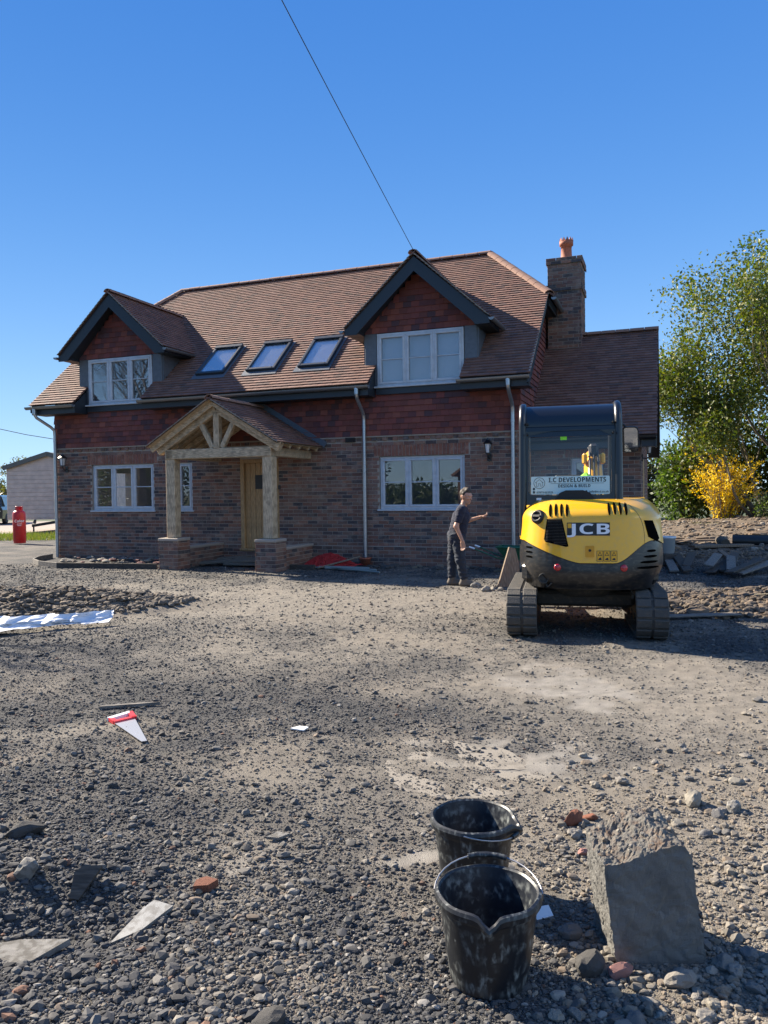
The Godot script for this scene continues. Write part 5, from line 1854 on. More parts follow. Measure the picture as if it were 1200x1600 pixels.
		# corner pieces where the rim turns
		if absf(r0.x - r1.x) > 0.02 and absf(r0.y - r1.y) > 0.02:
			var c := Vector2(r0.x if absf(r0.x + 0.2) > absf(r1.x + 0.2) else r1.x, r0.y if absf(r0.y - 1.7175) > absf(r1.y - 1.7175) else r1.y)
			pan.tri(Vector3(r0.x, r0.y, z_at.call(r0.y)), Vector3(c.x, c.y, z_at.call(c.y)), Vector3(r1.x, r1.y, z_at.call(r1.y)))
	part("rear_panel", pan, M.cab_paint, cab)
	var gl := B.new()
	var hp := PackedVector2Array(hole)
	var ix := Geometry2D.triangulate_polygon(hp)
	for i in range(0, ix.size(), 3):
		gl.tri(Vector3(hp[ix[i]].x, hp[ix[i]].y, z_at.call(hp[ix[i]].y) - 0.012), Vector3(hp[ix[i + 1]].x, hp[ix[i + 1]].y, z_at.call(hp[ix[i + 1]].y) - 0.012), Vector3(hp[ix[i + 2]].x, hp[ix[i + 2]].y, z_at.call(hp[ix[i + 2]].y) - 0.012))
	part("rear_window", gl, M.cab_glass, cab)
	# wiper motor cover under the sign, number sticker
	var wp := B.new()
	wp.extrude([Vector2(-0.36, 1.36), Vector2(0.06, 1.36), Vector2(0.0, 1.44), Vector2(-0.07, 1.465), Vector2(-0.24, 1.465), Vector2(-0.3, 1.44)], -0.545, -0.49)
	part("wiper_cover", wp, M.dark_plastic, cab)
	var ls := B.new()
	ls.extrude(rect(-0.535, 1.365, -0.485, 1.39), -0.537, -0.53)
	part("lamp_sticker", ls, M.badge_white, cab)
	var hs := B.new()
	hs.extrude(rect(-0.29, 1.985, -0.225, 2.03), -0.583, -0.58)
	part("window_sticker", hs, M.hi_vis, cab)
	# the sign on the glass
	var sg := sub("sign", e, Vector3(-0.2, 1.51, -0.535))
	sg.rotation.x = -0.052
	var sp := B.new()
	sp.extrude(rect(-0.39, -0.085, 0.395, 0.1, 0.012), -0.002, 0.001)
	part("panel", sp, M.sign_film, sg)
	var say := [["I.C DEVELOPMENTS", 0.075, 0.062, 0.066, true], ["DESIGN & BUILD", 0.045, 0.0, 0.043, true], ["07973 023325", -0.25, -0.065, 0.027, true], ["info@ic-d.co.uk", 0.29, -0.062, 0.027, true]]
	var widths := [0.57, 0.32, 0.165, 0.19]
	for k in 4:
		var t := letters(say[k][0], say[k][3], true)
		var o := MeshInstance3D.new()
		o.name = "lettering"
		o.mesh = t
		o.material_override = M.sign_ink
		var wd: float = t.get_aabb().size.x
		o.scale.x = widths[k] / maxf(wd, 0.01)
		o.position = Vector3(say[k][1], say[k][2], 0.003)
		sg.add_child(o, true)
	var rule := B.new()
	rule.box(Vector3(0.075, 0.026, 0.0025), Vector3(0.53, 0.003, 0.001))
	# round emblem with a little house in it
	var pts := []
	var rad := []
	for k in 25:
		pts.append(Vector3(-0.305 + cos(TAU * k / 24) * 0.056, 0.032 + sin(TAU * k / 24) * 0.056, 0.002))
		rad.append(0.0022)
	rule.tube(pts, rad, 4)
	var hl := [Vector3(-0.335, 0.0, 0.002), Vector3(-0.335, 0.04, 0.002), Vector3(-0.345, 0.036, 0.002), Vector3(-0.305, 0.07, 0.002), Vector3(-0.265, 0.036, 0.002), Vector3(-0.275, 0.04, 0.002), Vector3(-0.275, 0.0, 0.002), Vector3(-0.295, 0.0, 0.002), Vector3(-0.295, 0.028, 0.002), Vector3(-0.315, 0.028, 0.002), Vector3(-0.315, 0.0, 0.002), Vector3(-0.335, 0.0, 0.002)]
	var hr := []
	for p in hl: hr.append(0.002)
	rule.tube(hl, hr, 4)

	for q in [Vector2(-0.36, -0.062), Vector2(-0.36, -0.028), Vector2(0.165, -0.06)]: rule.extrude(oval(q.x, q.y, 0.012, 0.014, 10), 0.002, 0.003)
	part("emblem", rule, M.sign_ink, sg)
	# inside: seat, steering levers, hi-vis vest, console
	var seat := B.new()
	seat.cbox(Vector3(-0.16, 1.18, -0.98), Vector3(0.46, 0.12, 0.44), 0.05)
	seat.cbox(Vector3(-0.16, 1.42, -0.78), Vector3(0.44, 0.42, 0.1), 0.045, Basis(Vector3(1, 0, 0), -0.15))
	part("seat", seat, M.dark_plastic, cab)
	var lev := B.new()
	for x in [-0.45, 0.14]:
		lev.cbox(Vector3(x, 1.25, -1.1), Vector3(0.12, 0.16, 0.4), 0.03)
		lev.tube([Vector3(x, 1.32, -1.25), Vector3(x, 1.52, -1.28)], [0.012, 0.022], 8)
	part("control_console", lev, M.dark_plastic, cab)
	var vest := B.new()
	for k in 9:
		var a := TAU * k / 9.0
		vest.tri(Vector3(-0.03, 1.66, -0.8), Vector3(-0.03 + cos(a) * 0.09, 1.58 + sin(a) * 0.03, -0.79 + sin(a) * 0.06), Vector3(-0.03 + cos(a + 0.7) * 0.09, 1.58 + sin(a + 0.7) * 0.03, -0.79 + sin(a + 0.7) * 0.06))
	part("hi_vis_vest", vest, M.hi_vis, cab)
	# front frame
	var ff := B.new()
	ff.tube([Vector3(x0, 2.28, -1.6), Vector3(x1, 2.28, -1.6)], [0.04, 0.04], 8)
	ff.tube([Vector3(x0, 1.55, -1.72), Vector3(x1, 1.55, -1.72)], [0.02, 0.02], 8)
	ff.cbox(Vector3((x0 + x1) * 0.5, 0.95, -1.1), Vector3(x1 - x0, 0.1, 1.2), 0.02)
	part("front_frame", ff, M.cab_paint, cab)
	# mirror on its arm at the right
	var mi := sub("mirror", e)
	var arm := B.new()
	arm.tube([Vector3(0.3, 2.2, -0.9), Vector3(0.38, 2.12, -0.86), Vector3(0.41, 2.05, -0.84)], [0.014, 0.014, 0.014], 6)
	part("mirror_arm", arm, M.dark_plastic, mi)
	var mh := B.new()
	mh.xf = Transform3D(Basis(Vector3.UP, -0.12) * Basis(Vector3(1, 0, 0), 0.16), Vector3(0.42, 1.985, -0.82))
	mh.extrude(rect(-0.085, -0.135, 0.085, 0.135, 0.045), -0.05, 0.0)
	part("mirror_housing", mh, M.dark_plastic, mi)
	var mg := B.new()
	mg.xf = mh.xf
	mg.extrude(rect(-0.074, -0.124, 0.074, 0.124, 0.04), 0.001, 0.004)
	part("mirror_glass", mg, M.mirror, mi)

func build_boom(e: Node3D) -> void:
	var bm := sub("boom", e)
	var x := 0.12
	var post := B.new()
	post.cbox(Vector3(x, 0.72, -1.98), Vector3(0.34, 0.42, 0.3), 0.04)
	part("swing_post", post, M.steel_mud, bm)
	var a := B.new()
	a.tube([Vector3(x, 0.85, -2.05), Vector3(x, 1.45, -2.35), Vector3(x, 1.86, -2.62)], [0.1, 0.12, 0.1], 4)
	a.tube([Vector3(x, 1.86, -2.62), Vector3(x, 1.92, -3.0), Vector3(x, 1.72, -3.5)], [0.1, 0.11, 0.07], 4)
	part("main_arm", a, M.yellow_plain, bm)
	for s in [-1.0, 1.0]:
		var lug := B.new()
		lug.cbox(Vector3(x + s * 0.11, 1.86, -2.5), Vector3(0.06, 0.14, 0.16), 0.02)
		part("pivot_lug", lug, M.yellow_plain, bm)
	var ram := B.new()
	ram.tube([Vector3(x, 0.78, -2.2), Vector3(x, 1.35, -2.62)], [0.045, 0.045], 10)
	ram.tube([Vector3(x, 1.35, -2.62), Vector3(x, 1.78, -2.85)], [0.025, 0.025], 10)
	part("lift_ram", ram, M.steel_mud, bm)
	var hose := B.new()
	for s in [-0.05, 0.0, 0.05]: hose.tube([Vector3(x + s, 0.9, -1.95), Vector3(x + s, 1.5, -2.18), Vector3(x + s, 1.98, -2.5), Vector3(x + s, 2.02, -2.9)], [0.013, 0.013, 0.013, 0.013], 6)
	part("hose", hose, M.dark_plastic, bm)
	var head := B.new()
	head.cbox(Vector3(x, 1.97, -2.55), Vector3(0.12, 0.16, 0.2), 0.03)
	part("ram_head", head, M.dark_plastic, bm)
	var dip := B.new()
	dip.tube([Vector3(x, 1.8, -3.45), Vector3(x, 0.55, -3.75)], [0.09, 0.06], 4)
	part("dipper_arm", dip, M.yellow_plain, bm)
	var bk := B.new()
	bk.xf = Transform3D(Basis(Vector3.UP, PI / 2), Vector3(x, 0.0, -3.6))
	bk.extrude([Vector2(0.28, 0.1), Vector2(0.1, 0.02), Vector2(-0.1, 0.05), Vector2(-0.15, 0.25), Vector2(-0.05, 0.5), Vector2(0.12, 0.55), Vector2(0.08, 0.48), Vector2(-0.0, 0.44), Vector2(-0.1, 0.24), Vector2(-0.06, 0.09), Vector2(0.1, 0.06)], -0.3, 0.3)
	part("digging_bucket", bk, M.steel_mud, bm)

# ---------------------------------------------------------------- the person
# bones [a, b, radius a, radius b] joined smoothly and meshed as surface nets
func skin_mesh(b: B, bones: Array, cell: float, k: float, fold := 0.0) -> void:
	var lo := Vector3(1e9, 1e9, 1e9)
	var hi := -lo
	for q in bones:
		var r: float = maxf(q[2], q[3]) + cell * 3.0 + k * 0.3
		for p in [q[0], q[1]]:
			lo = lo.min(p - Vector3(r, r, r))
			hi = hi.max(p + Vector3(r, r, r))
	var n := Vector3i(((hi - lo) / cell).ceil()) + Vector3i.ONE
	var f := PackedFloat32Array()
	f.resize(n.x * n.y * n.z)
	f.fill(1.0)
	for q in bones:
		var a: Vector3 = q[0]
		var d: Vector3 = q[1] - a
		var ra: float = q[2]
		var rb: float = q[3]
		var l2 := maxf(d.length_squared(), 1e-8)
		var r := maxf(ra, rb) + cell * 2.5 + k * 0.3
		var e := Vector3(r, r, r)
		var i0 := Vector3i(((a.min(q[1]) - e - lo) / cell).floor()).max(Vector3i.ZERO)
		var i1 := Vector3i(((a.max(q[1]) + e - lo) / cell).ceil()).min(n - Vector3i.ONE)
		for z in range(i0.z, i1.z + 1):
			for y in range(i0.y, i1.y + 1):
				var at := (z * n.y + y) * n.x
				for x in range(i0.x, i1.x + 1):
					var p := lo + Vector3(x, y, z) * cell - a
					var t := clampf(p.dot(d) / l2, 0.0, 1.0)
					var s := (p - d * t).length() - lerpf(ra, rb, t)
					var o := f[at + x]
					var h := clampf(0.5 + 0.5 * (o - s) / k, 0.0, 1.0)
					f[at + x] = lerpf(o, s, h) - k * h * (1.0 - h)
	var sx := 1
	var sy := n.x
	var sz := n.x * n.y
	var id := {}
	var vs := []
	var ns := []
	for z in n.z - 1:
		for y in n.y - 1:
			for x in n.x - 1:
				var c := z * sz + y * sy + x
				var v0 := f[c]
				if absf(v0) > cell * 3.0: continue
				var v := [v0, f[c + 1], f[c + sy], f[c + sy + 1], f[c + sz], f[c + sz + 1], f[c + sz + sy], f[c + sz + sy + 1]]
				var neg := 0
				for w in v:
					if w < 0: neg += 1
				if neg == 0 or neg == 8: continue
				var sum := Vector3.ZERO
				var cnt := 0
				for ed in [[0, 1], [2, 3], [4, 5], [6, 7], [0, 2], [1, 3], [4, 6], [5, 7], [0, 4], [1, 5], [2, 6], [3, 7]]:
					var p: float = v[ed[0]]
					var q: float = v[ed[1]]
					if (p < 0) == (q < 0): continue
					var t := p / (p - q)
					var c0 := Vector3(ed[0] & 1, (ed[0] >> 1) & 1, (ed[0] >> 2) & 1)
					var c1 := Vector3(ed[1] & 1, (ed[1] >> 1) & 1, (ed[1] >> 2) & 1)
					sum += c0.lerp(c1, t)
					cnt += 1
				id[c] = vs.size()
				vs.append(lo + (Vector3(x, y, z) + sum / cnt) * cell)
				ns.append(Vector3(v[1] + v[3] + v[5] + v[7] - v[0] - v[2] - v[4] - v[6], v[2] + v[3] + v[6] + v[7] - v[0] - v[1] - v[4] - v[5], v[4] + v[5] + v[6] + v[7] - v[0] - v[1] - v[2] - v[3]).normalized())
	if fold > 0.0:
		# creases of cloth
		var fn := FastNoiseLite.new()
		fn.frequency = 1.0
		fn.noise_type = FastNoiseLite.TYPE_SIMPLEX_SMOOTH
		fn.fractal_octaves = 2
		var crease := func(p: Vector3) -> float: return absf(fn.get_noise_3d(p.x * 4.5 + p.y * 3.0, p.y * 9.0, p.z * 4.5))
		for i in vs.size():
			var p: Vector3 = vs[i]
			var h: float = crease.call(p)
			var g := Vector3(crease.call(p + Vector3(0.006, 0, 0)) - h, crease.call(p + Vector3(0, 0.006, 0)) - h, crease.call(p + Vector3(0, 0, 0.006)) - h) / 0.006
			var nn: Vector3 = ns[i]
			vs[i] = p + nn * (0.25 - h) * fold
			ns[i] = (nn + (g - nn * g.dot(nn)) * fold).normalized()
	for c in id:
		var v0 := f[c]
		for ax in [[sx, sy, sz], [sy, sz, sx], [sz, sx, sy]]:
			var v1 := f[c + ax[0]]
			if (v0 < 0) == (v1 < 0): continue
			var q := [c, c - ax[1], c - ax[1] - ax[2], c - ax[2]]
			if not (id.has(q[1]) and id.has(q[2]) and id.has(q[3])): continue
			var i := [id[q[0]], id[q[1]], id[q[2]], id[q[3]]]
			if v0 >= 0: i.reverse()
			b.quads(vs[i[0]], vs[i[1]], vs[i[2]], vs[i[3]], ns[i[0]], ns[i[1]], ns[i[2]], ns[i[3]])

func hand_bones(wrist: Vector3, dir: Vector3, palm_n: Vector3, curl: float, sc: float) -> Array:
	var out := []
	var side := dir.cross(palm_n).normalized()
	var pn := side.cross(dir).normalized()
	var knuckle := wrist + dir * 0.085 * sc
	for s in [-0.9, -0.3, 0.3, 0.9]: out.append([wrist + side * 0.018 * s * sc, knuckle + side * 0.032 * s * sc, 0.016 * sc, 0.0125 * sc])
	var lens := [0.062, 0.074, 0.068, 0.052]
	for k in 4:
		var s: float = [-0.95, -0.32, 0.32, 0.95][k]
		var p: Vector3 = knuckle + side * 0.033 * s * sc
		var d := dir
		var l: float = lens[k] * sc
		for j in 3:
			d = d.rotated(side, -curl * (0.5 + 0.25 * j)).normalized() if curl != 0.0 else d
			var q: Vector3 = p + d * l * [0.5, 0.3, 0.24][j]
			out.append([p, q, (0.0098 - 0.001 * j) * sc, (0.009 - 0.001 * j) * sc])
			p = q
	var tb := wrist + dir * 0.025 * sc - side * 0.026 * sc
	var t1 := tb + (dir * 0.7 - side * 0.55 + pn * 0.35).normalized() * 0.045 * sc
	var t2 := t1 + (dir * 0.95 - side * 0.05 + pn * 0.45).normalized() * 0.034 * sc
	out.append([wrist, tb, 0.017 * sc, 0.014 * sc])
	out.append([tb, t1, 0.013 * sc, 0.0105 * sc])
	out.append([t1, t2, 0.0105 * sc, 0.0085 * sc])
	return out

func build_person() -> void:
	var at := Vector3(1.14, ground_at(1.14, -11.84), -11.84)
	var p := thing("person", "person in navy T-shirt and dark jeans stepping past the window, one arm held out", "person", at, 0.06)
	# joints; x to the right of the picture, z towards the camera
	var hip := Vector3(-0.02, 0.76, 0.0)
	var chest := Vector3(0.06, 1.08, 0.0)
	var neck := Vector3(0.1, 1.25, 0.0)
	var head := Vector3(0.135, 1.385, 0.015)
	var sh_n := Vector3(0.03, 1.185, 0.165)
	var sh_f := Vector3(0.12, 1.185, -0.16)
	var el_n := Vector3(-0.055, 0.935, 0.215)
	var wr_n := Vector3(0.035, 0.71, 0.25)
	var el_f := Vector3(0.17, 0.99, -0.2)
	var wr_f := Vector3(0.385, 1.06, -0.16)
	var hip_n := hip + Vector3(0.01, -0.01, 0.085)
	var hip_f := hip + Vector3(-0.01, -0.01, -0.085)
	var kn_n := Vector3(0.02, 0.42, 0.1)
	var an_n := Vector3(0.075, 0.085, 0.1)
	var kn_f := Vector3(-0.075, 0.425, -0.07)
	var an_f := Vector3(-0.085, 0.09, -0.08)
	# body: head with face, neck, trunk, arms, hands, legs in one skin
	var body := B.new()
	var bones := [
		[hip, chest, 0.1, 0.11], [chest, neck + Vector3(-0.02, -0.03, 0), 0.11, 0.05], [neck, head + Vector3(-0.01, -0.05, 0), 0.048, 0.046],
		[sh_n, el_n, 0.045, 0.037], [el_n, wr_n, 0.036, 0.024], [sh_f, el_f, 0.045, 0.037], [el_f, wr_f, 0.036, 0.024],
		[hip_n, kn_n, 0.07, 0.05], [kn_n, an_n, 0.048, 0.035], [hip_f, kn_f, 0.07, 0.05], [kn_f, an_f, 0.048, 0.035],
		[sh_n, sh_f, 0.05, 0.05]]
	skin_mesh(body, bones, 0.014, 0.03)
	var fwd := Vector3(0.72, -0.12, 0.68).normalized()
	var right := fwd.cross(Vector3.UP).normalized()
	var up := right.cross(fwd).normalized()
	var hb := [
		[head + up * 0.025 - fwd * 0.012, head + up * 0.025 + fwd * 0.01, 0.082, 0.078],
		[head - up * 0.03 + fwd * 0.02, head - up * 0.075 + fwd * 0.035, 0.062, 0.042],
		[head - up * 0.085 + fwd * 0.05, head - up * 0.09 + fwd * 0.052, 0.03, 0.028],
		[head + up * 0.01 + fwd * 0.083, head - up * 0.03 + fwd * 0.1, 0.009, 0.014],
		[head + up * 0.022 + fwd * 0.076 - right * 0.04, head + up * 0.022 + fwd * 0.076 + right * 0.04, 0.014, 0.014],
		[head - up * 0.02 + fwd * 0.062 - right * 0.036, head - up * 0.022 + fwd * 0.062 + right * 0.036, 0.024, 0.024],
		[head - up * 0.062 + fwd * 0.079 - right * 0.018, head - up * 0.062 + fwd * 0.079 + right * 0.018, 0.008, 0.008],
		[neck, head - up * 0.05 - fwd * 0.015, 0.05, 0.047]]
	for s in [-1.0, 1.0]: hb.append([head + right * 0.08 * s + up * 0.012 - fwd * 0.004, head + right * 0.084 * s - up * 0.026, 0.015, 0.011])
	skin_mesh(body, hb, 0.006, 0.016)
	skin_mesh(body, hand_bones(wr_n, Vector3(0.12, -1.0, 0.02).normalized(), Vector3(0.6, 0, -0.8), 0.45, 0.95) + [[el_n, wr_n, 0.036, 0.024]], 0.005, 0.008)
	skin_mesh(body, hand_bones(wr_f, Vector3(0.97, 0.2, 0.1).normalized(), Vector3(0.1, -1, 0.3), 0.75, 0.95) + [[el_f, wr_f, 0.036, 0.024]], 0.005, 0.008)
	part("body", body, M.skin, p)
	var eye := B.new()
	for s in [-1.0, 1.0]:
		eye.xf = Transform3D(Basis(), head + up * 0.008 + fwd * 0.078 + right * 0.03 * s)
		eye.lathe([Vector2(0, -0.007), Vector2(0.01, 0), Vector2(0, 0.007)], 8)
	part("eyes", eye, M.hair, p)
	var hair := B.new()
	skin_mesh(hair, [
		[head + up * 0.05 - fwd * 0.028, head + up * 0.066 + fwd * 0.01, 0.08, 0.066], [head - up * 0.03 - fwd * 0.055, head + up * 0.05 - fwd * 0.03, 0.045, 0.07],
		[head + up * 0.1 + fwd * 0.03 - right * 0.03, head + up * 0.104 + fwd * 0.034 + right * 0.025, 0.026, 0.028],
		[head + up * 0.05 + right * 0.066, head - up * 0.005 + right * 0.074 - fwd * 0.012, 0.026, 0.014], [head + up * 0.05 - right * 0.066, head - up * 0.005 - right * 0.074 - fwd * 0.012, 0.026, 0.014],
		[head + up * 0.118 + fwd * 0.02, head + up * 0.12 - fwd * 0.03, 0.03, 0.028]], 0.007, 0.02)
	part("hair", hair, M.hair, p)
	var shirt := B.new()
	skin_mesh(shirt, [
		[hip + Vector3(0.0, -0.03, 0.03), chest + Vector3(-0.01, 0, 0.035), 0.132, 0.13], [hip + Vector3(0.0, -0.03, -0.03), chest + Vector3(0.01, 0, -0.035), 0.132, 0.13],
		[chest, neck + Vector3(-0.03, -0.055, 0), 0.13, 0.075], [sh_n + Vector3(0, -0.005, -0.01), sh_f + Vector3(0, -0.005, 0.01), 0.068, 0.068],
		[sh_n, sh_n.lerp(el_n, 0.62), 0.066, 0.062], [sh_f, sh_f.lerp(el_f, 0.7), 0.066, 0.062],
		[Vector3(-0.12, 0.8, 0.02), Vector3(-0.02, 1.05, 0.02), 0.035, 0.06]], 0.011, 0.03, 0.018)
	part("t_shirt", shirt, M.navy, p)
	var jeans := B.new()
	skin_mesh(jeans, [
		[hip_n + Vector3(0, 0.02, -0.01), kn_n, 0.108, 0.076], [kn_n, an_n + Vector3(-0.005, 0.06, 0), 0.074, 0.06], [hip_f + Vector3(0, 0.02, 0.01), kn_f, 0.108, 0.076], [kn_f, an_f + Vector3(0.0, 0.06, 0), 0.074, 0.06],
		[hip + Vector3(-0.03, 0.03, 0.05), hip + Vector3(-0.03, 0.03, -0.05), 0.105, 0.105],
		[an_n + Vector3(0.02, 0.07, 0), an_n + Vector3(-0.02, 0.1, 0), 0.045, 0.045], [kn_n + Vector3(0.05, -0.05, 0.02), kn_n + Vector3(-0.03, -0.03, 0.03), 0.036, 0.036]], 0.011, 0.03, 0.022)
	part("jeans", jeans, M.jeans, p)
	var tape := B.new()
	tape.cbox(Vector3(-0.135, 0.735, 0.06), Vector3(0.04, 0.06, 0.03), 0.008)
	part("tape_measure", tape, M.grey_wood, p)
	for q in [[an_n, Vector3(0.97, 0, 0.2)], [an_f, Vector3(0.93, 0, 0.3)]]:
		var a: Vector3 = q[0]
		var d: Vector3 = q[1].normalized()
		var w := Vector3(-d.z, 0, d.x)
		var boot := B.new()
		skin_mesh(boot, [[a + Vector3(0, 0.02, 0), a + Vector3(0, -0.04, 0) - d * 0.02, 0.054, 0.05], [a + Vector3(0, -0.045, 0) - d * 0.04, a + Vector3(0, -0.05, 0) + d * 0.15, 0.036, 0.033], [a + d * 0.02 + Vector3(0, -0.01, 0), a + d * 0.13 + Vector3(0, -0.042, 0), 0.046, 0.034],
			[a + Vector3(0, -0.05, 0) - w * 0.02, a + d * 0.13 + Vector3(0, -0.05, 0) - w * 0.018, 0.033, 0.033], [a + Vector3(0, -0.05, 0) + w * 0.02, a + d * 0.13 + Vector3(0, -0.05, 0) + w * 0.018, 0.033, 0.033]], 0.01, 0.02)
		part("boot", boot, M.boot, p)

# ---------------------------------------------------------------- things lying about
func build_bucket(at: Vector3, turn: float, rb: float, rt: float, h: float, label: String, handle_up: bool) -> void:
	var k := thing("bucket", label, "bucket", at, turn, "builder's buckets")
	# eight-sided softening and a pouring lip at +z
	var shape := func(r: float, t: float, y: float, lip: float) -> Vector3:
		var rr_ := r * (1.0 + 0.008 * cos(8.0 * t))
		var f := exp(-pow(wrapf(t - PI / 2, -PI, PI) / 0.14, 2.0))
		return Vector3(cos(t) * (rr_ + f * 0.022 * lip), y - f * 0.022 * lip, sin(t) * (rr_ + f * 0.022 * lip))
	var wall := func(b: B, pr: Array, out: bool) -> void:
		var n := 64
		for i in pr.size() - 1:
			for j in n:
				var t0 := TAU * j / n
				var t1 := TAU * (j + 1) / n
				var p: Array = pr[i]
				var q: Array = pr[i + 1]
				var v := [shape.call(p[0], t0, p[1], p[2]), shape.call(p[0], t1, p[1], p[2]), shape.call(q[0], t1, q[1], q[2]), shape.call(q[0], t0, q[1], q[2])]
				var ns := []
				for m in 2:
					var t := t0 if m == 0 else t1
					var e: Vector3 = shape.call(q[0], t, q[1], q[2]) - shape.call(p[0], t, p[1], p[2])
					var u: Vector3 = shape.call(p[0] + 0.001, t + 0.05, p[1], p[2]) - shape.call(p[0] + 0.001, t - 0.05, p[1], p[2])
					ns.append(u.cross(e).normalized() * -1.0)
				if out: b.quads(v[0], v[3], v[2], v[1], ns[0], ns[0], ns[1], ns[1])
				else: b.quads(v[0], v[3], v[2], v[1], ns[0], ns[0], ns[1], ns[1])
	var o := B.new()
	var re := func(y: float) -> float: return lerpf(rb, rt, y / h)
	wall.call(o, [[0.02, 0.012, 0.0], [rb - 0.02, 0.01, 0.0], [rb - 0.008, 0.0, 0.0], [rb, 0.012, 0.0], [re.call(h * 0.35), h * 0.35, 0.0], [re.call(h * 0.7), h * 0.7, 0.05], [re.call(h * 0.86), h * 0.86, 0.35], [rt, h - 0.024, 0.8]], true)
	part("wall", o, M.bucket_rubber, k)
	var rim := B.new()
	wall.call(rim, [[rt, h - 0.026, 0.8], [rt + 0.009, h - 0.024, 0.85], [rt + 0.012, h - 0.008, 1.0], [rt + 0.008, h + 0.002, 1.0], [rt, h + 0.005, 1.0], [rt - 0.006, h, 1.0]], true)
	part("rim", rim, M.bucket_rubber, k)
	var inside := B.new()
	wall.call(inside, [[rt - 0.006, h, 1.0], [re.call(h * 0.86) - 0.008, h * 0.86, 0.35], [re.call(h * 0.5) - 0.008, h * 0.5, 0.0], [rb - 0.008, 0.016, 0.0], [0.0, 0.014, 0.0]], true)
	part("lining", inside, M.bucket_inside, k)
	# wire handle with a plastic grip
	var w := B.new()
	var pts := []
	var tilt := deg_to_rad(-78.0 if handle_up else 100.0)
	for i in 17:
		var t := PI * i / 16.0
		var p := Vector3(cos(t) * (rt + 0.012), sin(t) * (rt + 0.02), 0)
		pts.append(Vector3(p.x, h - 0.006, 0) + Basis(Vector3(1, 0, 0), tilt) * Vector3(0, p.y, 0))
	var rad := []
	for p in pts: rad.append(0.0028)
	w.tube(pts, rad, 6)
	part("handle", w, M.wire, k)
	var g := B.new()
	g.tube([pts[6], pts[7], pts[8], pts[9], pts[10]], [0.009, 0.0095, 0.0095, 0.0095, 0.009], 8)
	part("grip", g, M.bucket_rubber, k)

func build_block() -> void:
	var at := Vector3(0.845, ground_at(0.845, -2.33) - 0.015, -2.325)
	var k := thing("concrete_block", "broken grey concrete block standing on end beside the two black buckets", "block", at, 0.02)
	var n := FastNoiseLite.new()
	n.seed = 3
	n.frequency = 9.0
	var f := B.new()
	var t := B.new()
	# outline of the front face; the block leans left and its top is broken
	var w0 := -0.14
	var w1 := 0.14
	var dep := 0.2
	var steps := 44
	var top := func(x: float, z: float) -> float:
		var u := (x + 0.142) / 0.284
		var v := -z / dep
		var base := 0.325 + 0.03 * u + 0.03 * smoothstep(0.2, 0.8, u) + v * (0.015 + 0.035 * sin(u * PI))
		base -= 0.06 * pow(maxf(u - 0.86, 0.0) / 0.14, 2.0)
		return base + (n.get_noise_2d(x * 0.9, z * 0.9) * 0.018 + n.get_noise_2d(x * 5.0, z * 5.0) * 0.009) * smoothstep(0.0, 0.16, v + 0.06)
	var lean := func(p: Vector3) -> Vector3:
		var u := p.y / 0.36
		return p + Vector3(-0.052 * u + 0.012 * u * u, 0, -0.012 * u) + Vector3(n.get_noise_3dv(p * 2.2), n.get_noise_3dv(p * 2.2 + Vector3(5, 0, 0)), n.get_noise_3dv(p * 2.2 + Vector3(0, 7, 0))) * 0.007 + Vector3(n.get_noise_3dv(p * 9.0), n.get_noise_3dv(p * 9.0 + Vector3(3, 1, 0)), 0) * 0.0035
	for i in steps:
		for j in steps:
			var x0 := lerpf(w0, w1, float(i) / steps)
			var x1 := lerpf(w0, w1, float(i + 1) / steps)
			var z0 := lerpf(0.0, -dep, float(j) / steps)
			var z1 := lerpf(0.0, -dep, float(j + 1) / steps)
			t.quad(lean.call(Vector3(x0, top.call(x0, z0), z0)), lean.call(Vector3(x1, top.call(x1, z0), z0)), lean.call(Vector3(x1, top.call(x1, z1), z1)), lean.call(Vector3(x0, top.call(x0, z1), z1)))
			var y0 := float(j) / steps
			var y1 := float(j + 1) / steps
			for z in [0.0, -dep]:
				var a: Vector3 = lean.call(Vector3(x0, y0 * top.call(x0, z), z))
				var b: Vector3 = lean.call(Vector3(x1, y0 * top.call(x1, z), z))
				var c: Vector3 = lean.call(Vector3(x1, y1 * top.call(x1, z), z))
				var d: Vector3 = lean.call(Vector3(x0, y1 * top.call(x0, z), z))
				if z == 0.0: f.quad(a, b, c, d)
				else: f.quad(b, a, d, c)
			for x in [w0, w1]:
				var a: Vector3 = lean.call(Vector3(x, y0 * top.call(x, lerpf(0.0, -dep, float(i) / steps)), lerpf(0.0, -dep, float(i) / steps)))
				var b: Vector3 = lean.call(Vector3(x, y0 * top.call(x, lerpf(0.0, -dep, float(i + 1) / steps)), lerpf(0.0, -dep, float(i + 1) / steps)))
				var c: Vector3 = lean.call(Vector3(x, y1 * top.call(x, lerpf(0.0, -dep, float(i + 1) / steps)), lerpf(0.0, -dep, float(i + 1) / steps)))
				var d: Vector3 = lean.call(Vector3(x, y1 * top.call(x, lerpf(0.0, -dep, float(i) / steps)), lerpf(0.0, -dep, float(i) / steps)))
				if x > 0: f.quad(a, b, c, d)
				else: f.quad(b, a, d, c)
	part("cast_faces", f, M.concrete, k)
	var bt := part("broken_top", t, M.concrete_broken, k)
	# pebbles of the aggregate standing out of the break
	for i in 34:
		var x := rr(-0.13, 0.13)
		var z := rr(-0.2, -0.02)
		var s := rr(0.004, 0.011)
		var g := part("aggregate", rock(200 + i % 6, 0.8, 0.4, true), stone_tint(i % 5), bt)
		var p: Vector3 = lean.call(Vector3(x, top.call(x, z), z))
		g.transform = Transform3D(Basis(Vector3.UP, rng.randf() * TAU).scaled(Vector3(s, s, s)), p)

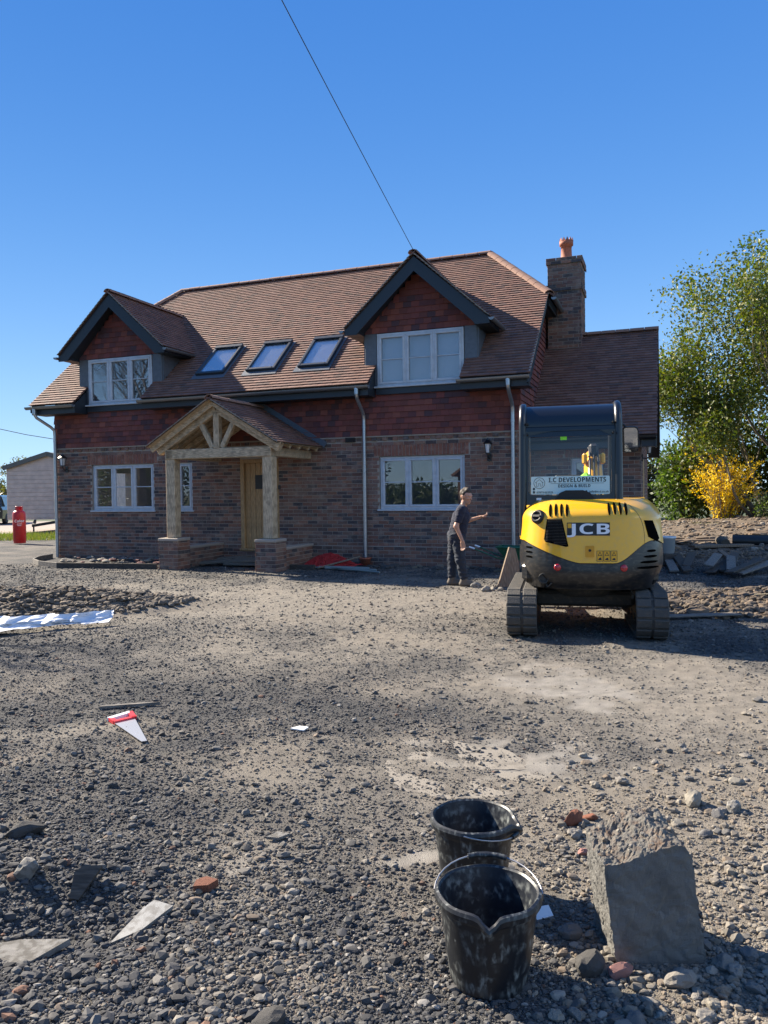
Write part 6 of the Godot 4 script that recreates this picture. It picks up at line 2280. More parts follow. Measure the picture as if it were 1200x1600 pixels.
func chunk(called: String, label: String, category: String, at: Vector2, size: Vector3, m: Material, turn: float, seed_: int, tip := Vector3.ZERO, group := "") -> void:
	var o := solo(called, rock(seed_, 1.0, 0.3, true), m, label, category, Vector3.ZERO, Basis(), group)
	var y := ground_at(at.x, at.y)
	o.transform = Transform3D(Basis(Vector3.UP, turn) * Basis.from_euler(tip) * Basis.from_scale(size), Vector3(at.x, y + size.y * 0.5, at.y))

func flat_piece(called: String, label: String, category: String, poly: Array, at: Vector2, thick: float, m: Material, tip := Vector3.ZERO, group := "") -> void:
	var b := B.new()
	b.xf = Transform3D(Basis(Vector3(1, 0, 0), -PI / 2), Vector3.ZERO)
	b.extrude(poly, 0.0, thick)
	solo(called, b, m, label, category, Vector3(at.x, ground_at(at.x, at.y) + 0.008, at.y), Basis.from_euler(tip), group)

func build_props() -> void:
	build_bucket(Vector3(0.3, ground_at(0.3, -2.27), -2.27), -0.12, 0.116, 0.15, 0.272, "front black builder's bucket, cement-splashed, its pouring lip towards the viewer", true)
	build_bucket(Vector3(0.312, ground_at(0.312, -2.76), -2.76), 1.25, 0.113, 0.147, 0.28, "rear black builder's bucket with dried cement inside, behind the front bucket", false)
	build_block()
	# bits of brick, stone, wood and plastic near the camera
	mat("brick_bit", Color(0.34, 0.13, 0.075), 0.9, 0.0, {"grain": "grit", "scale": 3.0, "bump": "grit", "high": 0.6})
	mat("brick_pink", Color(0.4, 0.2, 0.17), 0.9, 0.0, {"grain": "grit", "scale": 3.0})
	mat("pale_rock", Color(0.46, 0.44, 0.4), 0.9, 0.0, {"grain": "grit", "scale": 3.0, "bump": "grit", "high": 0.8, "dirt": "grime", "dscale": 1.6})
	mat("dark_rock", Color(0.12, 0.115, 0.11), 0.95, 0.0, {"grain": "grit", "scale": 3.0, "bump": "grit", "high": 1.0})
	mat("clear_plastic", Color(0.42, 0.42, 0.4), 0.35, 0.0, {"grain": "grit", "scale": 2.0, "dirt": "grime", "dscale": 1.6})
	chunk("brick_fragment", "orange-red broken brick lying behind the concrete block", "brick", Vector2(0.81, -3.3), Vector3(0.05, 0.042, 0.034), M.brick_bit, 0.5, 71, Vector3(0.2, 0, 0.5))
	chunk("brick_fragment", "small red wedge of brick against the orange-red broken brick", "brick", Vector2(0.89, -3.34), Vector3(0.042, 0.018, 0.02), M.brick_bit, -0.3, 72, Vector3(0, 0, 0.3))
	chunk("brick_fragment", "small pinkish brick stone between bucket and broken brick", "brick", Vector2(0.78, -3.02), Vector3(0.025, 0.018, 0.02), M.brick_pink, 0.2, 73)
	chunk("brick_fragment", "brown brick lump at the left foot of the concrete block", "brick", Vector2(0.70, -2.27), Vector3(0.042, 0.03, 0.03), M.brick_pink, 0.3, 74)
	chunk("concrete_lump", "dark crumbly concrete lump beside the brown brick lump", "lump", Vector2(0.61, -2.3), Vector3(0.058, 0.045, 0.05), M.dark_rock, 0.9, 75)
	chunk("stone", "large pale stone in the shadow under the concrete block", "stone", Vector2(0.86, -2.22), Vector3(0.05, 0.032, 0.04), stone_tint(0), 0.1, 76)
	chunk("stone", "rounded tan stone beyond the right edge of the concrete block", "stone", Vector2(1.12, -2.93), Vector3(0.05, 0.03, 0.035), stone_tint(2), 0.4, 77)
	chunk("stone", "big cream stone on the sandy ground behind the concrete block", "stone", Vector2(1.42, -3.5), Vector3(0.06, 0.045, 0.045), stone_tint(2), 1.0, 78)
	chunk("stone", "white stone right of the big cream stone", "stone", Vector2(1.57, -3.42), Vector3(0.05, 0.035, 0.04), M.pale_rock, 0.7, 79)
	flat_piece("brick_fragment", "flat triangular chip of orange brick lying alone on dark gravel", "brick", [Vector2(-0.042, -0.02), Vector2(0.012, -0.024), Vector2(0.046, 0.004), Vector2(0.0, 0.03), Vector2(-0.035, 0.016)], Vector2(-0.68, -2.8), 0.03, M.brick_bit, Vector3(0.15, 0.1, 0.05))
	flat_piece("glass_shard", "pale triangular shard lying on dark gravel in the left foreground", "shard", [Vector2(-0.075, -0.09), Vector2(0.02, -0.04), Vector2(0.1, 0.06), Vector2(0.02, 0.1), Vector2(-0.01, 0.06)], Vector2(-0.86, -2.6), 0.012, M.clear_plastic, Vector3(0.2, 0, 0.1))
	flat_piece("stone_slab", "flat pale stone slab at the left edge of the foreground gravel", "slab", [Vector2(-0.16, -0.05), Vector2(0.06, -0.06), Vector2(0.15, 0.05), Vector2(-0.02, 0.06), Vector2(-0.16, 0.03)], Vector2(-1.22, -2.47), 0.02, M.pale_rock, Vector3(0.08, 0, 0.04))
	chunk("stone", "jagged white stone at the left edge above the pale slab", "stone", Vector2(-1.36, -2.83), Vector3(0.075, 0.045, 0.05), M.pale_rock, -0.5, 81, Vector3(0, 0, 0.4))
	flat_piece("bark_chip", "dark brown slab of bark stuck upright in the gravel", "bark", [Vector2(-0.045, -0.06), Vector2(-0.012, -0.065), Vector2(0.05, 0.06), Vector2(-0.02, 0.055), Vector2(-0.045, 0.03)], Vector2(-1.13, -2.8), 0.035, M.dark_wood, Vector3(0.75, 0.1, -0.25))
	chunk("stone", "dark boulder half buried in gravel at the lower left", "stone", Vector2(-0.33, -2.06), Vector3(0.055, 0.035, 0.045), M.dark_rock, 0.2, 82)
	chunk("stone", "dark smooth stone on gravel at the far left edge", "stone", Vector2(-1.56, -3.25), Vector3(0.085, 0.05, 0.06), M.dark_rock, 0.5, 83)
	flat_piece("plaster_flake", "white flake of plaster on the gravel in mid foreground", "flake", [Vector2(-0.05, 0.02), Vector2(0.02, -0.03), Vector2(0.06, 0.01), Vector2(0.01, 0.04)], Vector2(-0.54, -4.67), 0.008, M.white, Vector3(0.1, 0.3, 0))
	flat_piece("plaster_flake", "pale stone flake at the right of the brick chip", "flake", [Vector2(-0.05, -0.01), Vector2(0.0, -0.03), Vector2(0.05, 0.0), Vector2(0.0, 0.025)], Vector2(-0.47, -3.22), 0.012, M.pale_rock, Vector3(0.05, 0.2, 0))
	flat_piece("plastic_strip", "thin pale strip of wood lying behind the hand saw", "strip", [Vector2(-0.2, -0.03), Vector2(0.05, 0.0), Vector2(0.2, 0.03), Vector2(0.03, 0.03), Vector2(-0.19, -0.005)], Vector2(-1.78, -5.25), 0.02, M.grey_wood, Vector3(0.0, 0.1, 0))
	flat_piece("paper_scrap", "white scrap on the ground between front bucket and block", "scrap", [Vector2(-0.03, -0.02), Vector2(0.03, -0.025), Vector2(0.035, 0.02), Vector2(-0.02, 0.03)], Vector2(0.53, -2.6), 0.006, M.white, Vector3(0.3, 0.3, 0.2))
	# what is left of a concrete slab behind the buckets
	mat("slab_pale", Color(0.42, 0.375, 0.31), 0.95, 0.0, {"grain": "grit", "scale": 1.6, "bump": "grit", "high": 0.5, "dirt": "stain", "dscale": 0.9})
	for q in [["far left", [[-0.02, -4.08], [0.16, -4.5], [0.36, -4.46], [0.4, -3.98]]], ["far right", [[0.42, -3.98], [0.385, -4.44], [0.66, -4.3], [0.84, -3.96]]], ["near left", [[-0.02, -4.05], [0.32, -3.97], [0.3, -3.6], [0.06, -3.72]]], ["near right", [[0.34, -3.965], [0.83, -3.93], [0.76, -3.66], [0.325, -3.6]]]]:
		var poly := []
		for i in 4:
			var a := Vector2(q[1][i][0], -q[1][i][1])
			var b := Vector2(q[1][(i + 1) % 4][0], -q[1][(i + 1) % 4][1])
			var side := (b - a).orthogonal().normalized()
			for k in 14: poly.append(a.lerp(b, k / 14.0) + side * (rr(-0.012, 0.012) if k > 0 else 0.0))
		var sl := B.new()
		sl.xf = Transform3D(Basis(Vector3(1, 0, 0), -PI / 2), Vector3.ZERO)
		sl.extrude(poly, -0.04, rr(0.0, 0.004))
		solo("concrete_slab", sl, M.slab_pale, "pale broken concrete slab flush with the ground behind the buckets, %s piece" % q[0], "slab")
	# saw
	var saw := thing("hand_saw", "hand saw with red and white handle lying on the gravel", "saw", Vector3(-1.58, ground_at(-1.58, -4.75) + 0.012, -4.75), 0.0)
	saw.rotation = Vector3(0.05, -0.95, 0.0)
	var bl := B.new()
	bl.xf = Transform3D(Basis(Vector3(1, 0, 0), -PI / 2), Vector3.ZERO)
	bl.extrude([Vector2(-0.19, -0.08), Vector2(0.31, -0.06), Vector2(0.32, -0.03), Vector2(-0.19, 0.055)], 0.0, 0.003)
	part("blade", bl, M.saw_steel, saw)
	var hd := B.new()
	hd.xf = Transform3D(Basis(Vector3(1, 0, 0), -PI / 2), Vector3(0, -0.008, 0))
	for poly in [[Vector2(-0.19, -0.085), Vector2(-0.16, -0.08), Vector2(-0.16, 0.06), Vector2(-0.19, 0.07)], [Vector2(-0.31, 0.045), Vector2(-0.16, 0.03), Vector2(-0.16, 0.06), Vector2(-0.3, 0.08)], [Vector2(-0.27, -0.09), Vector2(-0.18, -0.085), Vector2(-0.18, -0.06), Vector2(-0.27, -0.06)]]: hd.extrude(poly, 0.0, 0.022)
	part("handle", hd, M.saw_red, saw)
	var hg := B.new()
	hg.xf = hd.xf
	hg.extrude([Vector2(-0.31, 0.06), Vector2(-0.27, 0.05), Vector2(-0.24, -0.075), Vector2(-0.275, -0.095)], -0.001, 0.024)
	part("grip", hg, M.badge_white, saw)
	# folded white membrane
	var me := B.new()
	var rows := 12
	var cols := 40
	var nn := FastNoiseLite.new()
	nn.frequency = 0.9
	var sheet := func(i: int, j: int) -> Vector3:
		var u := float(i) / cols
		var v := float(j) / rows
		var x := lerpf(-5.2, -3.1, u)
		var z := lerpf(-8.45, -7.85, v) + 0.16 * nn.get_noise_2d(u * 5.0, v * 1.0 + 20.0) + 0.06 * nn.get_noise_2d(u * 17.0, v + 40.0) + 0.1 * sin(u * 4.0) + (1.0 - u) * 0.15 - u * 0.1 + lerpf(0.0, -0.55, u) * v
		var fold := 0.035 * absf(nn.get_noise_2d(u * 3.0, v * 5.0)) + 0.03 * absf(nn.get_noise_2d(u * 14.0 + 9.0, v * 4.0))
		return Vector3(x, 0.05 + fold * 0.6 + 0.1 * (1.0 - v) * (1.0 - v), z)
	for i in cols:
		for j in rows:
			me.quad(sheet.call(i, j + 1), sheet.call(i + 1, j + 1), sheet.call(i + 1, j), sheet.call(i, j))
	solo("membrane_sheet", me, M.membrane, "crumpled white membrane sheet lying along the low dark soil heap", "sheet")
	build_wall_foot()
	build_right_yard()
	build_left_yard()
	build_wires()

func hw(u: float, y: float, w: float) -> Vector3:
	return Transform3D(Basis(Vector3.UP, HOUSE_TURN), HOUSE) * Vector3(u, y, w)

func board(called: String, label: String, category: String, size: Vector3, at: Vector3, bs: Basis, m: Material, group := "") -> void:
	var b := B.new()
	b.cbox(Vector3.ZERO, size, minf(0.006, minf(size.y, size.z) * 0.3))
	solo(called, b, m, label, category, at, bs, group)

func build_wall_foot() -> void:
	var hb := Basis(Vector3.UP, HOUSE_TURN)
	# paving slabs stacked loosely in the porch
	board("paving_slab", "large grey paving slab lying flat in the porch in front of the door", "slab", Vector3(0.75, 0.045, 0.6), hw(5.75, 0.13, 0.85), hb * Basis.from_euler(Vector3(0.03, 0.15, 0.02)), M.slab, "slabs in the porch")
	board("paving_slab", "grey paving slab beneath the large one in the porch", "slab", Vector3(0.75, 0.045, 0.6), hw(5.7, 0.07, 0.9), hb * Basis.from_euler(Vector3(0.0, 0.05, 0.0)), M.slab, "slabs in the porch")
	board("paving_slab", "narrow paving slab leaning at the left side of the porch", "slab", Vector3(0.6, 0.045, 0.3), hw(5.0, 0.09, 0.95), hb * Basis.from_euler(Vector3(0.05, 0.3, 0.06)), M.slab, "slabs in the porch")
	board("paving_slab", "paving slab at the back of the porch by the door", "slab", Vector3(0.6, 0.045, 0.4), hw(5.15, 0.13, 0.5), hb * Basis.from_euler(Vector3(0.0, 0.2, 0.03)), M.slab, "slabs in the porch")
	# red barrier netting
	var net := B.new()
	var nn := FastNoiseLite.new()
	nn.frequency = 1.5
	var hump := func(i: int, j: int) -> Vector3:
		var u := i / 26.0
		var v := j / 12.0
		var h := sin(v * PI) * sin(clampf(u * 1.1, 0, 1) * PI * 0.9 + 0.2) * 0.24
		return hw(6.98 + u * 1.05 + 0.05 * nn.get_noise_2d(u * 6.0, v * 6.0), 0.03 + h + 0.05 * absf(nn.get_noise_2d(u * 12.0, v * 12.0)), 0.42 + v * 0.6)
	for i in 26:
		for j in 12:
			var q := [hump.call(i, j + 1), hump.call(i + 1, j + 1), hump.call(i + 1, j), hump.call(i, j)]
			for k in 4: net.tube([q[k], q[(k + 1) % 4]], [0.007, 0.007], 4, false)
			net.tube([q[0], q[2]], [0.006, 0.006], 4, false)
			net.tube([q[1], q[3]], [0.006, 0.006], 4, false)
	solo("barrier_netting", net, M.red_net, "heap of red plastic netting against the wall right of the porch", "netting")
	board("timber_length", "pale timber batten propped across the red netting", "timber", Vector3(0.85, 0.03, 0.05), hw(7.75, 0.13, 0.95), hb * Basis.from_euler(Vector3(0, 0.5, 0.24)), M.plank)
	for k in 5:
		var t := B.new()
		t.tube([Vector3(-0.5, 0, 0), Vector3(0.0, 0.01, 0.02), Vector3(0.55, 0, 0)], [0.018, 0.018, 0.018], 8)
		solo("plastic_pipe", t, M.pipe_grey, "grey-green plastic pipe lying among others below the red netting", "pipe", hw(7.75 + 0.14 * k, 0.03 + 0.02 * (k % 2), 1.0 + 0.09 * k), hb * Basis(Vector3.UP, 0.1 - 0.12 * k), "loose pipes by the wall")
	board("timber_kerb", "dark sawn timber lying in front of the red netting", "timber", Vector3(0.5, 0.1, 0.1), hw(7.12, 0.05, 1.25), hb * Basis(Vector3.UP, 0.05), M.dark_wood)
	# gully pot under the middle downpipe
	var pot := B.new()
	pot.lathe([Vector2(0.0, 0.0), Vector2(0.085, 0.0), Vector2(0.11, 0.13), Vector2(0.125, 0.135), Vector2(0.125, 0.16), Vector2(0.1, 0.16), Vector2(0.09, 0.05), Vector2(0.0, 0.05)], 20)
	solo("gully_pot", pot, M.terracotta, "small terracotta gully pot under the middle downpipe", "pot", hw(7.98, 0.0, 0.15))
	# heap of spoil along the wall
	for k in 26:
		var u := rr(8.3, 10.9)
		var w := rr(0.15, 0.75)
		var p := hw(u, 0, w)
		var s := rr(0.04, 0.1)
		var o := solo("soil_clod", rock(300 + k % 5, 0.6, 0.5, true), M.dark_rock if k % 3 else M.bark_pale, "dark clod of spoil at the foot of the wall below the window", "clod", p + Vector3(0, s * 0.2, 0), Basis(Vector3.UP, rng.randf() * TAU).scaled(Vector3(s * 1.4, s, s)), "spoil along the wall")
	# timber edging and stones at the left corner
	var line := [Vector2(0.02, 0.2), Vector2(0.2, 0.78), Vector2(0.6, 1.36), Vector2(1.2, 1.8), Vector2(1.95, 2.08), Vector2(2.7, 2.0), Vector2(3.45, 1.9), Vector2(4.2, 1.8)]
	for k in line.size() - 1:
		var a: Vector2 = line[k]
		var b: Vector2 = line[k + 1]
		var mid := (a + b) * 0.5
		var bent := k < 4
		board("timber_edging", "pale timber edging board curving round the left corner of the house, piece of a row" if bent else "dark timber edging board running straight to the porch plinth, piece of a row", "edging", Vector3(a.distance_to(b) - 0.004, 0.12, 0.03), hw(mid.x, 0.05, mid.y), hb * Basis(Vector3.UP, -atan2(b.y - a.y, b.x - a.x)), M.grey_wood if bent else M.dark_wood, "curved edging at the corner" if bent else "straight edging by the porch")
	for k in 60:
		var u := rr(0.6, 4.0)
		var s := rr(0.03, 0.085)
		solo("rubble_stone", rock(320 + k % 6, 0.6, 0.4, true), stone_tint(k % 5) if k % 3 else M.brick_pink, "pale rubble stone inside the timber edging below the window", "stone", hw(u, 0.05, rr(0.25, 1.3)), Basis(Vector3.UP, rng.randf() * TAU).scaled(Vector3(s * 1.3, s * 0.8, s)), "rubble inside the edging")
	# leaning board, wheelbarrow, white stone by the person
	var lb := B.new()
	lb.extrude([Vector2(-0.16, 0.0), Vector2(0.2, 0.0), Vector2(0.24, 0.33), Vector2(0.2, 0.58), Vector2(0.1, 0.61)], -0.02, 0.02)
	solo("leaning_plank", lb, M.plank, "rough tapered plank standing between the person and the excavator", "plank", Vector3(1.86, 0.0, -11.6), Basis(Vector3.UP, 0.3) * Basis(Vector3(1, 0, 0), -0.2))
	var wb := thing("wheelbarrow", "green wheelbarrow parked against the wall behind the person", "wheelbarrow", hw(11.15, 0.0, 0.7), HOUSE_TURN)
	wb.scale = Vector3(0.82, 0.8, 0.82)
	var tr := B.new()
	tr.xf = Transform3D(Basis(), Vector3(0, 0.0, 0))
	var lo := [Vector3(-0.22, 0.3, -0.18), Vector3(0.3, 0.3, -0.15), Vector3(0.3, 0.3, 0.15), Vector3(-0.22, 0.3, 0.18)]
	var hi := [Vector3(-0.42, 0.58, -0.32), Vector3(0.5, 0.56, -0.28), Vector3(0.5, 0.56, 0.28), Vector3(-0.42, 0.58, 0.32)]
	for k in 4: tr.quad(lo[k], lo[(k + 1) % 4], hi[(k + 1) % 4], hi[k])
	tr.quad(lo[0], lo[1], lo[2], lo[3])
	tr.tube([hi[0], hi[1], hi[2], hi[3], hi[0]], [0.014, 0.014, 0.014, 0.014, 0.014], 6)
	part("tray", tr, M.barrow_green, wb)
	var fr := B.new()
	for s in [-1.0, 1.0]: fr.tube([Vector3(-0.95, 0.55, 0.26 * s), Vector3(-0.4, 0.33, 0.22 * s), Vector3(0.2, 0.28, 0.14 * s), Vector3(0.62, 0.2, 0.06 * s)], [0.016, 0.016, 0.016, 0.016], 8)
	for s in [-1.0, 1.0]: fr.tube([Vector3(-0.25, 0.3, 0.2 * s), Vector3(-0.3, 0.01, 0.22 * s)], [0.014, 0.014], 8)
	part("frame", fr, M.barrow_green, wb)
	for s in [-1.0, 1.0]:
		var gp := B.new()
		gp.tube([Vector3(-1.02, 0.575, 0.26 * s), Vector3(-0.9, 0.535, 0.26 * s)], [0.02, 0.02], 8)
		part("grip", gp, M.badge_white, wb)
	var wh := B.new()
	wh.xf = Transform3D(Basis(Vector3(1, 0, 0), PI / 2), Vector3(0.62, 0.19, -0.04))
	wh.lathe([Vector2(0.0, 0.01), Vector2(0.12, 0.0), Vector2(0.17, 0.0), Vector2(0.19, 0.04), Vector2(0.17, 0.08), Vector2(0.12, 0.08), Vector2(0, 0.07)], 20)
	part("wheel", wh, M.dark_plastic, wb)
	chunk("stone", "pale block of stone at the person's feet", "stone", Vector2(1.38, -11.55), Vector3(0.085, 0.055, 0.06), M.pale_rock, 0.3, 91)
	for k in 12: chunk("stone", "sandy stone in the small heap between person and excavator", "stone", Vector2(rr(1.45, 2.0), rr(-11.2, -10.7)), Vector3(rr(0.04, 0.09), rr(0.03, 0.05), 0.05), stone_tint(2), rr(0, 6), 92 + k % 4, Vector3.ZERO, "small heap of sandy stones")

func build_right_yard() -> void:
	# boards lying by the side wing
	var spots := [[5.2, -13.7, 0.1], [5.36, -13.65, 0.16], [5.52, -13.7, 0.05], [5.75, -13.5, -0.25], [5.98, -13.5, -0.35], [6.12, -13.25, -0.3], [5.9, -12.9, -0.2], [6.25, -13.7, -0.3], [6.4, -13.5, -0.4], [6.3, -12.9, -0.9], [6.05, -12.7, -1.1]]
	for k in spots.size():
		var s: Array = spots[k]
		board("old_board", "weathered grey-brown board in the loose pile right of the excavator", "board", Vector3(2.0 - 0.22 * (k % 4), 0.03, 0.15), Vector3(s[0] + 0.05 + rr(-0.06, 0.06), 0.1 + 0.035 * (k % 4), s[1] - 0.1 + rr(-0.25, 0.2)), Basis(Vector3.UP, PI / 2 - 0.4 + s[2] * 0.4 + rr(-0.08, 0.08)) * Basis.from_euler(Vector3(rr(-0.2, 0.2), 0, rr(0.03, 0.08))), M.dark_wood if k % 3 else M.grey_wood, "pile of old boards")
	board("pale_plank", "pale plank lying on the soil at the edge of the shade", "plank", Vector3(1.5, 0.06, 0.3), Vector3(8.1, 0.08, -18.3), Basis(Vector3.UP, 0.1), M.plank)
	board("long_batten", "long pale batten running back from the pile of old boards", "batten", Vector3(2.6, 0.05, 0.1), Vector3(7.1, 0.06, -15.8), Basis(Vector3.UP, 1.25), M.plank)
	var pipe := B.new()
	pipe.tube([Vector3(-0.4, 0, 0), Vector3(0.4, 0, 0)], [0.16, 0.16], 20, false)
	pipe.tube([Vector3(-0.4, 0, 0), Vector3(0.4, 0, 0)], [0.145, 0.145], 20, false)
	solo("drain_pipe", pipe, M.black_pipe, "short black drain pipe lying on the soil under the tree", "pipe", Vector3(8.95, 0.16, -18.6), Basis(Vector3.UP, -0.5))
	var log := B.new()
	log.tube([Vector3(-0.5, 0, 0), Vector3(0, 0.03, 0), Vector3(0.5, 0, 0)], [0.1, 0.12, 0.1], 10)
	solo("log", log, M.bark, "short brown log beside the black drain pipe", "log", Vector3(8.35, 0.14, -18.8), Basis(Vector3.UP, 1.3))
	# white tub
	var tub := B.new()
	tub.lathe([Vector2(0, 0), Vector2(0.15, 0.0), Vector2(0.18, 0.4), Vector2(0.2, 0.41), Vector2(0.2, 0.46), Vector2(0.185, 0.46), Vector2(0.16, 0.05), Vector2(0, 0.04)], 20)
	var tk := thing("water_tub", "white plastic tub on a dark stand behind the excavator's right side", "tub", Vector3(5.4, 0.0, -14.5))
	var tb := part("tub", tub, M.white_tub, tk)
	tb.position.y = 0.24
	tb.scale = Vector3(0.75, 0.7, 0.75)
	var st := B.new()
	st.cbox(Vector3(0, 0.12, 0), Vector3(0.26, 0.24, 0.26), 0.02)
	part("stand", st, M.dark_wood, tk)
	# a kerb of timber at the edge of the soil
	board("timber_sleeper", "long timber sleeper edging the soil behind the yard", "sleeper", Vector3(3.6, 0.14, 0.16), Vector3(7.0, 0.08, -19.6), Basis(Vector3.UP, 0.0), M.plank)
	board("scrap_board", "flat pale board half buried in the churned soil by the track", "board", Vector3(0.9, 0.02, 0.14), Vector3(3.55, 0.04, -8.55), Basis(Vector3.UP, 0.1), M.grey_wood)
	var st2 := B.new()
	st2.tube([Vector3(-0.5, 0.05, 0), Vector3(0, 0.12, 0.05), Vector3(0.5, 0.02, 0.1)], [0.012, 0.01, 0.006], 6)
	solo("stick", st2, M.bark_pale, "thin pale stick lying across the churned soil", "stick", Vector3(4.9, 0.1, -9.0), Basis(Vector3.UP, -0.8))
	for k in 60:
		var x := rr(3.2, 7.5)
		var z := rr(-10.6, -8.4)
		var s := rr(0.04, 0.13)
		solo("soil_clod", rock(340 + k % 6, 0.65, 0.6, true), M.soil, "brown clod of earth in the churned soil right of the excavator", "clod", Vector3(x, ground_at(x, z) + s * 0.15, z), Basis(Vector3.UP, rng.randf() * TAU).scaled(Vector3(s * 1.4, s * 0.9, s)), "earth clods by the excavator")
	for k in 60:
		var x := rr(-7.0, -3.1)
		var z := -10.2 + rr(-0.75, 0.6)
		var s := rr(0.03, 0.08)
		solo("soil_clod", rock(340 + k % 6, 0.65, 0.6, true), M.dark_rock if k % 2 else M.soil, "dark clod on the low soil heap behind the white membrane", "clod", Vector3(x, ground_at(x, z) + s * 0.1, z), Basis(Vector3.UP, rng.randf() * TAU).scaled(Vector3(s * 1.4, s * 0.9, s)), "clods on the low heap")
	for k in 70:
		var x := rr(7.5, 14.0)
		var z := rr(-24.0, -17.0)
		var s := rr(0.06, 0.2)
		solo("soil_clod", rock(340 + k % 6, 0.55, 0.6, true), M.soil_dry, "dry brown clod on the sunlit bare earth before the hedge", "clod", Vector3(x, ground_at(x, z) + s * 0.05, z), Basis(Vector3.UP, rng.randf() * TAU).scaled(Vector3(s * 1.5, s * 0.7, s)), "clods on the sunlit earth")

func build_left_yard() -> void:
	# red gas cylinder
	var gas := thing("gas_cylinder", "tall red gas cylinder standing in front of the caravan", "gas cylinder", Vector3(-11.3, 0.03, -23.6), 0.45)
	var c := B.new()
	c.lathe([Vector2(0, 0.0), Vector2(0.17, 0.0), Vector2(0.175, 0.03), Vector2(0.175, 0.06), Vector2(0.187, 0.075), Vector2(0.188, 0.88), Vector2(0.18, 0.94), Vector2(0.15, 0.99), Vector2(0.09, 1.02), Vector2(0.05, 1.03), Vector2(0.0, 1.03)], 28)
	part("body", c, M.gas_red, gas)
	var col := B.new()
	for k in 10:
		if k in [2, 7]: continue
		var t := TAU * k / 10
		col.box(Vector3(cos(t) * 0.1, 1.07, sin(t) * 0.1), Vector3(0.012, 0.13, 0.068), Basis(Vector3.UP, -t))
	for yy in [1.01, 1.13]: 
		var ring := []
		var rad := []
		for k in 21:
			ring.append(Vector3(cos(TAU * k / 20) * 0.1, yy, sin(TAU * k / 20) * 0.1))
			rad.append(0.012)
		col.tube(ring, rad, 6, false)
	part("collar", col, M.gas_red, gas)
	var lt := letters("Calor", 0.11, true)
	var lo := MeshInstance3D.new()
	lo.name = "lettering"
	lo.mesh = lt
	lo.material_override = M.badge_white
	lo.position = Vector3(0, 0.69, 0.193)
	gas.add_child(lo, true)
	for k in 2:
		var ln := B.new()
		ln.box(Vector3(0, 0.6 - k * 0.05, 0.191), Vector3(0.14 - 0.03 * k, 0.016, 0.003))
		part("print_line", ln, M.badge_white, gas)
	# static caravan
	var v := thing("caravan", "pale pinkish static caravan with dark low-pitched roof beyond the house corner", "caravan", Vector3(-13.25, 0.0, -30.2), -0.08)
	var w := 1.75
	var body := B.new()
	body.extrude([Vector2(-w, 0.55), Vector2(w, 0.55), Vector2(w, 2.62), Vector2(0, 3.12), Vector2(-w, 2.62)], -9.0, 0.0)
	part("body", body, M.caravan, v)
	for k in 12:
		var y := 0.62 + k * 0.17
		var l := B.new()
		var hw_ := w if y < 2.6 else w
		l.cbox(Vector3(0, y + 0.08, 0.008), Vector3(w * 2 - 0.03, 0.16, 0.016), 0.006)
		part("cladding_board", l, M.caravan, v)
	var rf := B.new()
	for s in [-1.0, 1.0]: rf.beam(Vector3(s * (w + 0.1), 2.6, 0.09), Vector3(0, 3.15, 0.09), 0.06, 0.17)
	for s in [-1.0, 1.0]: rf.quad(Vector3(s * (w + 0.1), 2.66, 0.12), Vector3(0, 3.22, 0.12), Vector3(0, 3.22, -9.0), Vector3(s * (w + 0.1), 2.66, -9.0))
	part("roof", rf, M.caravan_roof, v)
	var wn := B.new()
	for q in [[0.62, 1.25], [1.32, 1.25]]: wn.cbox(Vector3(q[0] - 0.03, 1.72, 0.03), Vector3(0.06, 0.98, 0.06), 0.008)
	for y in [1.26, 2.18]: wn.cbox(Vector3(0.94, y, 0.03), Vector3(0.64, 0.06, 0.058), 0.008)
	part("window_frame", wn, M.white, v)
	var wp := B.new()
	wp.quad(Vector3(0.62, 1.28, 0.022), Vector3(1.28, 1.28, 0.022), Vector3(1.28, 2.16, 0.022), Vector3(0.62, 2.16, 0.022))
	mat("curtain", Color(0.3, 0.31, 0.32), 0.9)
	for k in 7: wp.box(Vector3(0.66 + k * 0.1, 1.72, 0.026), Vector3(0.03, 0.86, 0.006))
	part("window_pane", wp, M.curtain, v)
	var ht := B.new()
	for s in [-1.0, 1.0]: ht.beam(Vector3(s * 0.6, 0.5, 0.0), Vector3(0.0, 0.36, 1.25), 0.08, 0.1)
	ht.tube([Vector3(0, 0.36, 1.2), Vector3(0, 0.0, 1.2)], [0.03, 0.03], 8)
	part("drawbar", ht, M.dark_plastic, v)
	for s in [-1.0, 1.0]:
		var leg := B.new()
		leg.tube([Vector3(s * 1.4, 0.55, -0.6), Vector3(s * 1.4, 0.0, -0.6)], [0.05, 0.07], 8)
		part("leg", leg, M.dark_plastic, v)
	var ant := B.new()
	ant.tube([Vector3(0.35, 3.1, -0.5), Vector3(0.35, 3.75, -0.5), Vector3(1.3, 3.7, -0.5)], [0.015, 0.012, 0.01], 6)
	part("aerial", ant, M.pipe_grey, v)
	# standpipe with a hose
	var sp := thing("standpipe", "slim dark standpipe with a drooping hose beside the red gas cylinder", "standpipe", Vector3(-11.0, 0.0, -27.3))
	var pp := B.new()
	pp.tube([Vector3(0, 0, 0), Vector3(0, 1.3, 0)], [0.025, 0.025], 8)
	pp.cbox(Vector3(0, 1.15, 0), Vector3(0.14, 0.16, 0.12), 0.02)
	part("pipe", pp, M.terracotta, sp)
	var hs := B.new()
	hs.tube([Vector3(-0.3, 0.9, 0), Vector3(-0.22, 1.25, 0), Vector3(0, 1.32, 0), Vector3(0.22, 1.25, 0), Vector3(0.3, 0.95, 0), Vector3(0.38, 0.7, 0)], [0.018, 0.018, 0.018, 0.018, 0.018, 0.018], 6)
	part("hose", hs, M.dark_plastic, sp)
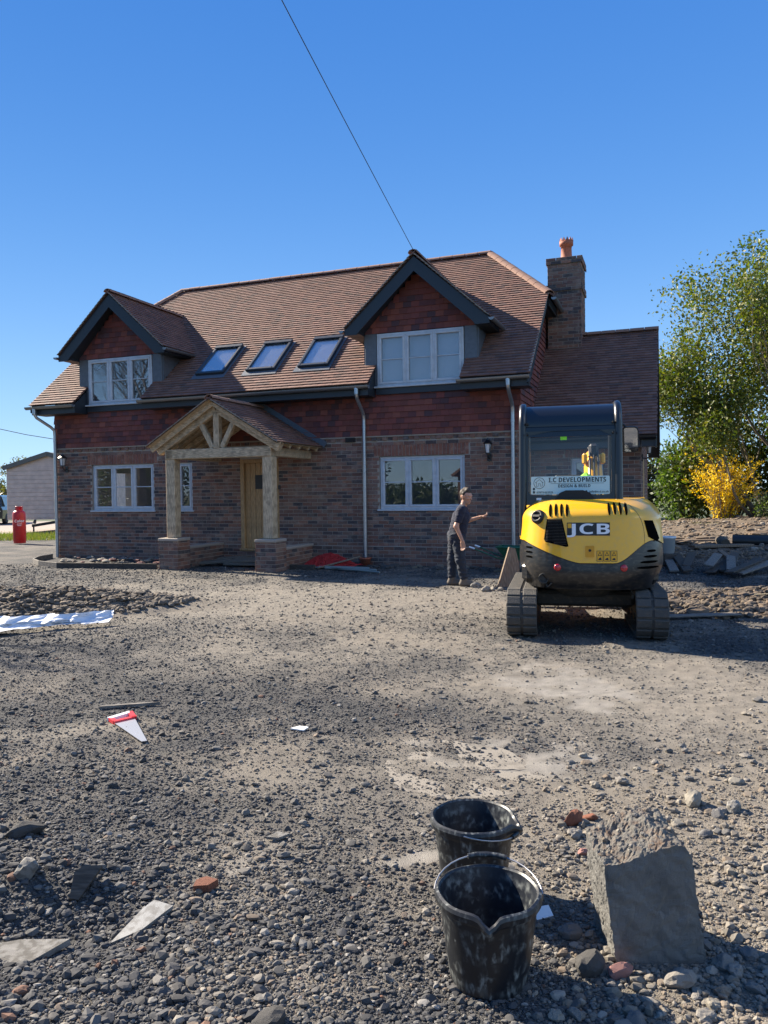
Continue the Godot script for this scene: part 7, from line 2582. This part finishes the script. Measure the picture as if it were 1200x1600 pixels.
	# parked car at the very edge
	var car := thing("parked_car", "dark parked car at the left edge beyond the caravan", "car", Vector3(-20.5, 0.04, -39.0), 0.2)
	var cb := B.new()
	cb.xf = Transform3D(Basis(), Vector3(0, 0, 0))
	var side := [Vector2(-0.9, 0.3), Vector2(0.9, 0.3), Vector2(0.92, 0.75), Vector2(0.84, 0.92), Vector2(-0.84, 0.92), Vector2(-0.92, 0.75)]
	cb.extrude(side, -4.0, 0.0)
	part("body", cb, M.car_paint, car)
	var cc := B.new()
	cc.extrude([Vector2(-0.8, 0.92), Vector2(0.8, 0.92), Vector2(0.64, 1.45), Vector2(0.5, 1.52), Vector2(-0.5, 1.52), Vector2(-0.64, 1.45)], -3.4, -0.9)
	part("cabin", cc, M.car_paint, car)
	var ws := B.new()
	ws.quad(Vector3(-0.78, 0.93, -0.45), Vector3(0.78, 0.93, -0.45), Vector3(0.6, 1.46, -0.89), Vector3(-0.6, 1.46, -0.89))
	part("windscreen", ws, M.coated_pane, car)
	for s in [-1.0, 1.0]:
		var hl := B.new()
		hl.xf = Transform3D(Basis(Vector3(1, 0, 0), PI / 2), Vector3(s * 0.66, 0.7, -0.01))
		hl.lathe([Vector2(0, 0), Vector2(0.14, 0.0), Vector2(0.12, 0.05), Vector2(0, 0.07)], 18)
		part("headlight", hl, M.lamp_glass, car)
		for z in [-0.75, -3.2]:
			var wl := B.new()
			wl.xf = Transform3D(Basis(Vector3(0, 0, 1), PI / 2), Vector3(s * 0.82 + 0.1, 0.31, z))
			wl.lathe([Vector2(0, 0), Vector2(0.2, 0.0), Vector2(0.31, 0.02), Vector2(0.31, 0.18), Vector2(0.2, 0.2), Vector2(0, 0.2)], 20)
			part("wheel", wl, M.dark_plastic, car)
	var np := B.new()
	np.cbox(Vector3(0, 0.48, 0.01), Vector3(0.52, 0.11, 0.02), 0.004)
	part("number_plate", np, M.badge_white, car)

func build_wires() -> void:
	# service line from the sky down to the right dormer, and one far off on the left
	var a := hw(9.13, 6.08, 0.3)
	var far := Vector3(-3.9, 9.2, 0.3)
	var pts := []
	var rad := []
	for k in 25:
		var t := k / 24.0
		pts.append(a.lerp(far, t) - Vector3(0, 0.12 * sin(PI * t), 0))
		rad.append(0.0065)
	var w := B.new()
	w.tube(pts, rad, 6)
	solo("overhead_cable", w, M.cable, "thin overhead cable running down to the gable of the right dormer", "cable")
	var f := B.new()
	f.tube([Vector3(-32, 7.6, -46), Vector3(-21.5, 5.2, -46), Vector3(-14, 3.9, -46)], [0.02, 0.02, 0.02], 5)
	solo("overhead_cable", f, M.cable, "faint overhead cable sloping down behind the left corner of the house", "cable")

# ---------------------------------------------------------------- trees, hedges, the land behind
func grow(b: B, tips: Array, p: Vector3, d: Vector3, l: float, r: float, level: int, deep: int, o: Dictionary) -> void:
	var pts := [p]
	var rad := [r]
	var n := 3 if level < 2 else 2
	var q := p
	var dd := d
	var end_r: float = r * o.get("taper", 0.62)
	for i in n:
		dd = (dd + Vector3(rr(-1, 1), rr(-0.6, 0.9), rr(-1, 1)) * o.get("wander", 0.16) + Vector3.UP * o.get("lift", 0.05)).normalized()
		q += dd * l / n
		pts.append(q)
		rad.append(lerpf(r, end_r, float(i + 1) / n))
	b.tube(pts, rad, 7 if level == 0 else (5 if level < 3 else 3), false)
	if level >= deep - 1 - o.get("low", 0): tips.append([q, dd])
	if level >= deep: return
	var kids: int = o.get("kids", 3)
	for k in kids:
		var ax := Vector3(rr(-1, 1), rr(-0.3, 0.3), rr(-1, 1)).normalized()
		var nd := dd.rotated(ax, rr(0.25, o.get("spread", 0.75))).normalized()
		var from: Vector3 = pts[n] if k < 2 else pts[n - 1].lerp(pts[n], rng.randf())
		grow(b, tips, from, nd, l * rr(0.62, 0.86), end_r * rr(0.62, 0.9), level + 1, deep, o)

func leaf(b: B, p: Vector3, s: float, c: Color, bias := Vector3.ZERO) -> void:
	var d := (Vector3(rr(-1, 1), rr(-1, 1), rr(-1, 1)) + bias).normalized()
	var e := d.cross(Vector3(rr(-1, 1), rr(-1, 1), rr(-1, 1))).normalized()
	b.col = c
	var m := p + d * s * 0.45
	var nn := d.cross(e)
	b.tri(p, m + e * s * 0.28, p + d * s)
	b.tri(p, p + d * s, m - e * s * 0.28 + nn * s * 0.06)

func leaves_at(b: B, tips: Array, each: int, spread: float, size: float, tones: Array, bias := Vector3(0, 0.3, 0)) -> void:
	for t in tips:
		for k in each:
			var p: Vector3 = t[0] + Vector3(rng.randfn(), rng.randfn(), rng.randfn()).limit_length(1.9) * spread
			var c: Color = tones[rng.randi() % tones.size()] * rr(0.75, 1.25)
			c.a = 1.0
			leaf(b, p, size * rr(0.6, 1.3), c, bias)

func tree(called: String, label: String, at: Vector3, stems: Array, deep: int, o: Dictionary, each: int, spread: float, size: float, tones: Array, bark: Material, group := "") -> Node3D:
	rng.seed = int(absf(at.x) * 100.0) + int(o.get("seed", 0)) * 977 + 5
	var t := thing(called, label, "bush" if o.get("bush", false) else "tree", at, 0.0, group)
	var b := B.new()
	var tips := []
	for s in stems: grow(b, tips, s[0], s[1].normalized(), s[2], s[3], 0, deep, o)
	part("trunk", b, bark, t)
	if each > 0:
		var c := B.new()
		leaves_at(c, tips, each, spread, size, tones)
		part("crown", c, M.leaf, t)
	return t

# a dense rounded shrub: twigs inside, leaves through its volume
func shrub(called: String, label: String, at: Vector3, size: Vector3, count: int, leaf_size: float, tones: Array, group := "", m = null) -> void:
	rng.seed = int(absf(at.x) * 100.0 + size.y * 10.0)
	var t := thing(called, label, "bush", at, 0.0, group)
	var st := B.new()
	var nn := FastNoiseLite.new()
	nn.seed = int(absf(at.x * 31.0 + at.z * 7.0))
	nn.frequency = 0.8
	for k in 16:
		var d := Vector3(rr(-1, 1) * size.x * 0.45, size.y * rr(0.5, 0.95), rr(-1, 1) * size.z * 0.45)
		st.tube([Vector3(d.x * 0.15, 0, d.z * 0.15), d * 0.5 + Vector3(rr(-0.1, 0.1), 0, rr(-0.1, 0.1)), d], [0.025, 0.018, 0.006], 5, false)
	part("stem", st, M.bark, t)
	var c := B.new()
	for k in count:
		var d := Vector3(rng.randfn(), rng.randfn() * 0.9, rng.randfn()).normalized()
		var r := pow(rng.randf(), 0.4)
		var f := 1.0 + 0.55 * nn.get_noise_3dv(d * 2.2)
		var p := Vector3(d.x * size.x * 0.5, size.y * 0.5 + d.y * size.y * 0.5, d.z * size.z * 0.5)
		p = Vector3(0, size.y * 0.45, 0) + (p - Vector3(0, size.y * 0.45, 0)) * r * f
		if p.y < 0.02: p.y = rr(0.02, 0.2)
		var col: Color = tones[rng.randi() % tones.size()] * rr(0.7, 1.3)
		col.a = 1.0
		leaf(c, p, leaf_size * rr(0.6, 1.3), col, d * 0.5 + Vector3(0, 0.2, 0))
	part("crown", c, m if m else M.leaf, t)

func build_plants() -> void:
	rng.seed = 4411
	var spring := [Color(0.12, 0.15, 0.02), Color(0.15, 0.17, 0.025), Color(0.085, 0.12, 0.02), Color(0.18, 0.17, 0.03), Color(0.07, 0.1, 0.02)]
	# the big tree at the right with several stems
	var stems := []
	for q in [[-0.4, 0.1, Vector3(-0.9, 0.7, 0.3), 1.5, 0.07], [0.8, 0.3, Vector3(0.5, 0.8, 0.6), 1.5, 0.07], [-0.3, 0.0, Vector3(-0.75, 1.5, 0.1), 1.9, 0.1], [0.1, 0.2, Vector3(-0.35, 1.6, 0.3), 2.3, 0.11], [0.4, -0.1, Vector3(0.05, 1.7, 0.0), 2.5, 0.12], [0.7, 0.1, Vector3(0.35, 1.6, 0.2), 2.4, 0.11], [0.2, -0.4, Vector3(-0.55, 1.3, -0.5), 2.1, 0.09], [0.9, -0.3, Vector3(0.8, 1.4, -0.3), 2.2, 0.1]]:
		stems.append([Vector3(q[0], 0, q[1]), q[2], q[3], q[4]])
	tree("leafy_tree", "large many-stemmed tree coming into pale green leaf at the right edge", Vector3(12.6, 0.3, -25.0), stems, 5, {"kids": 3, "spread": 0.62, "lift": 0.07, "taper": 0.56, "low": 2}, 20, 0.27, 0.12, spring, M.bark_pale)
	tree("leafy_tree", "second pale green tree partly behind the large one, nearer the hedge end", Vector3(15.6, 0.3, -27.5), [[Vector3(0, 0, 0), Vector3(-0.3, 1.6, 0), 2.6, 0.14], [Vector3(0.3, 0, 0), Vector3(0.4, 1.5, 0.2), 2.6, 0.12]], 5, {"kids": 3, "spread": 0.65, "lift": 0.07}, 24, 0.25, 0.15, [Color(0.05, 0.085, 0.02), Color(0.07, 0.11, 0.02), Color(0.09, 0.12, 0.025)], M.bark)
	tree("twiggy_tree", "thin bare-twigged tree between the house end and the big tree", Vector3(13.2, 0.0, -33.5), [[Vector3(0, 0, 0), Vector3(-0.3, 1.5, 0), 2.0, 0.08], [Vector3(0.4, 0, 0), Vector3(0.1, 1.5, 0), 2.1, 0.08]], 5, {"kids": 3, "spread": 0.7, "lift": 0.06}, 1, 0.15, 0.08, spring, M.twig)
	shrub("laurel_bush", "bright green leafy shrub at the near end of the hedge beside the yellow flowers", Vector3(11.3, 0.1, -28.5), Vector3(2.2, 3.4, 2.4), 6500, 0.16, [Color(0.07, 0.12, 0.03), Color(0.1, 0.15, 0.04), Color(0.14, 0.19, 0.07), Color(0.05, 0.09, 0.02)])
	shrub("green_shrub", "olive green shrub filling the gap under the big tree", Vector3(12.6, 0.2, -27.6), Vector3(4.2, 4.6, 2.4), 9000, 0.15, [Color(0.1, 0.12, 0.02), Color(0.14, 0.15, 0.03), Color(0.16, 0.15, 0.05), Color(0.07, 0.1, 0.02)])
	shrub("evergreen_shrub", "dark evergreen shrub behind the pale stems of the big tree", Vector3(15.2, 0.2, -26.2), Vector3(4.6, 5.6, 2.6), 9000, 0.17, [Color(0.03, 0.06, 0.015), Color(0.045, 0.08, 0.02), Color(0.07, 0.11, 0.03)])
	shrub("low_laurel", "low grey-green bush at the foot of the big tree's stems", Vector3(13.0, 0.25, -23.9), Vector3(2.6, 1.2, 1.4), 3600, 0.12, [Color(0.1, 0.13, 0.06), Color(0.07, 0.11, 0.03), Color(0.14, 0.16, 0.08)])
	shrub("dark_hedge", "dark hedge in shade behind the lantern on the side wing", Vector3(13.6, 0.0, -41.0), Vector3(6.0, 3.6, 3.0), 8000, 0.2, [Color(0.035, 0.045, 0.02), Color(0.06, 0.06, 0.03), Color(0.09, 0.08, 0.05)])
	# forsythia: arching twigs set with yellow flowers
	var fy := thing("forsythia_bush", "forsythia bush covered in bright yellow flowers below the big tree", "bush", Vector3(11.25, 0.25, -25.2))
	var tw := B.new()
	var fl := B.new()
	for k in 120:
		var a := rng.randf() * TAU
		var h := rr(1.0, 2.9)
		var sp := rr(0.3, 1.45)
		var p0 := Vector3(cos(a) * 0.2, 0, sin(a) * 0.15)
		var p1 := Vector3(cos(a) * sp * 0.5, h * 0.6, sin(a) * sp * 0.4)
		var p2 := Vector3(cos(a) * sp, h * rr(0.75, 1.0), sin(a) * sp * 0.7)
		tw.tube([p0, p1, p2], [0.012, 0.008, 0.004], 4, false)
		var many := 56 if cos(a) * 0.6 + rr(-0.3, 0.9) > 0.0 else 26
		for j in many:
			var t := rr(0.12, 1.0)
			var p := p0.lerp(p1, t * 2.0) if t < 0.5 else p1.lerp(p2, t * 2.0 - 1.0)
			leaf(fl, p + Vector3(rr(-0.05, 0.05), rr(-0.05, 0.05), rr(-0.05, 0.05)), rr(0.06, 0.1), Color(0.82, 0.64, 0.015) * rr(0.75, 1.15))
	part("twigs", tw, M.twig, fy)
	part("flowers", fl, M.petal, fy)
	# dry stems and grass at its foot
	var tones := [Color(0.1, 0.15, 0.025), Color(0.14, 0.18, 0.03), Color(0.2, 0.18, 0.08)]
	grass("grass", "strip of bright grass before the hedge and under the forsythia", Vector3(11.6, 0.25, -23.6), Vector2(2.0, 0.5), 3500, tones)
	grass("grass", "strip of rough green grass behind the red gas cylinder", Vector3(-13.5, 0.02, -27.0), Vector2(6.5, 2.0), 16000, tones)
	grass("grass", "tufts of weeds on the bare earth by the house end", Vector3(9.8, 0.1, -25.4), Vector2(0.9, 0.7), 700, tones)
	# bare tree outside the picture on the left: it shades the gravel and shows in the dormer window
	var dark := [Color(0.05, 0.06, 0.02)]
	tree("bare_tree", "tall bare tree left of the drive, outside the picture, mirrored in the left dormer window", Vector3(-13.0, 0.0, -12.9), [[Vector3(0, 0, 0), Vector3(0.0, 1.0, 0.03), 3.0, 0.22]], 6, {"seed": 1, "kids": 4, "spread": 0.75, "lift": 0.05, "wander": 0.26, "taper": 0.65}, 0, 0.1, 0.1, dark, M.bark_dark)
	tree("bare_tree", "smaller bare tree left of the drive in front of the tall one, outside the picture", Vector3(-8.8, 0.0, -10.4), [[Vector3(0, 0, 0), Vector3(0.05, 1.0, -0.05), 1.75, 0.12]], 5, {"seed": 1, "kids": 4, "spread": 0.8, "lift": 0.04, "wander": 0.24, "taper": 0.64}, 0, 0.12, 0.07, dark, M.bark_dark)
	# far trees on the left behind the caravan
	for k in 7:
		var x := -52.0 + k * 4.2
		var z := -84.0 - 5.0 * (k % 3)
		tree("far_tree", "hazy bare tree on the skyline left of the caravan, one of a row", Vector3(x, 0, z), [[Vector3(0, 0, 0), Vector3(rr(-0.2, 0.2), 1, 0), rr(1.6, 2.1), 0.2]], 5, {"kids": 3, "spread": 0.85, "lift": 0.05}, 3, 0.35, 0.28, [Color(0.14, 0.12, 0.09), Color(0.12, 0.11, 0.08)], M.twig, "trees on the skyline")
	for k in 5: shrub("far_hedge", "low hazy hedge far off behind the parked car, one of a row", Vector3(-46.0 + k * 5.5, 0, -70.0), Vector3(7.0, 2.6, 3.0), 1500, 0.4, [Color(0.08, 0.085, 0.04), Color(0.11, 0.1, 0.06)], "hedges on the skyline")
	# what the windows mirror: hedge, trees and an outbuilding behind the camera
	for k in 8:
		shrub("hedge_bush", "hedge bush behind the camera, seen only mirrored in the windows, one of a row", Vector3(-38.0 + k * 5.2, 0, 22.0 + 2.0 * (k % 2)), Vector3(6.5, 1.7 + 0.3 * (k % 3), 3.0), 2200, 0.35, [Color(0.05, 0.08, 0.02), Color(0.07, 0.09, 0.03)], "hedge behind the camera")
	for q in [[-19.6, 4.0, 4.6], [-25.5, -6.0, 4.4], [-28.5, -2.5, 5.4]]:
		shrub("evergreen_bush", "dark evergreen bush outside the picture, mirrored in a ground-floor window", Vector3(q[0], 0, q[1]), Vector3(4.6, q[2], 4.0), 4500, 0.24, [Color(0.03, 0.055, 0.015), Color(0.05, 0.08, 0.02)], "bushes the windows mirror")
	var g := thing("outbuilding", "brick outbuilding with tiled roof behind the camera, mirrored in the window", "building", Vector3(-11.0, 0, 7.4), HOUSE_TURN + PI)
	var gw := B.new()
	gw.extrude([Vector2(-2.8, 0), Vector2(2.8, 0), Vector2(2.8, 2.4), Vector2(0, 4.4), Vector2(-2.8, 2.4)], -5.0, 0.0)
	mat("plain_brick", Color(0.24, 0.14, 0.1), 0.9, 0.0, {"grain": "fine", "scale": 1.0})
	part("wall", gw, M.plain_brick, g)
	var gr := B.new()
	for s in [-1.0, 1.0]: gr.beam(Vector3(s * 3.1, 2.3, -2.5), Vector3(0, 4.55, -2.5), 5.4, 0.12, Vector3.UP)
	part("roof", gr, M.clay, g)
	var gf := B.new()
	gf.cbox(Vector3(0, 1.5, 0.02), Vector3(1.6, 1.1, 0.06), 0.01)
	part("window_frame", gf, M.white, g)
	for s in [-1.0, 1.0]:
		var gp := B.new()
		gp.cbox(Vector3(s * 0.38, 1.5, 0.04), Vector3(0.64, 0.94, 0.04), 0.005)
		part("pane", gp, M.pipe_grey, g)

func grass(called: String, label: String, at: Vector3, size: Vector2, count: int, tones: Array) -> void:
	var b := B.new()
	for k in count:
		var x := rr(-1, 1) * size.x
		var z := rr(-1, 1) * size.y
		var h := rr(0.06, 0.2)
		var d := Vector3(rr(-1, 1), 0, rr(-1, 1)).normalized()
		b.col = tones[rng.randi() % tones.size()] * rr(0.7, 1.3)
		b.col.a = 1.0
		var p := Vector3(x, 0.0, z)
		b.tri(p - d * 0.008, p + d * 0.008, p + Vector3(rr(-0.06, 0.06), h, rr(-0.06, 0.06)))
	var o := solo(called, b, M.leaf, label, "grass", at)
	o.set_meta("kind", "stuff")

func _ready() -> void:
	rng.seed = 20240
	build_view()
	build_materials()
	build_ground()
	print("ground ", Time.get_ticks_msec())
	build_house()
	print("house ", Time.get_ticks_msec())
	build_excavator()
	build_person()
	print("person ", Time.get_ticks_msec())
	rng.seed = 55
	build_props()
	build_plants()
	print("plants ", Time.get_ticks_msec())
	rng.seed = 99
	build_gravel()
	rng.seed = 77
	build_stones()
	print("gravel ", Time.get_ticks_msec())
